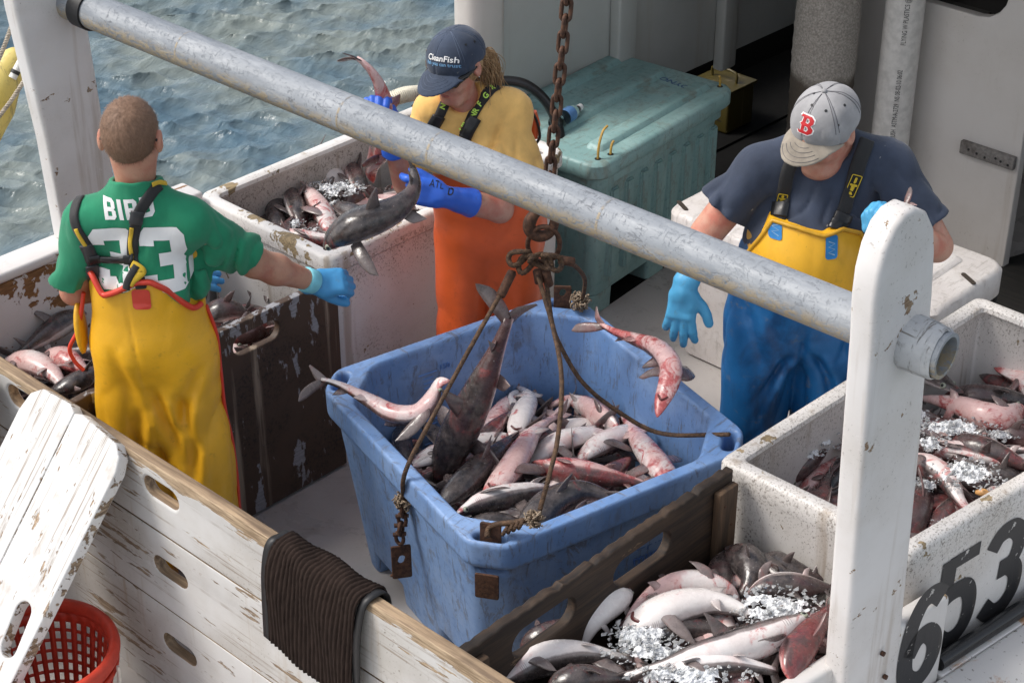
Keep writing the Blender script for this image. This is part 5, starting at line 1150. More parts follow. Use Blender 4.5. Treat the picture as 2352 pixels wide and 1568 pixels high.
# ================================================================== the older man in the grey cap
def man_grey():
    p_ = Person((4.36, 2.82, 0), 'older man in grey cap, navy shirt and blue and yellow bib trousers looking down'); e = p_.e
    hf_, X, Mh, (rt, fw, up) = head_fn((-.006, -.040, 1.562), -43, 18, roll=-4, jaw=1.10, sc_=1.03, nose=1.15)
    shR, shL = (-.185, .0, 1.405), (.215, .02, 1.415); elR, wrR = (-.335, -.02, 1.195), (-.405, -.115, 1.045); elL, wrL = (.375, -.05, 1.165), (.19, -.24, 1.30)
    hR, _ = hand_fn(wrR, (-.08, -.10, -1), (-.25, -.95, .1), 1, [(14, 14, 10), (10, 14, 10), (12, 16, 12), (16, 20, 14)], splay=(11, 3, -5, -13), thumb=(.62, .62, -.15), size=1.06, r=.0104)
    hL, _ = hand_fn(wrL, (-.75, -.35, .5), (-.5, -.6, -.5), -1, [(60, 60, 40), (62, 62, 40), (62, 60, 40), (60, 58, 35)], thumb=(.6, .4, -.6))
    def torso(p, g=0.0):
        d = econe(p, (.01, .02, 1.35), (-.005, .0, 1.18), .112, .138, (1, 0, 0), 1.58); d = smin(d, econe(p, (-.005, .0, 1.18), (-.02, .01, .86), .146, .140, (1, 0, 0), 1.40), .06)
        d = smin(d, chain(p, [shR, (-.04, .0, 1.485), (.06, .0, 1.49), shL], [.068, .060, .060, .068]), .07); d = smin(d, ellip(p, (-.025, -.07, 1.12), (.17, .125, .17)), .06); return d - g
    def body(p):
        d = torso(p, -.048); d = smin(d, rcone(p, (.015, .01, 1.46), (.012, -.02, 1.53), .072, .068), .05); d = smin(d, hf_(p), .03); d = smin(d, ellip(p, X(0, .035, -.118), (.058, .055, .035), Mh), .03)
        d = smin(d, chain(p, [shR, elR, Vector(elR).lerp(Vector(wrR), .4), wrR], [.060, .052, .050, .033]), .03); d = smin(d, chain(p, [shL, elL, Vector(elL).lerp(Vector(wrL), .4), wrL], [.060, .052, .050, .033]), .03)
        for s in (-.13, .09): d = smin(d, chain(p, [(s, .02, .84), (s, .01, .45), (s, .02, .05)], [.055, .045, .038]), .03)
        return smin(d, np.minimum(hR(p), hL(p)) + .004, .012)
    p_.sdf('body', body, (-.52, -.42, .0), (.50, .26, 1.74), .0046, M['skinC'])
    hx = np.array([-.4, -.25, -.20, -.15, -.08, .0, .06, .12, .17, .22, .4]); hz = np.array([1.04, 1.06, 1.18, 1.275, 1.270, 1.250, 1.262, 1.235, 1.15, 1.04, 1.02]) + .02
    def shirt(p):
        d = torso(p, -.005); s1 = Vector((-.288, -.012, 1.275)); s0 = Vector(shR); dr = (s1 - s0).normalized(); sl = chain(p, [(-.12, 0, 1.39), s0, s1 + dr * .02], [.058, .064, .082]); d = smin(d, sl, .05)
        t0 = Vector(shL); t1 = Vector((.335, -.028, 1.235)); dl = (t1 - t0).normalized(); sl = chain(p, [(.13, 0, 1.40), t0, t1 + dl * .02], [.058, .064, .080]); d = smin(d, sl, .05)
        d = smax(d, -rcone(p, (.014, -.035, 1.515), (-.02, -.10, 1.60), .076, .10), .010); d = smax(d, -(p[:, 2] - .90), .01)
        d = d + .035 * np.clip((np.interp(p[:, 0], hx, hz) - .012 - p[:, 2]) / .04, 0, 1) * (p[:, 1] < .03)
        d = d + folds(p, .006, (8, 8, 4.6), .020, (9, 9, 3.8), 11.7) * np.clip((1.5 - p[:, 2]) * 5, .2, 1)
        return hem(hem(d, p, s1, dr), p, t1, dl)
    so = p_.sdf('shirt', shirt, (-.48, -.28, .88), (.50, .28, 1.60), .0068, M['navyT']); sb = bvh_of(so)
    def trous(p):
        d = econe(p, (-.015, .0, 1.28), (-.02, .01, .90), .152, .158, (1, 0, 0), 1.42); d = smin(d, ellip(p, (-.025, -.07, 1.12), (.185, .145, .19)), .06)
        L = np.minimum(rcone(p, (-.135, .0, .88), (-.150, .0, .42), .122, .108), rcone(p, (-.150, .0, .42), (-.16, .0, .02), .108, .10)); Rr = np.minimum(rcone(p, (.085, .0, .88), (.10, .0, .42), .122, .108), rcone(p, (.10, .0, .42), (.10, .0, .02), .108, .10)); d = smin(d, econe(p, (-.02, .0, .95), (-.022, .0, .80), .146, .10, (1, 0, 0), 1.42), .04); d = smin(d, smin(L, Rr, .012), .03)
        top = np.where(p[:, 1] < .03, np.interp(p[:, 0], hx, hz), 1.15); d = smax(d, p[:, 2] - top, .004); w = np.clip((1.05 - p[:, 2]) * 4, .3, 1); d = d + .012 * np.exp(-((p[:, 0] + .022) / .012) ** 2) * np.clip((1.0 - p[:, 2]) * 8, 0, 1) * np.clip((p[:, 2] - .66) * 8, 0, 1)
        for (s0, z0, sl_, a) in ((-.06, .82, .9, .016), (.02, .82, -.9, .016), (-.10, .74, .5, .014), (.06, .74, -.5, .014), (-.20, .98, -.5, .012), (.14, .95, .5, .012), (-.14, .52, .7, .014), (.10, .5, -.6, .014)):
            t_ = (z0 - p[:, 2]); line = p[:, 0] - s0 + sl_ * t_ * .55; d = d + a * (np.exp(-(line / .014) ** 2) - .7 * np.exp(-((line - .03) / .022) ** 2)) * np.clip(t_ / .05, 0, 1) * np.clip((.24 - t_) / .15, 0, 1)
        return d + .004 + folds(p, .008, (6, 6, 2.6), .017, (5, 5, 2.0), 14.1) * w
    yl = np.interp
    def col(me, M4):
        pass
    to = p_.sdf('bib_trousers', trous, (-.42, -.30, .0), (.36, .28, 1.36), .0075, [M['blueoil'], M['yellowoil']])
    # the upper bib is yellow: choose the material by height on the body
    me = to.data; off = origin_of(to); Mi = p_.Mi
    for pl in me.polygons:
        c = Mi @ (pl.center + off); edge = float(np.interp(c.x, [-.27, -.20, -.12, -.04, .03, .10, .16, .22], [1.16, 1.17, 1.125, 1.09, 1.055, 1.03, 1.02, 1.0]))
        if c.z > edge and c.y < .06: pl.material_index = 1
    tb = bvh_of(to); pts = []
    for s in np.linspace(-.245, .185, 60):
        z = float(np.interp(s, hx, hz)); r = tb.ray_cast(p_.W((s, -.7, z - .012)), FV)
        if r[0] is not None: pts.append(r[0] + Vector((0, 0, .008)))
    tube('bib_hem', pts, .007, plain('worn_yellow_hem', (.62, .33, .02), .5), to, 8)
    def path(b, L):
        out = []
        for x, y in L:
            q, n = hit(b, x, y)
            if q is not None: out.append(q)
        return out
    strap('brace', path(sb, [(1818, 372), (1808, 400), (1800, 440), (1794, 480), (1790, 505)]), .044, sb, M['blackstrap'], e, .005, lift=.004)
    strap('brace', path(sb, [(2000, 288), (1990, 320), (1975, 365), (1958, 420), (1940, 475), (1925, 520)]), .048, sb, M['blackstrap'], e, .005, lift=.004)
    for L in ([(1798, 465), (1794, 482), (1790, 498)], [(1934, 492), (1927, 510), (1920, 530)]): strap('brace_buckle', path(sb, L), .056, sb, M['plasticbuckle'], e, .010, lift=.007)
    for (x, y) in ((1780, 520), (1910, 567)):
        q, n = hit(tb, x, y)
        if q is not None:
            decal('blue_tab', poly_me([rrect(-.019, -.034, .019, .034, .010)]), q, RV, (.0, .0, 1), tb, M['bluetab'], to, .004); zz = [(-.010 + .020 * (k % 2), .018 - k * .008) for k in range(6)]
            V, F = strokes_me([(zz, .0025, 0)], 0); decal('stitching', me_from(V, F), q, RV, (0, 0, 1), tb, plain('pale_stitch', (.35, .5, .62), .6), to, .0055)
    # woven badges on the braces
    for (x, y), (w_, h_), tl in (((1957, 423), (.017, .036), -18), ((1797, 450), (.015, .020), -5)):
        q, n = hit(sb, x, y)
        if q is None: continue
        q = q + n * .0135; a = R(tl); xv = RV * math.cos(a) + Vector((0, 0, math.sin(a))); yv = Vector((0, 0, 1)) * math.cos(a) - RV * math.sin(a); xv = xv - n * xv.dot(n); yv = yv - n * yv.dot(n)
        me = plate_me([rrect(-w_, -h_, w_, h_, .004), rrect(-w_ + .0025, -h_ + .0025, w_ - .0025, h_ - .0025, .003)], .001, 0); me.transform(basis(q, xv, yv)); put('woven_badge', me, M['yellowpr'], e, False)
        for lp in (capsule2(0, h_ * .50, h_ * .55, .008, R(90)), rrect(-w_ * .7, -h_ * .02, w_ * .7, h_ * .16, .002), [(-.005, -h_ * .45), (.005, -h_ * .45), (.006, 0), (-.006, 0)], [(-.008, -h_ * .8), (.008, -h_ * .8), (.003, -h_ * .55), (-.003, -h_ * .55)]):
            me = plate_me([lp], .001, 0); me.transform(basis(q + n * .0008, xv, yv)); put('woven_badge', me, M['yellowpr'], e, False)
    # cap
    cr, cb = cap_parts(p_, X, Mh, M['greycap'], crown=(.096, .116, .098), brimlen=.082, zc=.032, e=e, brimdrop=.40, brimmat=m_cloth('stained_brim_twill', (.27, .235, .19), .001, .9, .35, 700), thread=plain('dark_thread', (.075, .075, .085), .8))
    x_ = head_dir(p_, Mh, (-1, 0, 0)); yv = head_dir(p_, Mh, (0, -.45, .9))
    Bl = [[(-.5, -.62), (.22, -.62), (.46, -.44), (.50, -.2), (.30, .0), (.44, .18), (.42, .42), (.20, .60), (-.52, .62), (-.60, .44), (-.36, .44), (-.38, .12), (-.50, .02), (-.36, -.10), (-.36, -.44), (-.60, -.44)], [(-.12, .12), (.08, .12), (.16, .26), (.06, .42), (-.12, .42)], [(-.12, -.42), (.10, -.42), (.20, -.26), (.10, -.10), (-.12, -.10)]]
    def badge(sc_, grow, mat, lift):
        me = plate_me([[(x * sc_, y * sc_) for x, y in lp] for lp in Bl], 0, 0, 0)
        bm = bmesh.new(); bm.from_mesh(me); bmesh.ops.delete(bm, geom=[f for f in bm.faces if f.normal.z < .5], context='FACES'); bm.to_mesh(me); bm.free()
        o_ = p_.W(X(-.006, .085, .075)) + x_.cross(yv) * .05; decal('cap_emblem', me, o_, x_, yv, cb, mat, cr, lift, .008)
    me = plate_me([[(x * .052, y * .0505) for x, y in Bl[0]]] + [[((x - sum(q[0] for q in lp) / len(lp)) * .030 + sum(q[0] for q in lp) / len(lp) * .045, (y - sum(q[1] for q in lp) / len(lp)) * .030 + sum(q[1] for q in lp) / len(lp) * .045) for x, y in lp] for lp in Bl[1:]], 0, 0, 0)
    bm = bmesh.new(); bm.from_mesh(me); bmesh.ops.delete(bm, geom=[f for f in bm.faces if f.normal.z < .5], context='FACES'); bm.to_mesh(me); bm.free()
    decal('cap_emblem', me, p_.W(X(-.006, .085, .075)) + x_.cross(yv) * .05, x_, yv, cb, M['whiteprint'], cr, .0012, .008)
    badge(.045, 0, plain('red_thread', (.50, .015, .02), .6), .0026)
    for (x, y) in ((1865, 242), (1897, 255), (1940, 242), (1870, 215)):
        q, n = hit(cb, x, y)
        if q is not None: tube('eyelet', [q, q + n * .0012], .0045, M['black'], cr, 10)
    # grey hair at the sides
    hm = m_hair('white_grey_hair', (.42, .40, .38), (.66, .64, .62), (90, 90, 30))
    def hr(p):
        q = (p - A3(X(0, 0, 0))) @ Mh; d = ellip(q, (0, -.022, .006), (.084, .088, .088)); d = smax(d, q[:, 1] - .030, .008); d = smax(d, q[:, 2] - .040, .01); d = smax(d, -.060 - q[:, 2] + np.clip(q[:, 1] + .02, 0, .05) * 1.2, .01)
        for s in (-1, 1): d = smax(d, -(np.linalg.norm(q - A3((.083 * s, -.002, -.008)), axis=1) - .024), .006)
        return d + .003 * vnoise(p, (45, 45, 45))
    p_.sdf('hair', hr, X(0, 0, 0) - np.array([.14] * 3), X(0, 0, 0) + np.array([.14] * 3), .0048, hm)
    for nm, h_, W, el, lo, hi in (('glove', hR, wrR, elR, (-.56, -.32, .78), (-.28, .02, 1.14)), ('glove', hL, wrL, elL, (.0, -.44, 1.18), (.30, -.10, 1.46))):
        d_ = (Vector(el) - Vector(W)).normalized()
        def g(p, h_=h_, W=W, d_=d_): return smin(h_(p) - .0032, smax(rcone(p, W, Vector(W) + d_ * .09, .035, .044), (p - A3(Vector(W) + d_ * .06)) @ A3(d_), .004), .012) + .001 * vnoise(p, 50) + .0013 * np.clip(1 - np.abs(vnoise(p, 24)) * 2.5, 0, 1)
        p_.sdf(nm, g, lo, hi, .0038, M['glove_lt'])
    return p_
man_grey()
# ------------------------------------------------------------------ blue insulated tote hanging just clear of the deck
BC, BZ = Vector((3.588, 3.285, .0)), .70
_ez = Vector((-.041, -.010, .999)).normalized(); _e1 = Vector((math.cos(R(-15.2)), math.sin(R(-15.2)), 0)); _e1 = (_e1 - _ez * _e1.dot(_ez)).normalized(); _e2 = _ez.cross(_e1)
MB = Matrix((_e1, _e2, _ez)).transposed().to_4x4(); MB.translation = BC + Vector((0, 0, .006))
BLUE = m_plastic('blue_tote_plastic', (.130, .245, .485), (.07, .135, .29), (.225, .345, .575), rough=.42, scratch=.60, speck=.7, dirt=(.12, .11, .10), dirtamt=.45)
HA, HB = .492, .537
def blue_fn(p):
    x, y, z = p[:, 0], p[:, 1], p[:, 2]; ax, ay = np.abs(x), np.abs(y)
    def box2(a, b, r, ch):
        qx, qy = ax - a + r, ay - b + r; d = np.sqrt(np.maximum(qx, 0) ** 2 + np.maximum(qy, 0) ** 2) + np.minimum(np.maximum(qx, qy), 0) - r
        return smax(d, (ax + ay - (a + b - ch)) * .7071, .022)
    dr = .062 * (1 - np.clip(z / BZ, 0, 1)); o = box2(HA - .016 - dr, HB - .016 - dr, .04, .085); o = smax(np.maximum(o, z - .66), -z, .012)
    fl = smax(smax(box2(HA, HB, .035, .085), z - BZ, .007), (BZ - .095) - z, .010); o = smin(o, fl, .012)
    t = np.clip((BZ - z) / .6, 0, 1); i = smax(box2(HA - .048 - .035 * t, HB - .048 - .035 * t, .05, .150), .10 - z, .03); o = smax(o, -i, .008)
    for sx in (-1, 1):
        for sy in (-1, 1):
            cx, cy = sx * (HA - .070), sy * (HB - .070); u = ((x - cx) * sx - (y - cy) * sy) * .7071; v = ((x - cx) * sx + (y - cy) * sy) * .7071
            sl = np.sqrt(np.maximum(np.abs(u) - .032, 0) ** 2 + v ** 2) - .019; sl = np.maximum(sl, .56 - z); o = smax(o, -sl, .010)
            v2 = ((x - sx * (HA - .02)) * sx + (y - sy * (HB - .02)) * sy) * .7071
            pk = np.maximum(np.maximum(np.abs(u) - .075, -v2 - .035), np.maximum(z - .600, .46 - z)); o = smax(o, -pk, .020)     # pocket under the corner lug
    for s in (-1, 1):                                                       # fork openings
        o = smax(o, -np.maximum(np.maximum(np.abs(x - s * .20) - .085, z - .085), -z - .02), .015); o = smax(o, -np.maximum(np.maximum(np.abs(y - s * .22) - .09, z - .085), -z - .02), .015)
    pn = np.maximum(np.maximum(np.abs(y) - .33, np.abs(z - .36) - .19), -(x + HA - .02 - dr - .012))
    return o
_me = sdf_me(blue_fn, (-.53, -.58, -.03), (.53, .58, .74), .0082); _me.transform(MB)
blue = empty('blue_tote', MB @ Vector((0, 0, 0)), 'scuffed blue plastic tote full of dogfish slung from the rusty chain', 'tote')
put('tote_shell', _me, BLUE, blue)
BN = plain('moulded_blue', (.10, .22, .52), .5)
def on_bin(x, y, z): return MB @ Vector((x, y, z))
for k in range(16):      # moulded litre scale on the inner far wall
    L = .07 if k % 5 == 0 else .038; zz = .60 - k * .018; t_ = (BZ - zz) / .6; yy = HB - .0495 - .035 * t_
    V = [on_bin(-.10 - L / 2, yy, zz - .0022), on_bin(-.10 + L / 2, yy, zz - .0022), on_bin(-.10 + L / 2, yy - .0035, zz), on_bin(-.10 - L / 2, yy - .0035, zz), on_bin(-.10 - L / 2, yy, zz + .0022), on_bin(-.10 + L / 2, yy, zz + .0022)]
    obj('scale_mark', V, [(0, 1, 2, 3), (3, 2, 5, 4)], BN, blue)
_t = text_me('150', .028, 1.0, .0015); _t.transform(MB @ basis((-.035, HB - .056, .605), (1, 0, 0), (0, 0, 1))); put('moulded_lettering', _t, BN, blue, False)
_t = text_me('Sæplast\nmund.', .052, 1.1, .0015); _t.transform(MB @ basis((.12, -HB + .022 + .016, .44), (1, 0, 0), (0, .09, 1))); put('moulded_lettering', _t, plain('moulded_blue_dark', (.07, .16, .42), .5), blue, False)

# ------------------------------------------------------------------ chain, hook and wire sling
def link_arr():
    L, W, r = .0315, .0135, .0066; P = []
    for k in range(24):
        a = 2 * math.pi * k / 24; P.append((W * math.cos(a), 0, (L - W) * (1 if math.sin(a) > 0 else -1) + W * math.sin(a)) if abs(math.sin(a)) > 1e-6 else (W * math.cos(a), 0, 0))
    return tube_arr(P, r, 8, True)
K0, K1 = Vector((3.655, 3.30, 1.400)), Vector((3.755, 3.30, 2.20)); cd = (K1 - K0).normalized()
chn = empty('lifting_chain', K0, 'rusty lifting chain running up out of the picture above the blue tote', 'chain')
lv, lf = link_arr(); lm = me_from(lv, lf, 'link'); lm.materials.append(M['rust']); lm.polygons.foreach_set('use_smooth', [True] * len(lm.polygons))
q0 = cd.to_track_quat('Z', 'Y'); nl = int((K1 - K0).length / .0475)
for k in range(nl + 1):
    o = bpy.data.objects.new('link', lm); COL.objects.link(o); o.parent = chn; o.location = K0 + cd * (.0475 * k) - K0; o.rotation_mode = 'QUATERNION'
    o.rotation_quaternion = q0 @ Matrix.Rotation(R(25 + 90 * (k % 2) + 6 * math.sin(k * 1.7)), 3, 'Z').to_quaternion()
# hook in a plane facing the quay
hk = empty('lifting_hook', K0, 'rusty forged hook at the end of the lifting chain holding the ring', 'hook')
hp = [(.030, .07), (.034, .035), (.036, .0), (.030, -.030), (.012, -.052), (-.012, -.056), (-.034, -.042), (-.040, -.018), (-.030, .008), (-.012, .030), (.002, .055)]
HK = Vector((3.635, 3.30, 1.335)); P = cat([HK + RV * a + Vector((0, 0, b)) - FV * .0 for a, b in hp], 6); s = np.linspace(0, 1, len(P)); V, F = tube_arr(P, np.interp(s, [0, .2, .5, .75, 1], [.011, .014, .019, .020, .009]), 12); obj('hook_body', V, F, M['rust'], hk, True)
KN = Vector((3.605, 3.30, 1.215))
rg_ = empty('lifting_ring', KN, 'rusty steel ring hanging in the hook above the blue tote', 'ring')
rc = HK + Vector((0, 0, -.085)) + RV * .004; tube('ring_bar', [rc + RV * .048 * math.cos(a) + Vector((0, 0, .066 * math.sin(a))) - FV * .012 * math.sin(a) for a in np.linspace(0, 2 * np.pi, 40, endpoint=False)], .0078, M['rust'], rg_, 10, True)
slg = empty('wire_sling', KN, 'four-legged rusty wire rope sling with frayed splices holding the blue tote', 'sling')
def corner(sx, sy, z=BZ): return on_bin(sx * (HA - .070), sy * (HB - .070), z)
cN, cR, cB, cL = corner(-1, -1), corner(1, -1), corner(1, 1), corner(-1, 1)
# eye loops at the knot
rs = random.Random(3)
for k, (dx, dz, tl) in enumerate(((-.05, .005, .5), (-.025, -.012, .9), (.015, -.005, -.3), (.05, .0, -.7))):
    c_ = KN + RV * dx + Vector((0, 0, dz)); lp = []
    for a in np.linspace(0, 2 * np.pi, 18, endpoint=False):
        u, v = .034 * math.cos(a), .019 * math.sin(a); lp.append(c_ + RV * (u * math.cos(tl) - v * math.sin(tl)) + Vector((0, 0, u * math.sin(tl) + v * math.cos(tl))) - FV * (.012 * math.sin(a * 2 + k) + .006 * k))
    lp.append(lp[0]); cable('eye_loop', lp, .0085, M['rope_rust'], slg, 5, .05, 3)
leg = lambda pts: cable('wire_leg', pts, .0072, M['rope_rust'], slg, 5, .042, 8)
KL = KN + RV * -.065 + Vector((0, 0, -.045))
# left leg: over the rim, then hanging down outside
E_ = at(960, 1075, z=.72); e2 = Vector(E_) + Vector((-.03, .02, 0)); d1 = at(926, 1150, z=.56); low = Vector((d1.x, d1.y, .53))
leg([KL, KL.lerp(e2, .35) + Vector((0, 0, .012)), KL.lerp(e2, .7) + Vector((0, 0, .012)), e2, d1])
leg([KN + RV * .005 + Vector((0, 0, -.05)), at(1272, 760, X=3.50), at(1290, 870, X=3.36), at(1282, 1000, X=3.25), at(1262, 1090, X=3.17), at(1240, 1170, X=3.12)])
leg([KN + RV * .03 + Vector((0, 0, -.05)), at(1268, 740, X=3.62), at(1290, 800, X=3.65), at(1340, 880, X=3.69), at(1420, 945, X=3.76), at(1520, 995, X=3.82), cR + Vector((0, 0, .02))])
leg([KN + RV * .075 + Vector((0, 0, -.008)), at(1322, 612, X=3.85), at(1342, 638, X=4.0), at(1342, 665, X=4.06), at(1336, 690, X=4.09)])
for a, b in ((KL + RV * -.004, KL.lerp(e2, .13)), (KN + RV * .005 + Vector((0, 0, -.04)), KN + RV * .012 + Vector((0, 0, -.085))), (KN + RV * .03 + Vector((0, 0, -.04)), KN + RV * .042 + Vector((0, 0, -.095))), (KN + RV * .07 + Vector((0, 0, -.005)), KN + RV * .11 + Vector((.01, 0, -.018)))):
    tube('ferrule', [a, a.lerp(b, .05), a.lerp(b, .95), b], [.011, .0145, .0145, .011], M['rust'], slg, 12)
fray = m_wood('frayed_twine', (.16, .11, .07), (.42, .34, .25), axis=0)
def splice(c, r, n=90, seed=1):
    g = random.Random(seed); parts = []
    for _ in range(n):
        d = Vector((g.gauss(0, 1), g.gauss(0, 1), g.gauss(0, 1))).normalized(); p = Vector(c) + d * r * g.uniform(.2, .8); q = p + (d.cross(Vector((g.gauss(0, 1), g.gauss(0, 1), g.gauss(0, 1)))).normalized() * .8 + d * .4) * r * g.uniform(.5, 1.1); parts.append(tube_arr(cat([p, (p + q) / 2 + d * r * .2, q], 3), .0026, 4))
    V, F = join_arr(parts); return tag(obj('frayed_splice', V, F, fray, slg, True), kind='stuff')
splice(d1, .026, 120, 1); sN = at(1228, 1190, X=3.10); splice(sN, .024, 110, 2); splice(at(1332, 692, X=4.09), .030, 150, 3)
# plates in the corner slots and the loose plate outside
def plate_hook(top, w, h, rotz, name, tilt=0.0, hole=True, par=None):
    M4 = Matrix.Translation(top) @ Matrix.Rotation(rotz, 4, 'Z') @ Matrix.Rotation(R(90) + tilt, 4, 'X')
    lps = [rrect(-w / 2, -h, w / 2, 0, .006)] + ([capsule2(0, -h * .42 if h > .1 else -.025, .03, .020, R(70))] if hole else [])
    return plate(name, lps, .008, M4, M['rust'], par or slg, .0015)
a_cor = math.atan2(_e2.y, _e2.x)
plate_hook(cN + Vector((0, 0, .045)), .062, .105, math.atan2(_e1.y, _e1.x) - R(45), 'hook_plate', hole=False)
plate_hook(on_bin(-(HA - .030), -(HB - .030), .605), .07, .085, math.atan2(_e1.y, _e1.x) - R(45), 'hook_tongue', hole=False)
plate_hook(cB + Vector((0, 0, .07)), .06, .10, math.atan2(_e1.y, _e1.x) - R(45) + R(10), 'hook_plate')
cable('wire_leg', [sN, sN.lerp(cN, .45) + Vector((0, 0, .015)), cN + Vector((0, 0, .035)), cN + Vector((-.02, -.005, .01))], .0085, M['rope_rust'], slg, 5, .04, 6)
for k in range(4): 
    lp = [sN.lerp(cN, .30 + .12 * k) + Vector((.013 * math.cos(a), .010 * math.cos(a + 1), .016 * math.sin(a))) for a in np.linspace(0, 6.28, 12, endpoint=False)]; lp.append(lp[0]); cable('seizing_turn', lp, .006, M['rope_rust'], slg, 4, .03, 3)
# loose links and plate below the left splice
pz = Vector(d1)
for k in range(4):
    c_ = pz + Vector((-.004 * k, .003 * k, -.035 - .034 * k)); rt_ = R(90 * (k % 2) + 20)
    P = [c_ + Vector((.013 * math.cos(a) * math.cos(rt_), .013 * math.cos(a) * math.sin(rt_), .023 * math.sin(a))) for a in np.linspace(0, 2 * np.pi, 16, endpoint=False)]; tube('shackle_link', P, .0062, M['rust'], slg, 8, True)
    tube('link_bolt', [c_ + RV * -.02 + Vector((0, 0, .012)), c_ + RV * .02 + Vector((0, 0, .016))], .007, M['rust'], slg, 8)
pt = pz + Vector((-.012, .006, -.165)); plate_hook(pt, .062, .115, math.atan2(RV.y, RV.x) + R(12), 'hook_plate', R(-6))
plate_hook(pt + Vector((-.012, -.008, -.100)), .062, .022, math.atan2(RV.y, RV.x) + R(12), 'plate_lip', R(50), hole=False)
# ------------------------------------------------------------------ dogfish
def m_fish():
    t = NT('wet_dogfish_skin'); a = t.node('Attribute'); a.attribute_name = 'fish'; sx = t.sep(a.outputs['Vector']); T, A, FN = sx[0], sx[1], sx[2]
    oi = t.node('ObjectInfo'); oc = t.sep(oi.outputs['Color']); blood, dark = oc[0], oc[1]
    mp = t.node('Mapping'); tc = t.node('TexCoord'); t.ln(tc.outputs['Object'], mp.inputs[0]); rn = t.node('CombineXYZ'); 
    for k in range(3): t.ln(t.math('MULTIPLY', oi.outputs['Random'], 7.0 + k * 3), rn.inputs[k])
    t.ln(rn.outputs[0], mp.inputs['Location']); co = mp.outputs[0]
    n = t.noise(9, 5, .6, co, .4); n2 = t.noise(45, 4, .6, co); n3 = t.noise(15, 7, .7, co, 1.2); n4 = t.noise(5, 5, .6, co, .6)
    k = t.math('ADD', A, t.math('MULTIPLY', t.math('SUBTRACT', n, .5), .22)); k = t.math('SUBTRACT', k, t.math('MULTIPLY', t.math('SUBTRACT', dark, .5), .5))
    back = t.mix(t.ramp(t.noise(28, 6, .7, co), .35, .66), (.026, .022, .023), (.090, .074, .070)); fl = t.mix(t.ramp(n, .3, .7), (.15, .125, .12), (.25, .215, .205)); bel = t.mix(t.ramp(n4, .3, .7), (.64, .58, .56), (.80, .77, .75))
    c = t.mix(t.ramp(k, .33, .47), back, fl); c = t.mix(t.ramp(k, .49, .57), c, bel)
    # bruising and blood
    bm_ = t.math('ADD', n3, t.math('MULTIPLY', t.math('SUBTRACT', blood, .5), .34)); hd = t.ramp(T, .14, .03); bm_ = t.math('ADD', bm_, t.math('MULTIPLY', t.math('MULTIPLY', hd, blood), .16)); bm_ = t.math('ADD', bm_, t.math('MULTIPLY', FN, .03))
    bm_ = t.math('ADD', bm_, t.math('MULTIPLY', t.math('SUBTRACT', t.noise(4.2, 3, .5, co), .5), .42))
    pink = t.math('MULTIPLY', t.ramp(t.math('ADD', n4, t.math('MULTIPLY', t.math('SUBTRACT', blood, .5), .60)), .45, .64), .70); c = t.mix(pink, c, t.mix(t.ramp(k, .40, .60), (.10, .045, .045), (.55, .27, .25)))
    c = t.mix(t.math('MULTIPLY', t.ramp(bm_, .55, .70), t.ramp(k, .34, .60, .30, .86)), c, t.mix(t.ramp(n2, .35, .65), (.30, .014, .018), (.48, .085, .080)))
    # gill slits and pale specks
    g = t.math('MULTIPLY', t.ramp(t.math('SINE', t.math('MULTIPLY', T, 560.0)), .75, .95), t.math('MULTIPLY', t.ramp(T, .150, .156), t.ramp(T, .205, .199))); g = t.math('MULTIPLY', g, t.math('MULTIPLY', t.ramp(A, .38, .45), t.ramp(A, .72, .64))); c = t.mix(t.math('MULTIPLY', g, .8), c, (.10, .03, .03))
    c = t.mix(t.math('MULTIPLY', t.ramp(t.noise(150, 2, .5, co), .72, .75), .5), c, (.6, .58, .56))
    fc = t.mix(t.ramp(n, .3, .7), (.10, .082, .078), (.24, .19, .18)); c = t.mix(t.math('MULTIPLY', FN, .72), c, fc)
    return t.done(c, t.ramp(n2, .3, .7, .16, .36), t.bump(n2, .0022, .7, t.bump(n, .008, .5)), Coat_Weight=.25, Coat_Roughness=.2)
M['fish'] = m_fish(); M['eyeball'] = plain('fish_eye', (.30, .32, .25), .15); M['pupil'] = plain('fish_pupil', (.01, .012, .012), .08); M['mouth'] = plain('fish_mouth', (.10, .018, .018), .35)
_ft = np.array([0, .012, .03, .06, .10, .15, .20, .28, .36, .44, .52, .60, .68, .74, .79, .83, .87]); _fw = np.array([.004, .012, .021, .032, .042, .049, .053, .055, .053, .049, .043, .035, .026, .020, .016, .013, .010]); _fh = np.array([.003, .007, .011, .017, .025, .034, .041, .048, .049, .046, .040, .033, .025, .020, .017, .015, .014])
FISH_N = [0]
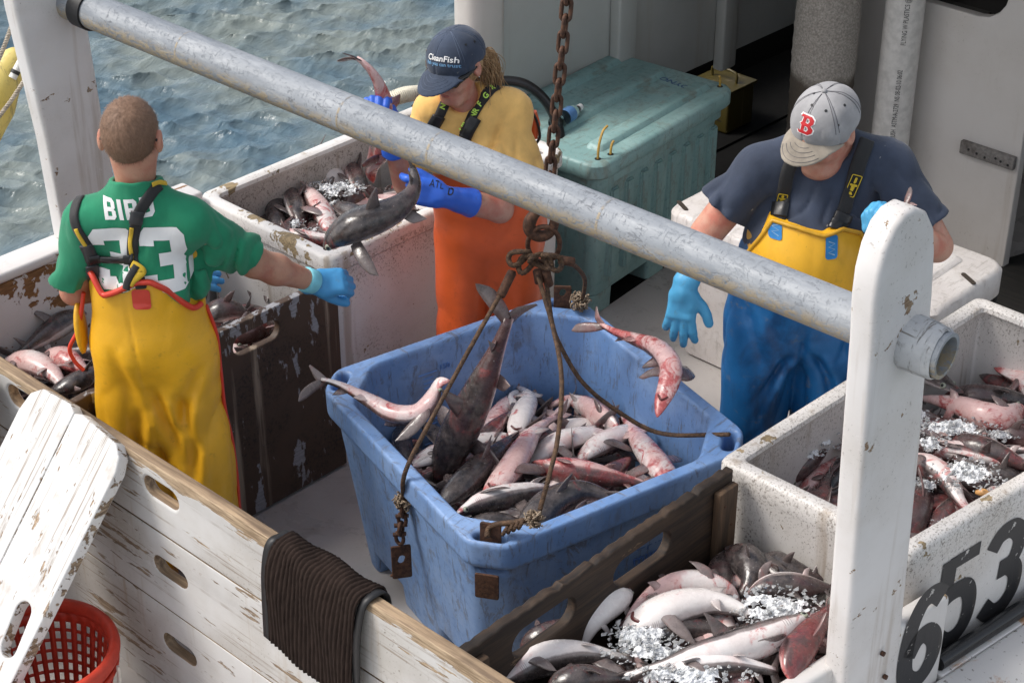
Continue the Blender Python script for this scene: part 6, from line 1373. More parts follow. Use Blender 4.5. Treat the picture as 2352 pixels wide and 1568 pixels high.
def fish(pts, roll=0.0, S=.80, blood=.5, dark=.5, label=None, group=None, twist=0.0, eyes=False, mouth=False, flat=1.0, name='dogfish', finlift=.2, sag=3.4):
    S = S * .98
    """pts: snout -> tail tip; roll 0 = back up, 180 = belly up (degrees), or a (start,end) pair"""
    C = cat([Vector(p) for p in pts], 12); L = np.r_[0, np.cumsum(np.linalg.norm(np.diff(C, axis=0), axis=1))]; L /= L[-1]
    ts = np.r_[np.linspace(0, .1, 7), np.linspace(.13, .87, 20)]; P = np.stack([np.interp(ts, L, C[:, i]) for i in range(3)], 1)
    fine = np.linspace(0, 1, 101); Pf = np.stack([np.interp(fine, L, C[:, i]) for i in range(3)], 1)
    for _ in range(2): Pf[1:-1] = (Pf[:-2] + 2 * Pf[1:-1] + Pf[2:]) / 4
    Tf, Nf, Bf = frames(Pf, (0, 0, 1)); r0, r1 = (roll if isinstance(roll, tuple) else (roll, roll)); ra = np.radians(np.interp(fine, [0, 1], [r0, r1]))
    Nf, Bf = Nf * np.cos(ra)[:, None] + Bf * np.sin(ra)[:, None], Bf * np.cos(ra)[:, None] - Nf * np.sin(ra)[:, None]
    def fr(t): return [np.array([np.interp(t, fine, Q[:, i]) for i in range(3)]) for Q in (Pf, Tf, Nf, Bf)]
    V, A, F = [], [], []; m = 16; W = np.interp(ts, _ft, _fw) * S; Hh = np.interp(ts, _ft, _fh) * S * flat
    for t, w, h in zip(ts, W, Hh):
        c, T, N, B = fr(t)
        for k in range(m):
            a = 2 * math.pi * k / m; ca, sa = math.cos(a), math.sin(a); hh = h * (1.05 if ca > 0 else (.80 if t < .14 else .95)); V.append(c + N * hh * ca + B * w * math.copysign(abs(sa) ** .9, sa)); A.append((t, (1 - ca) / 2, 0))
    n = len(ts)
    for i in range(n - 1):
        for k in range(m): l = (k + 1) % m; F.append((i * m + k, (i + 1) * m + k, (i + 1) * m + l, i * m + l))
    F.append(tuple(range(m))); F.append(tuple((n - 1) * m + k for k in range(m))[::-1])
    def fin(lead, trail, th, ang, nv=7, nu=5, flag=1.0):
        """lead/trail: lists of points from root to tip"""
        b0 = len(V); le, tr = cat(lead, 4), cat(trail, 4); le = np.stack([np.interp(np.linspace(0, 1, nv), np.linspace(0, 1, len(le)), le[:, i]) for i in range(3)], 1); tr = np.stack([np.interp(np.linspace(0, 1, nv), np.linspace(0, 1, len(tr)), tr[:, i]) for i in range(3)], 1)
        nrm = np.cross(le[nv // 2] - le[0], tr[0] - le[0]); nrm /= np.linalg.norm(nrm) + 1e-9
        for s in (1, -1):
            for v in range(nv):
                for u in range(nu):
                    f_ = u / (nu - 1); q = le[v] * (1 - f_) + tr[v] * f_; hk = th * (1 - .8 * v / (nv - 1)) * math.sin(math.pi * min(1, f_ * .9 + .05)) ** .7; V.append(q + nrm * s * hk); A.append((.5, ang, flag * min(1, .35 + v / (nv - 1))))
        for s in range(2):
            o = b0 + s * nv * nu
            for v in range(nv - 1):
                for u in range(nu - 1):
                    q = (o + v * nu + u, o + v * nu + u + 1, o + (v + 1) * nu + u + 1, o + (v + 1) * nu + u); F.append(q if s == 0 else q[::-1])
        o2 = b0 + nv * nu
        for v in range(nv - 1): F.append((b0 + (v + 1) * nu, o2 + (v + 1) * nu, o2 + v * nu, b0 + v * nu)); F.append((b0 + v * nu + nu - 1, o2 + v * nu + nu - 1, o2 + (v + 1) * nu + nu - 1, b0 + (v + 1) * nu + nu - 1))
    def top(t, h, side=0.0): c, T, N, B = fr(t); return c + N * h * S + B * side * S
    r_ = random.Random(FISH_N[0] * 7 + 1); w1, w2 = r_.uniform(-.06, .06), r_.uniform(-.035, .035)
    fin([top(.36, .045), top(.405, .078, w1 * .4), top(.462, .102, w1), top(.480, .104, w1 * 1.1)], [top(.455, .040), top(.462, .060, w1 * .4), top(.474, .088, w1), top(.480, .104, w1 * 1.1)], .006 * S, .10)
    fin([top(.70, .018), top(.735, .040, w2), top(.785, .058, w2)], [top(.762, .014), top(.770, .034, w2), top(.785, .058, w2)], .004 * S, .12)
    for s in (-1, 1):
        lift = finlift + r_.uniform(-.25, .25)
        def pf(t, out, dn=0.0): c, T, N, B = fr(t); q = c + B * s * out * S + N * (-.030 - dn + out * lift * .5) * S; q[2] -= sag * out * out * S; return q
        fin([pf(.205, .040), pf(.240, .086), pf(.300, .128), pf(.352, .140)], [pf(.275, .034), pf(.296, .060), pf(.330, .100), pf(.352, .140)], .006 * S, .32, 8)
        fin([pf(.545, .022, -.004), pf(.575, .055, .002), pf(.632, .070, .006)], [pf(.610, .018, -.004), pf(.618, .036, .002), pf(.632, .070, .006)], .004 * S, .6)
    c, T, N, B = fr(.86); e = r_.uniform(-.02, .02)
    def tl(a, n_, sd=0.0): c2, T2, N2, B2 = fr(min(1, .86 + .14 * a)); return c2 + N2 * n_ * S + B2 * sd * S
    fin([tl(-.15, .014), tl(.25, .052, e), tl(.75, .088, e * 2), tl(1.0, .098, e * 2)], [tl(.15, -.004), tl(.52, .016, e), tl(.88, .050, e * 2), tl(1.06, .088, e * 2)], .006 * S, .30, 9)
    fin([tl(-.15, -.012), tl(.12, -.040, e), tl(.42, -.078, e)], [tl(.25, .004), tl(.35, -.022, e), tl(.47, -.072, e)], .005 * S, .42)
    me = me_from(V, F, name); at_ = me.attributes.new('fish', 'FLOAT_VECTOR', 'POINT'); at_.data.foreach_set('vector', np.array(A, np.float32).ravel())
    o = put(name, me, M['fish']); o.color = (blood, dark, r_.random(), 1); FISH_N[0] += 1
    tag(o, label, 'fish', group)
    if eyes:
        for s in (-1, 1):
            c, T, N, B = fr(.075); w = np.interp(.075, _ft, _fw) * S; h = np.interp(.075, _ft, _fh) * S; p = c + B * s * w * .93 + N * h * .30; nd = (B * s * .9 + N * .35); nd /= np.linalg.norm(nd)
            V1, F1 = tube_arr([p - nd * .004, p + nd * .001, p + nd * .0035, p + nd * .0048], [.0095 * S / .8, .009 * S / .8, .0075 * S / .8, .004 * S / .8], 12); eo = obj('eye', V1, F1, M['eyeball'], o, True)
            V1, F1 = tube_arr([p + nd * .0035, p + nd * .0052, p + nd * .006], [.0052 * S / .8, .0045 * S / .8, .002], 10); obj('pupil', V1, F1, M['pupil'], eo, True)
    if mouth:
        arc = []
        for a in np.linspace(-1, 1, 11):
            c, T, N, B = fr(.078 + .022 * abs(a) ** 1.6); w = np.interp(.08, _ft, _fw) * S; h = np.interp(.09, _ft, _fh) * S * flat; sa = a * .62; arc.append(c + B * w * sa * 1.0 - N * h * .80 * math.sqrt(max(0, 1 - sa * sa)) * 1.0)
        tube('mouth', arc, .0046 * S / .8, M['mouth'], o, 6, n=0)
    return o
def tr(x0, y0, k): return lambda cx, cy: (x0 + k * cx, y0 + k * cy)
CB, CP, C6, CM, CL = tr(658.6, 564.5, .5401), tr(1034.9, 1034.9, .4), tr(1599.4, 658.6, .5804), tr(451.6, 56.4, .3599), tr(0, 564.5, .42)
def T(crop, *L): return [at(*crop(x, y), z=z + (.055 if crop is CM else 0)) for x, y, z in L]

G = 'dogfish in the blue tote'
F_ = lambda crop, L, *a, **k: fish(T(crop, *L), *a, **k)
# two fish in the air and the large one going in head first
F_(CB, [(695, 574, .88), (648, 582, .87), (615, 650, .81), (555, 712, .775), (455, 712, .765), (350, 655, .775), (230, 592, .79), (140, 570, .80), (40, 580, .80)], (150, 195), .64, .55, .42, 'pale dogfish flung in over the left rim of the blue tote, belly showing', G, eyes=True, finlift=.8)
fish([at(*CB(640, 1005), X=3.34), at(*CB(668, 930), X=3.36), at(*CB(730, 800), X=3.40), at(*CB(800, 660), X=3.44), at(*CB(862, 520), X=3.47), at(*CB(915, 390), X=3.50), at(*CB(950, 290), X=3.52), at(*CB(965, 190), X=3.53)], (50, -8), 1.16, .50, .92, 'large dark dogfish plunging head down into the blue tote, tail in the air', G, finlift=.2)
F_(CB, [(1575, 728, .80), (1596, 660, .83), (1628, 575, .86), (1630, 500, .88), (1570, 430, .88), (1480, 395, .86), (1390, 362, .84), (1330, 330, .83), (1262, 290, .83)], (176, 215), .66, .78, .36, 'bloodied pale dogfish in mid air above the right rim of the blue tote', G, mouth=True, finlift=.9)
# heap
F_(CB, [(838, 1082, .565), (880, 1030, .565), (950, 950, .56), (1005, 860, .55), (1055, 790, .53), (1130, 735, .50), (1230, 720, .46)], (178, 170), .80, .62, .30, 'bloodstained white dogfish belly up with its mouth agape in the middle of the heap', G, mouth=True)
F_(CB, [(1040, 925, .525), (1120, 950, .53), (1250, 965, .535), (1380, 985, .53), (1490, 1005, .52), (1600, 1035, .50)], (118, 100), .92, .93, .34, 'deep pink dogfish on its side across the front of the heap', G)
F_(CB, [(1672, 1050, .54), (1625, 990, .545), (1560, 910, .54), (1500, 830, .525), (1455, 760, .50), (1400, 700, .46)], (172, 165), .80, .66, .34, 'white dogfish with red blotches lying head down at the right of the heap', G)
F_(CB, [(1225, 925, .47), (1290, 870, .50), (1370, 830, .50), (1440, 800, .49), (1500, 770, .46), (1580, 740, .42)], 165, .84, .52, .30, 'plump white dogfish between the pink one and the right wall', G)
F_(CB, [(1020, 930, .47), (1100, 870, .49), (1200, 825, .50), (1320, 805, .49), (1430, 840, .46), (1520, 890, .42)], 168, .84, .50, .30, 'white dogfish bent across the middle of the heap behind the gaping one', G)
F_(CB, [(706, 1155, .60), (770, 1115, .60), (870, 1080, .60), (980, 1055, .59), (1080, 1040, .57), (1190, 1060, .53), (1290, 1090, .48)], (128, 110), .80, .46, .40, 'grey and white dogfish with red snout at the near corner of the heap', G, eyes=True)
F_(CB, [(1000, 1245, .60), (1050, 1165, .615), (1130, 1090, .62), (1240, 1045, .62), (1340, 1060, .61), (1430, 1100, .59), (1520, 1160, .54)], (18, 10), .92, .35, .66, 'dark grey dogfish arched back up at the front of the heap', G, eyes=True)
F_(CB, [(640, 1110, .535), (720, 1040, .55), (810, 955, .55), (890, 885, .54), (960, 820, .52), (1040, 770, .48)], (10, 20), .84, .40, .72, 'nearly black dogfish lying along the left side of the heap', G)
F_(CB, [(955, 825, .50), (980, 770, .51), (1010, 700, .50), (1030, 650, .48), (1000, 610, .45), (930, 600, .42)], (190, 170), .74, .42, .40, 'small grey dogfish head down at the back of the heap', G, mouth=True)
F_(CB, [(845, 880, .47), (870, 800, .48), (905, 720, .47), (960, 655, .45), (1040, 630, .42), (1130, 640, .38)], 160, .76, .60, .34, 'pinkish dogfish partly under the plunging one at the back', G)
F_(CB, [(1420, 800, .49), (1350, 735, .48), (1270, 680, .46), (1190, 655, .44), (1110, 690, .41), (1060, 730, .38)], (95, 80), .86, .60, .46, 'grey flanked dogfish with torn side at the far right of the heap', G)
F_(CB, [(500, 950, .44), (570, 915, .46), (650, 880, .46), (740, 850, .44), (840, 820, .40)], 150, .74, .45, .36, 'pale dogfish showing under the plunging fish at the left wall', G)
F_(CB, [(740, 1240, .55), (830, 1195, .565), (920, 1180, .57), (1010, 1200, .56), (1100, 1230, .52)], 40, .74, .40, .66, 'dark dogfish tucked into the near corner of the tote', G)
F_(CB, [(1560, 850, .40), (1630, 840, .43), (1700, 870, .43), (1740, 930, .42), (1760, 1000, .40)], 60, .70, .62, .55, 'brown dogfish pressed against the right inner wall of the tote', G)
F_(CB, [(540, 950, .42), (500, 880, .43), (488, 800, .42), (500, 740, .40), (540, 690, .36)], 30, .66, .45, .70, 'dark tail and body at the far left inside the blue tote', G)
F_(CB, [(1440, 1080, .52), (1540, 1070, .53), (1640, 1040, .52), (1730, 1000, .50), (1790, 960, .46)], 50, .72, .52, .55, 'grey dogfish along the near right rim inside the blue tote', G)
F_(CB, [(1120, 1210, .56), (1220, 1190, .57), (1310, 1150, .57), (1410, 1120, .55), (1500, 1080, .5)], 75, .74, .66, .55, 'reddish grey dogfish under the dark arched one', G)
F_(CB, [(1380, 600, .42), (1320, 590, .43), (1260, 620, .42), (1200, 660, .40), (1130, 700, .36)], 35, .62, .45, .68, 'dark finned dogfish at the far inner wall of the tote', G)
F_(CB, [(720, 980, .49), (790, 930, .50), (860, 870, .49), (930, 820, .47), (1000, 800, .43)], 30, .70, .62, .62, 'brown dogfish between the black one and the gaping one', G)

G2 = 'dogfish in the near pen'
F_(CP, [(1002, 768, .64), (960, 815, .645), (880, 890, .64), (810, 990, .62), (770, 1090, .58), (720, 1180, .53)], (172, 150), .92, .22, .30, 'clean white dogfish belly up with dark fin against the slotted partition', G2, finlift=.8, mouth=True, eyes=True)
F_(CP, [(1660, 880, .58), (1560, 810, .61), (1430, 770, .625), (1290, 775, .63), (1160, 830, .63), (1060, 910, .625), (1000, 1000, .61), (990, 1080, .57)], (118, 140), .80, .55, .42, 'slender dogfish with pink fins curving behind the white bellied one', G2)
F_(CP, [(985, 1020, .63), (1080, 975, .645), (1200, 930, .655), (1340, 885, .66), (1480, 868, .66), (1620, 895, .655), (1750, 960, .64), (1880, 1040, .60)], (178, 165), .96, .28, .26, 'long white dogfish belly up in the middle of the near pen', G2, mouth=True, flat=1.05)
F_(CP, [(1050, 1130, .58), (1150, 1075, .60), (1300, 1035, .61), (1450, 1025, .61), (1600, 1045, .60), (1750, 1090, .57)], 0, .86, .35, .78, 'dark dogfish with raised fin between two white ones in the near pen', G2)
F_(CP, [(2112, 985, .66), (2030, 985, .665), (1900, 1040, .67), (1750, 1100, .67), (1580, 1145, .67), (1400, 1190, .665), (1220, 1250, .65), (1020, 1290, .63), (780, 1320, .60)], (74, 95), .98, .40, .30, 'long pale dogfish with open eye and snout pointing at the white post', G2, eyes=True)
F_(CP, [(250, 1350, .62), (360, 1275, .63), (520, 1195, .64), (700, 1160, .64), (860, 1170, .63), (1000, 1200, .61), (1130, 1250, .57)], (140, 120), .96, .40, .40, 'grey backed dogfish at the near left corner of the pen', G2)
F_(CP, [(1575, 590, .60), (1640, 600, .615), (1715, 650, .62), (1725, 740, .615), (1670, 830, .59), (1600, 900, .55)], (5, 10), .96, .42, .62, 'brown grey dogfish back up near the end wall of the pen', G2)
F_(CP, [(1800, 600, .57), (1860, 650, .58), (1960, 690, .58), (2080, 720, .57), (2200, 760, .55)], 20, .80, .35, .66, 'dark dogfish lying against the white end wall', G2)
F_(CP, [(1700, 900, .59), (1790, 830, .62), (1900, 790, .63), (2030, 780, .63), (2160, 790, .61), (2280, 810, .58)], (75, 60), .90, .45, .48, 'grey flanked dogfish with ice on it beside the white post', G2)
F_(CP, [(1975, 1340, .63), (1960, 1250, .645), (1990, 1150, .655), (2060, 1050, .66), (2140, 950, .65), (2200, 860, .62)], (40, 20), .88, .92, .42, 'raw pink dogfish standing up the right side of the near pen', G2)
F_(CP, [(1180, 1330, .62), (1320, 1270, .64), (1480, 1235, .65), (1650, 1230, .65), (1800, 1250, .64), (1950, 1290, .61)], (128, 120), .90, .35, .44, 'grey and white dogfish low in front of the long pale one', G2)
F_(CP, [(400, 1130, .52), (500, 1080, .54), (620, 1040, .54), (740, 1000, .52), (850, 960, .48)], 30, .72, .55, .66, 'dark reddish dogfish behind the slotted partition hole', G2)
F_(CP, [(960, 860, .53), (1080, 800, .55), (1220, 760, .56), (1370, 745, .55), (1500, 760, .52)], 10, .84, .30, .72, 'dark dogfish lying along the partition below its slot', G2)
F_(CP, [(560, 1340, .66), (700, 1310, .665), (830, 1300, .66), (980, 1310, .65), (1100, 1340, .63)], 15, .70, .40, .70, 'dark tail fin at the very front of the near pen', G2)
F_(CP, [(1860, 1130, .55), (1920, 1190, .57), (1970, 1260, .57), (1980, 1340, .55)], 150, .66, .30, .38, 'white dogfish wedged beneath the long pale snout', G2)
F_(CP, [(1880, 1000, .57), (1990, 900, .59), (2080, 850, .59), (2180, 820, .57)], 0, .80, .30, .80, 'black backed dogfish beside the ice by the white post', G2)

G3 = 'dogfish in the numbered bin'
F_(C6, [(325, 775, .56), (390, 720, .585), (460, 640, .60), (530, 560, .60), (600, 480, .58)], (50, 35), .90, .55, .55, 'dark dogfish with pink flank nosing the left wall of the numbered bin', G3, eyes=True)
F_(C6, [(380, 840, .52), (450, 790, .54), (520, 720, .54), (590, 650, .52)], 140, .72, .72, .40, 'pink bellied dogfish beneath the dark one in the numbered bin', G3)
F_(C6, [(1058, 418, .63), (1000, 395, .635), (930, 350, .63), (870, 270, .60), (830, 190, .56), (790, 120, .50)], (14, 8), .92, .40, .62, 'grey dogfish head with bright eye below the open pipe end', G3, eyes=True)
F_(C6, [(1300, 478, .62), (1240, 515, .63), (1150, 510, .63), (1040, 470, .62), (930, 445, .60), (830, 440, .55)], (110, 130), .84, .70, .42, 'pale bloodied dogfish with raised fin at the back of the numbered bin', G3, eyes=True)
F_(C6, [(980, 430, .57), (1100, 435, .59), (1230, 445, .59), (1340, 470, .58), (1450, 500, .54)], 20, .84, .45, .64, 'brown dogfish along the far side of the numbered bin', G3)
F_(C6, [(770, 690, .60), (850, 695, .62), (930, 715, .63), (1000, 770, .635), (1040, 840, .63), (1090, 895, .61), (1160, 912, .58)], (120, 150), .84, .62, .38, 'curled white dogfish topped with crushed ice', G3)
F_(C6, [(980, 620, .58), (1070, 635, .60), (1180, 660, .61), (1300, 710, .60), (1400, 760, .56)], (60, 75), .88, .60, .48, 'grey and pink dogfish reaching the right edge of the photo', G3)
F_(C6, [(820, 1030, .56), (840, 960, .58), (870, 880, .59), (905, 800, .58), (950, 720, .54)], 20, .90, .55, .66, 'dark red brown dogfish close behind the white post', G3)
F_(C6, [(930, 1010, .55), (975, 930, .57), (1020, 870, .58), (1080, 850, .57), (1160, 870, .53)], 45, .74, .62, .60, 'dark bloody dogfish near the numbered rim', G3)
F_(C6, [(850, 1085, .54), (930, 1035, .56), (1020, 995, .57), (1110, 970, .56), (1200, 940, .52)], 150, .76, .70, .36, 'pale pink dogfish lying along the numbered rim', G3)
F_(C6, [(1100, 740, .55), (1180, 750, .57), (1270, 760, .57), (1370, 780, .55)], 10, .78, .35, .76, 'dark dogfish under the ice at the right of the numbered bin', G3)
F_(C6, [(1150, 570, .56), (1230, 580, .58), (1310, 600, .58), (1420, 620, .55)], 25, .80, .60, .60, 'reddish dark dogfish at the right edge behind the ice', G3)
F_(C6, [(470, 880, .50), (510, 800, .52), (560, 720, .53), (620, 640, .51)], 15, .74, .40, .74, 'blackish dogfish near the left end of the numbered bin', G3)

G4 = 'dogfish in the far bin'
F_(CM, [(960, 1330, .60), (880, 1340, .62), (850, 1290, .63), (800, 1190, .64), (740, 1100, .64), (690, 1040, .62), (650, 960, .58)], (170, 190), .84, .60, .32, 'pink and white dogfish belly up in the middle of the far bin', G4)
F_(CM, [(960, 1010, .61), (880, 970, .63), (790, 950, .64), (710, 965, .63), (650, 1000, .59)], 175, .84, .35, .28, 'white dogfish half covered by ice in the far bin', G4)
F_(CM, [(545, 1370, .58), (520, 1290, .60), (500, 1180, .61), (520, 1080, .60), (570, 990, .58), (600, 920, .54)], 15, .74, .45, .74, 'thin dark dogfish standing at the left of the far bin', G4)
F_(CM, [(470, 1310, .54), (420, 1270, .555), (360, 1240, .56), (300, 1230, .55), (240, 1210, .52)], (5, 0), .86, .40, .66, 'dogfish with tall dark fin in the left corner of the far bin', G4)
F_(CM, [(700, 1330, .60), (660, 1230, .625), (620, 1130, .63), (590, 1050, .62), (570, 960, .58)], 40, .78, .50, .60, 'grey dogfish beside the pink and white one', G4)
F_(CM, [(600, 1080, .60), (640, 1000, .625), (690, 930, .63), (740, 850, .62), (780, 790, .58)], 30, .72, .40, .74, 'dark dogfish tail raised against the far wall of the bin', G4)
F_(CM, [(1130, 1130, .61), (1060, 1060, .63), (1010, 960, .63), (970, 880, .61), (930, 800, .56)], 40, .74, .50, .66, 'dark dogfish behind the ice at the back of the far bin', G4)
F_(CM, [(920, 1200, .58), (1000, 1130, .60), (1080, 1090, .61), (1180, 1090, .60), (1290, 1120, .56)], 25, .88, .48, .62, 'brown grey dogfish behind the large held one', G4)
F_(CM, [(560, 1400, .56), (640, 1370, .58), (740, 1390, .58), (830, 1430, .57), (920, 1470, .54)], 80, .80, .50, .52, 'grey dogfish along the near rim of the far bin', G4)
F_(CM, [(860, 1490, .57), (950, 1440, .59), (1060, 1400, .60), (1170, 1350, .59), (1280, 1290, .55)], 120, .76, .50, .44, 'pale dogfish under the large held one at the rim', G4)
F_(CM, [(1240, 1060, .60), (1330, 1040, .61), (1420, 1090, .61), (1500, 1150, .58)], 60, .74, .75, .50, 'bloody dogfish beneath the womans gloved hand', G4)
F_(CM, [(760, 1480, .54), (800, 1410, .56), (860, 1360, .56), (930, 1330, .54)], 10, .70, .35, .80, 'black dogfish deep at the near corner of the far bin', G4)
WO = Vector((4.04, 4.07, 0))
def WP(cx, cy, f): return at_pl(*CM(cx, cy), WO + FV * f, FV)
fish([WP(812, 1432, -.52), WP(875, 1360, -.53), WP(1000, 1290, -.54), WP(1140, 1240, -.53), WP(1270, 1180, -.51), WP(1360, 1100, -.48), WP(1395, 1010, -.44), WP(1375, 900, -.38), WP(1340, 800, -.33)], (24, 40), 1.05, .36, .90, 'large dark dogfish held by the tail over the bin in a blue glove', 'dogfish in hand', eyes=True)
fish([WP(1130, 1010, -.02), WP(1120, 930, -.03), WP(1165, 830, -.06), WP(1205, 700, -.10), WP(1212, 580, -.13), WP(1190, 460, -.15), WP(1150, 350, -.16), WP(1085, 265, -.16), WP(1000, 205, -.15), WP(860, 205, -.14)], (95, 70), .80, .72, .56, 'red tailed dogfish held up by the tail beyond the grey pipe', 'dogfish in hand')

G5 = 'dogfish in the left pen'
F_(CL, [(470, 370, .60), (410, 390, .61), (320, 440, .61), (220, 510, .60), (120, 580, .58), (20, 640, .54)], (30, 15), .90, .45, .60, 'dark grey dogfish lying along the peeling bulwark', G5)
F_(CL, [(40, 612, .60), (110, 625, .62), (210, 655, .635), (300, 710, .64), (350, 790, .63), (390, 880, .59)], (172, 160), .94, .55, .28, 'white bellied dogfish with red flecks at the left edge', G5)
F_(CL, [(250, 590, .58), (330, 610, .60), (410, 650, .61), (490, 710, .60), (560, 780, .56)], 165, .90, .72, .30, 'pink and white dogfish half hidden by yellow trousers', G5)
F_(CL, [(270, 800, .63), (340, 775, .64), (420, 745, .645), (500, 700, .63), (570, 640, .59)], 10, .66, .40, .72, 'slim dark dogfish on top of the white bellied ones', G5)
F_(CL, [(60, 690, .57), (130, 720, .585), (200, 790, .58), (260, 870, .55)], 120, .74, .5, .4, 'pale dogfish beneath the white bellied one at the left edge', G5)
F_(CL, [(1120, 400, .62), (1190, 360, .63), (1260, 350, .63), (1330, 370, .61), (1400, 400, .57)], (10, 0), .84, .50, .58, 'dogfish with upright fin beyond the dark partition', G5)
F_(CL, [(1260, 520, .60), (1330, 480, .61), (1400, 455, .61), (1480, 430, .59), (1560, 400, .55)], (70, 60), .80, .66, .46, 'dogfish eye showing through the slot of the dark partition', G5, eyes=True)
F_(CL, [(1180, 560, .52), (1290, 530, .53), (1400, 520, .53), (1520, 500, .50)], 160, .80, .40, .30, 'pale dogfish low behind the slot of the dark partition', G5)
at_hand = at_pl(2090, 470, Vector((4.36, 2.82, 0)) + FV * -.3, FV)
fish([at_pl(2030, 640, Vector((4.36, 2.82, 0)) - FV * .34, FV), at_pl(2020, 580, Vector((4.36, 2.82, 0)) - FV * .34, FV), at_pl(2022, 525, Vector((4.36, 2.82, 0)) - FV * .33, FV), at_pl(2055, 488, Vector((4.36, 2.82, 0)) - FV * .32, FV), at_pl(2112, 455, Vector((4.36, 2.82, 0)) - FV * .30, FV)], 60, .50, .7, .5, 'small dogfish in the older mans hand behind the white post', 'dogfish in hand')

# buried layers, seen only in the gaps
rnd = random.Random(21)
def fillers(n, x0, x1, y0, y1, z0, z1, label, group, xf=None):
    for _ in range(n):
        c = Vector((rnd.uniform(x0, x1), rnd.uniform(y0, y1), rnd.uniform(z0, z1))); a = rnd.uniform(0, 6.28); d = Vector((math.cos(a), math.sin(a), 0)); pr = Vector((-d.y, d.x, 0)); b = rnd.uniform(-.08, .08); L = .30
        pts = [c - d * L, c - d * L * .5 + pr * b * .7, c + pr * b, c + d * L * .5 + pr * b * .7, c + d * L]
        lim = lambda v: Vector((min(max(v.x, x0 - .03), x1 + .03), min(max(v.y, y0 - .03), y1 + .03), v.z)); pts = [lim(v) for v in pts]
        if xf is not None: pts = [xf @ v for v in pts]
        if (pts[0] - pts[-1]).length < .22: continue
        ro, sz, bl, dk = rnd.choice((0, 20, 60, 120, 170, 180)), rnd.uniform(.58, .74), rnd.uniform(.28, .66), rnd.uniform(.3, .85); hd = 'head forward' if (pts[0] - pts[-1]).x > 0 else 'tail forward'
        tone = ('bloodied ' if bl > .62 else '') + ('pale bellied' if ro >= 120 else 'dark backed' if dk > .6 else 'grey'); fx, fy = (c.x - x0) / (x1 - x0), (c.y - y0) / (y1 - y0)
        where = ('near' if fx < .33 else 'far' if fx > .67 else 'middle') + ' ' + ('left' if fy > .67 else 'right' if fy < .33 else 'centre')
        fish(pts, ro, sz, bl, dk, f'{tone} dogfish {label}, {where}, {hd}', group)
fillers(46, -.35, .35, -.40, .40, .36, .50, 'under the heap in the blue tote', G, MB)
fillers(38, 2.56, 3.54, 2.05, 2.43, .48, .60, 'under others in the near pen', G2)
fillers(44, 3.78, 4.92, 2.00, 2.46, .48, .60, 'under others in the numbered bin', G3)
fillers(30, 3.76, 4.74, 4.40, 4.82, .54, .65, 'under others in the far bin', G4)
fillers(12, 3.80, 4.70, 4.44, 4.80, .64, .70, 'atop the pile in the far bin', G4)
fillers(16, 2.62, 3.50, 4.40, 4.82, .46, .56, 'under others in the left pen', G5)
# slush under the fish
sl_m = plain('bloody_slush', (.030, .014, .013), .25)
for nm, lo, hi, xf in (('meltwater', (-.40, -.44, .10), (.40, .44, .30), MB), ('meltwater', (2.46, 1.98, .02), (3.60, 2.50, .42), None), ('meltwater', (3.72, 2.02, .30), (4.90, 2.50, .40), None), ('meltwater', (3.71, 4.36, .30), (4.78, 4.87, .42), None), ('meltwater', (2.46, 4.29, .02), (3.60, 4.94, .40), None)):
    g = 14; V = []; F = []
    for i in range(g + 1):
        for j in range(g + 1): v = Vector((lo[0] + (hi[0] - lo[0]) * i / g, lo[1] + (hi[1] - lo[1]) * j / g, hi[2] + rnd.uniform(-.012, .012))); V.append(xf @ v if xf is not None else v)
    for i in range(g):
        for j in range(g): a = i * (g + 1) + j; F.append((a, a + g + 1, a + g + 2, a + 1))
    tag(obj(nm, V, F, sl_m, None, True), kind='stuff')

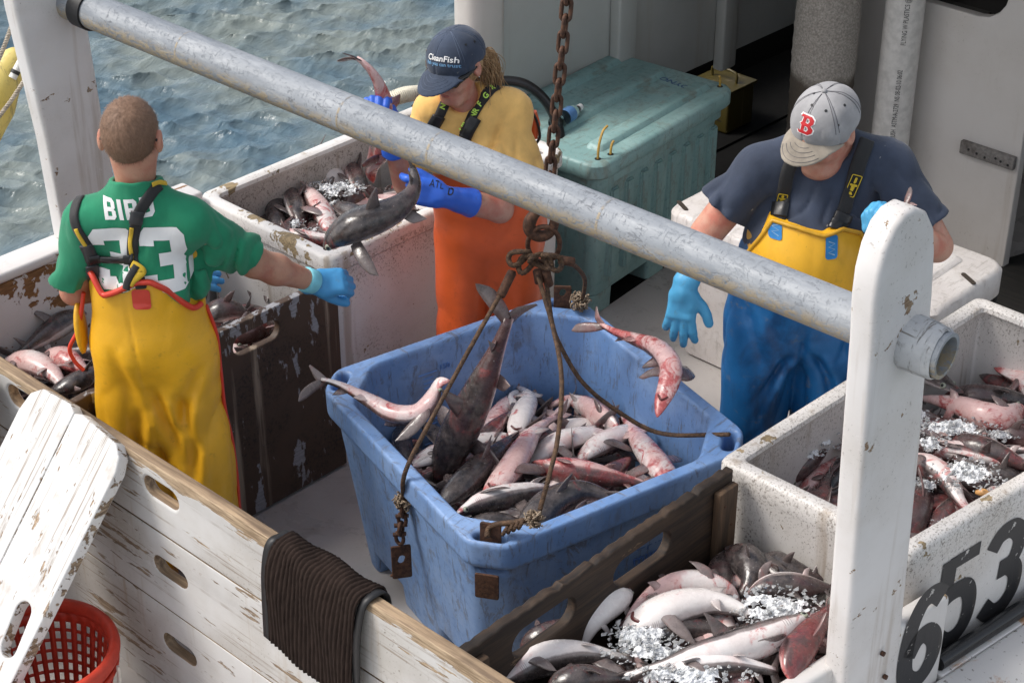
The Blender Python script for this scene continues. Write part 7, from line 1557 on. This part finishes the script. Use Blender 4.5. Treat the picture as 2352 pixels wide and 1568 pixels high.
# ------------------------------------------------------------------ crushed ice
im = bpy.data.materials.new('ice_shards'); im.use_nodes = True; b_ = im.node_tree.nodes['Principled BSDF']; b_.inputs['Base Color'].default_value = (.96, .98, .99, 1); b_.inputs['Roughness'].default_value = .08; b_.inputs['Transmission Weight'].default_value = .72; b_.inputs['IOR'].default_value = 1.31
t = NT('ice_slush'); w_ = t.co(); v = t.voro(130, w_); v2 = t.voro(55, w_); n = t.noise(24, 5, .6, w_)
t.done(t.mix(t.ramp(n, .35, .7), (.74, .76, .78), (.93, .94, .95)), t.ramp(v, .1, .6, .08, .35), t.bump(v, .003, .8, t.bump(v2, .005, .8)), Transmission_Weight=.12, IOR=1.31, Subsurface_Weight=.0); sm_ = t.m
def ice(crop, cx, cy, z, rx, ry, n, seed, big=.0105):
    g = random.Random(seed); nr = np.random.RandomState(seed); c = at(*crop(cx, cy), z=z + (.055 if crop is CM else 0)); ex = RV; ey = FV; q = 34; V, F, ok = [], [], {}
    G_ = np.stack(np.meshgrid(np.linspace(-1.1, 1.1, q), np.linspace(-1.1, 1.1, q), indexing='ij'), -1).reshape(-1, 2); W3 = np.concatenate([G_ * np.array([rx, ry]), np.full((len(G_), 1), seed * 1.7)], 1).astype(np.float32)
    edge = np.linalg.norm(G_, axis=1) + .42 * vnoise(W3, 26) + .22 * vnoise(W3, 70); hgt = np.clip(1 - edge, -.25, 1) ** 1 * .020 + .009 * vnoise(W3, 95) + .007 * np.abs(vnoise(W3 + 3, 190)) - .004
    for i, ((a, b), h, e) in enumerate(zip(G_, hgt, edge)): V.append(c + ex * (a * rx + nr.randn() * .001) + ey * (b * ry + nr.randn() * .001) + Vector((0, 0, float(h))))
    for i in range(q - 1):
        for j in range(q - 1):
            k = i * q + j; f = (k, k + q, k + q + 1, k + 1)
            if max(edge[list(f)]) < .90: F.append(f)
    use = sorted({i for f in F for i in f}); mp = {o: i for i, o in enumerate(use)}; parts = []
    if F:
        o = obj('crushed_ice', [V[i] for i in use], [tuple(mp[i] for i in f) for f in F], sm_); tag(o, kind='stuff')
    for _ in range(int(n * 1.1)):
        a, r = g.uniform(0, 6.28), math.sqrt(g.random()) * 1.6; h = max(0, 1 - r) * .02; p = c + ex * rx * r * math.cos(a) + ey * ry * r * math.sin(a) + Vector((0, 0, h + .006 * g.random())); s = (.3 + .7 * g.random() ** 2) * big
        d = nr.randn(8, 3); d /= np.linalg.norm(d, axis=1)[:, None]; pts = d * s * (.6 + .6 * nr.rand(8, 1)) * np.array([1.4, 1, .6])
        bm = bmesh.new(); [bm.verts.new(q_) for q_ in pts]; bmesh.ops.convex_hull(bm, input=bm.verts); u_ = [v for v in bm.verts if v.link_faces]; ix = {v: i for i, v in enumerate(u_)}
        parts.append((np.array([v.co for v in u_]) + np.array(p), [tuple(ix[v] for v in f.verts) for f in bm.faces])); bm.free()
    tag(obj('ice_shards', *join_arr(parts), im), kind='stuff')
for k, a in enumerate(((CM, 880, 1050, .665, .075, .05, 170), (CM, 620, 1275, .63, .028, .03, 40), (CM, 770, 1310, .62, .03, .03, 45), (CM, 880, 1160, .64, .03, .03, 50), (CM, 1440, 1150, .62, .05, .04, 60), (CM, 600, 1400, .58, .05, .04, 50),
                       (CP, 1870, 900, .665, .085, .06, 170), (CP, 1080, 1060, .64, .065, .05, 140), (CP, 1180, 1160, .655, .09, .035, 150), (CP, 1400, 1290, .675, .10, .035, 120), (CP, 1200, 1300, .66, .06, .03, 60),
                       (C6, 1000, 560, .63, .11, .04, 150), (C6, 925, 620, .64, .035, .03, 45), (C6, 1070, 740, .66, .07, .06, 150), (C6, 870, 530, .61, .04, .05, 50), (C6, 850, 780, .60, .035, .03, 40), (C6, 910, 790, .62, .03, .02, 30), (C6, 1190, 590, .60, .05, .02, 40), (C6, 480, 600, .64, .05, .05, 45), (C6, 430, 650, .63, .04, .04, 25), (C6, 500, 530, .62, .03, .03, 25), (C6, 1240, 800, .60, .03, .03, 25), (C6, 990, 950, .60, .03, .03, 25))): ice(*a, seed=100 + k)
# small orange scrap on the ice
oc = [at(*C6(1105, 812), z=.63), at(*C6(1140, 815), z=.635), at(*C6(1175, 830), z=.63), at(*C6(1205, 842), z=.62)]; V, F = tube_arr(cat(oc, 6), np.interp(np.linspace(0, 1, 19), [0, .25, .6, 1], [.006, .013, .011, .004]), 12); tag(obj('bait_scrap', V, F, plain('orange_bait', (.62, .33, .12), .4), None, True), 'small orange oblong scrap of bait among the ice', 'bait')
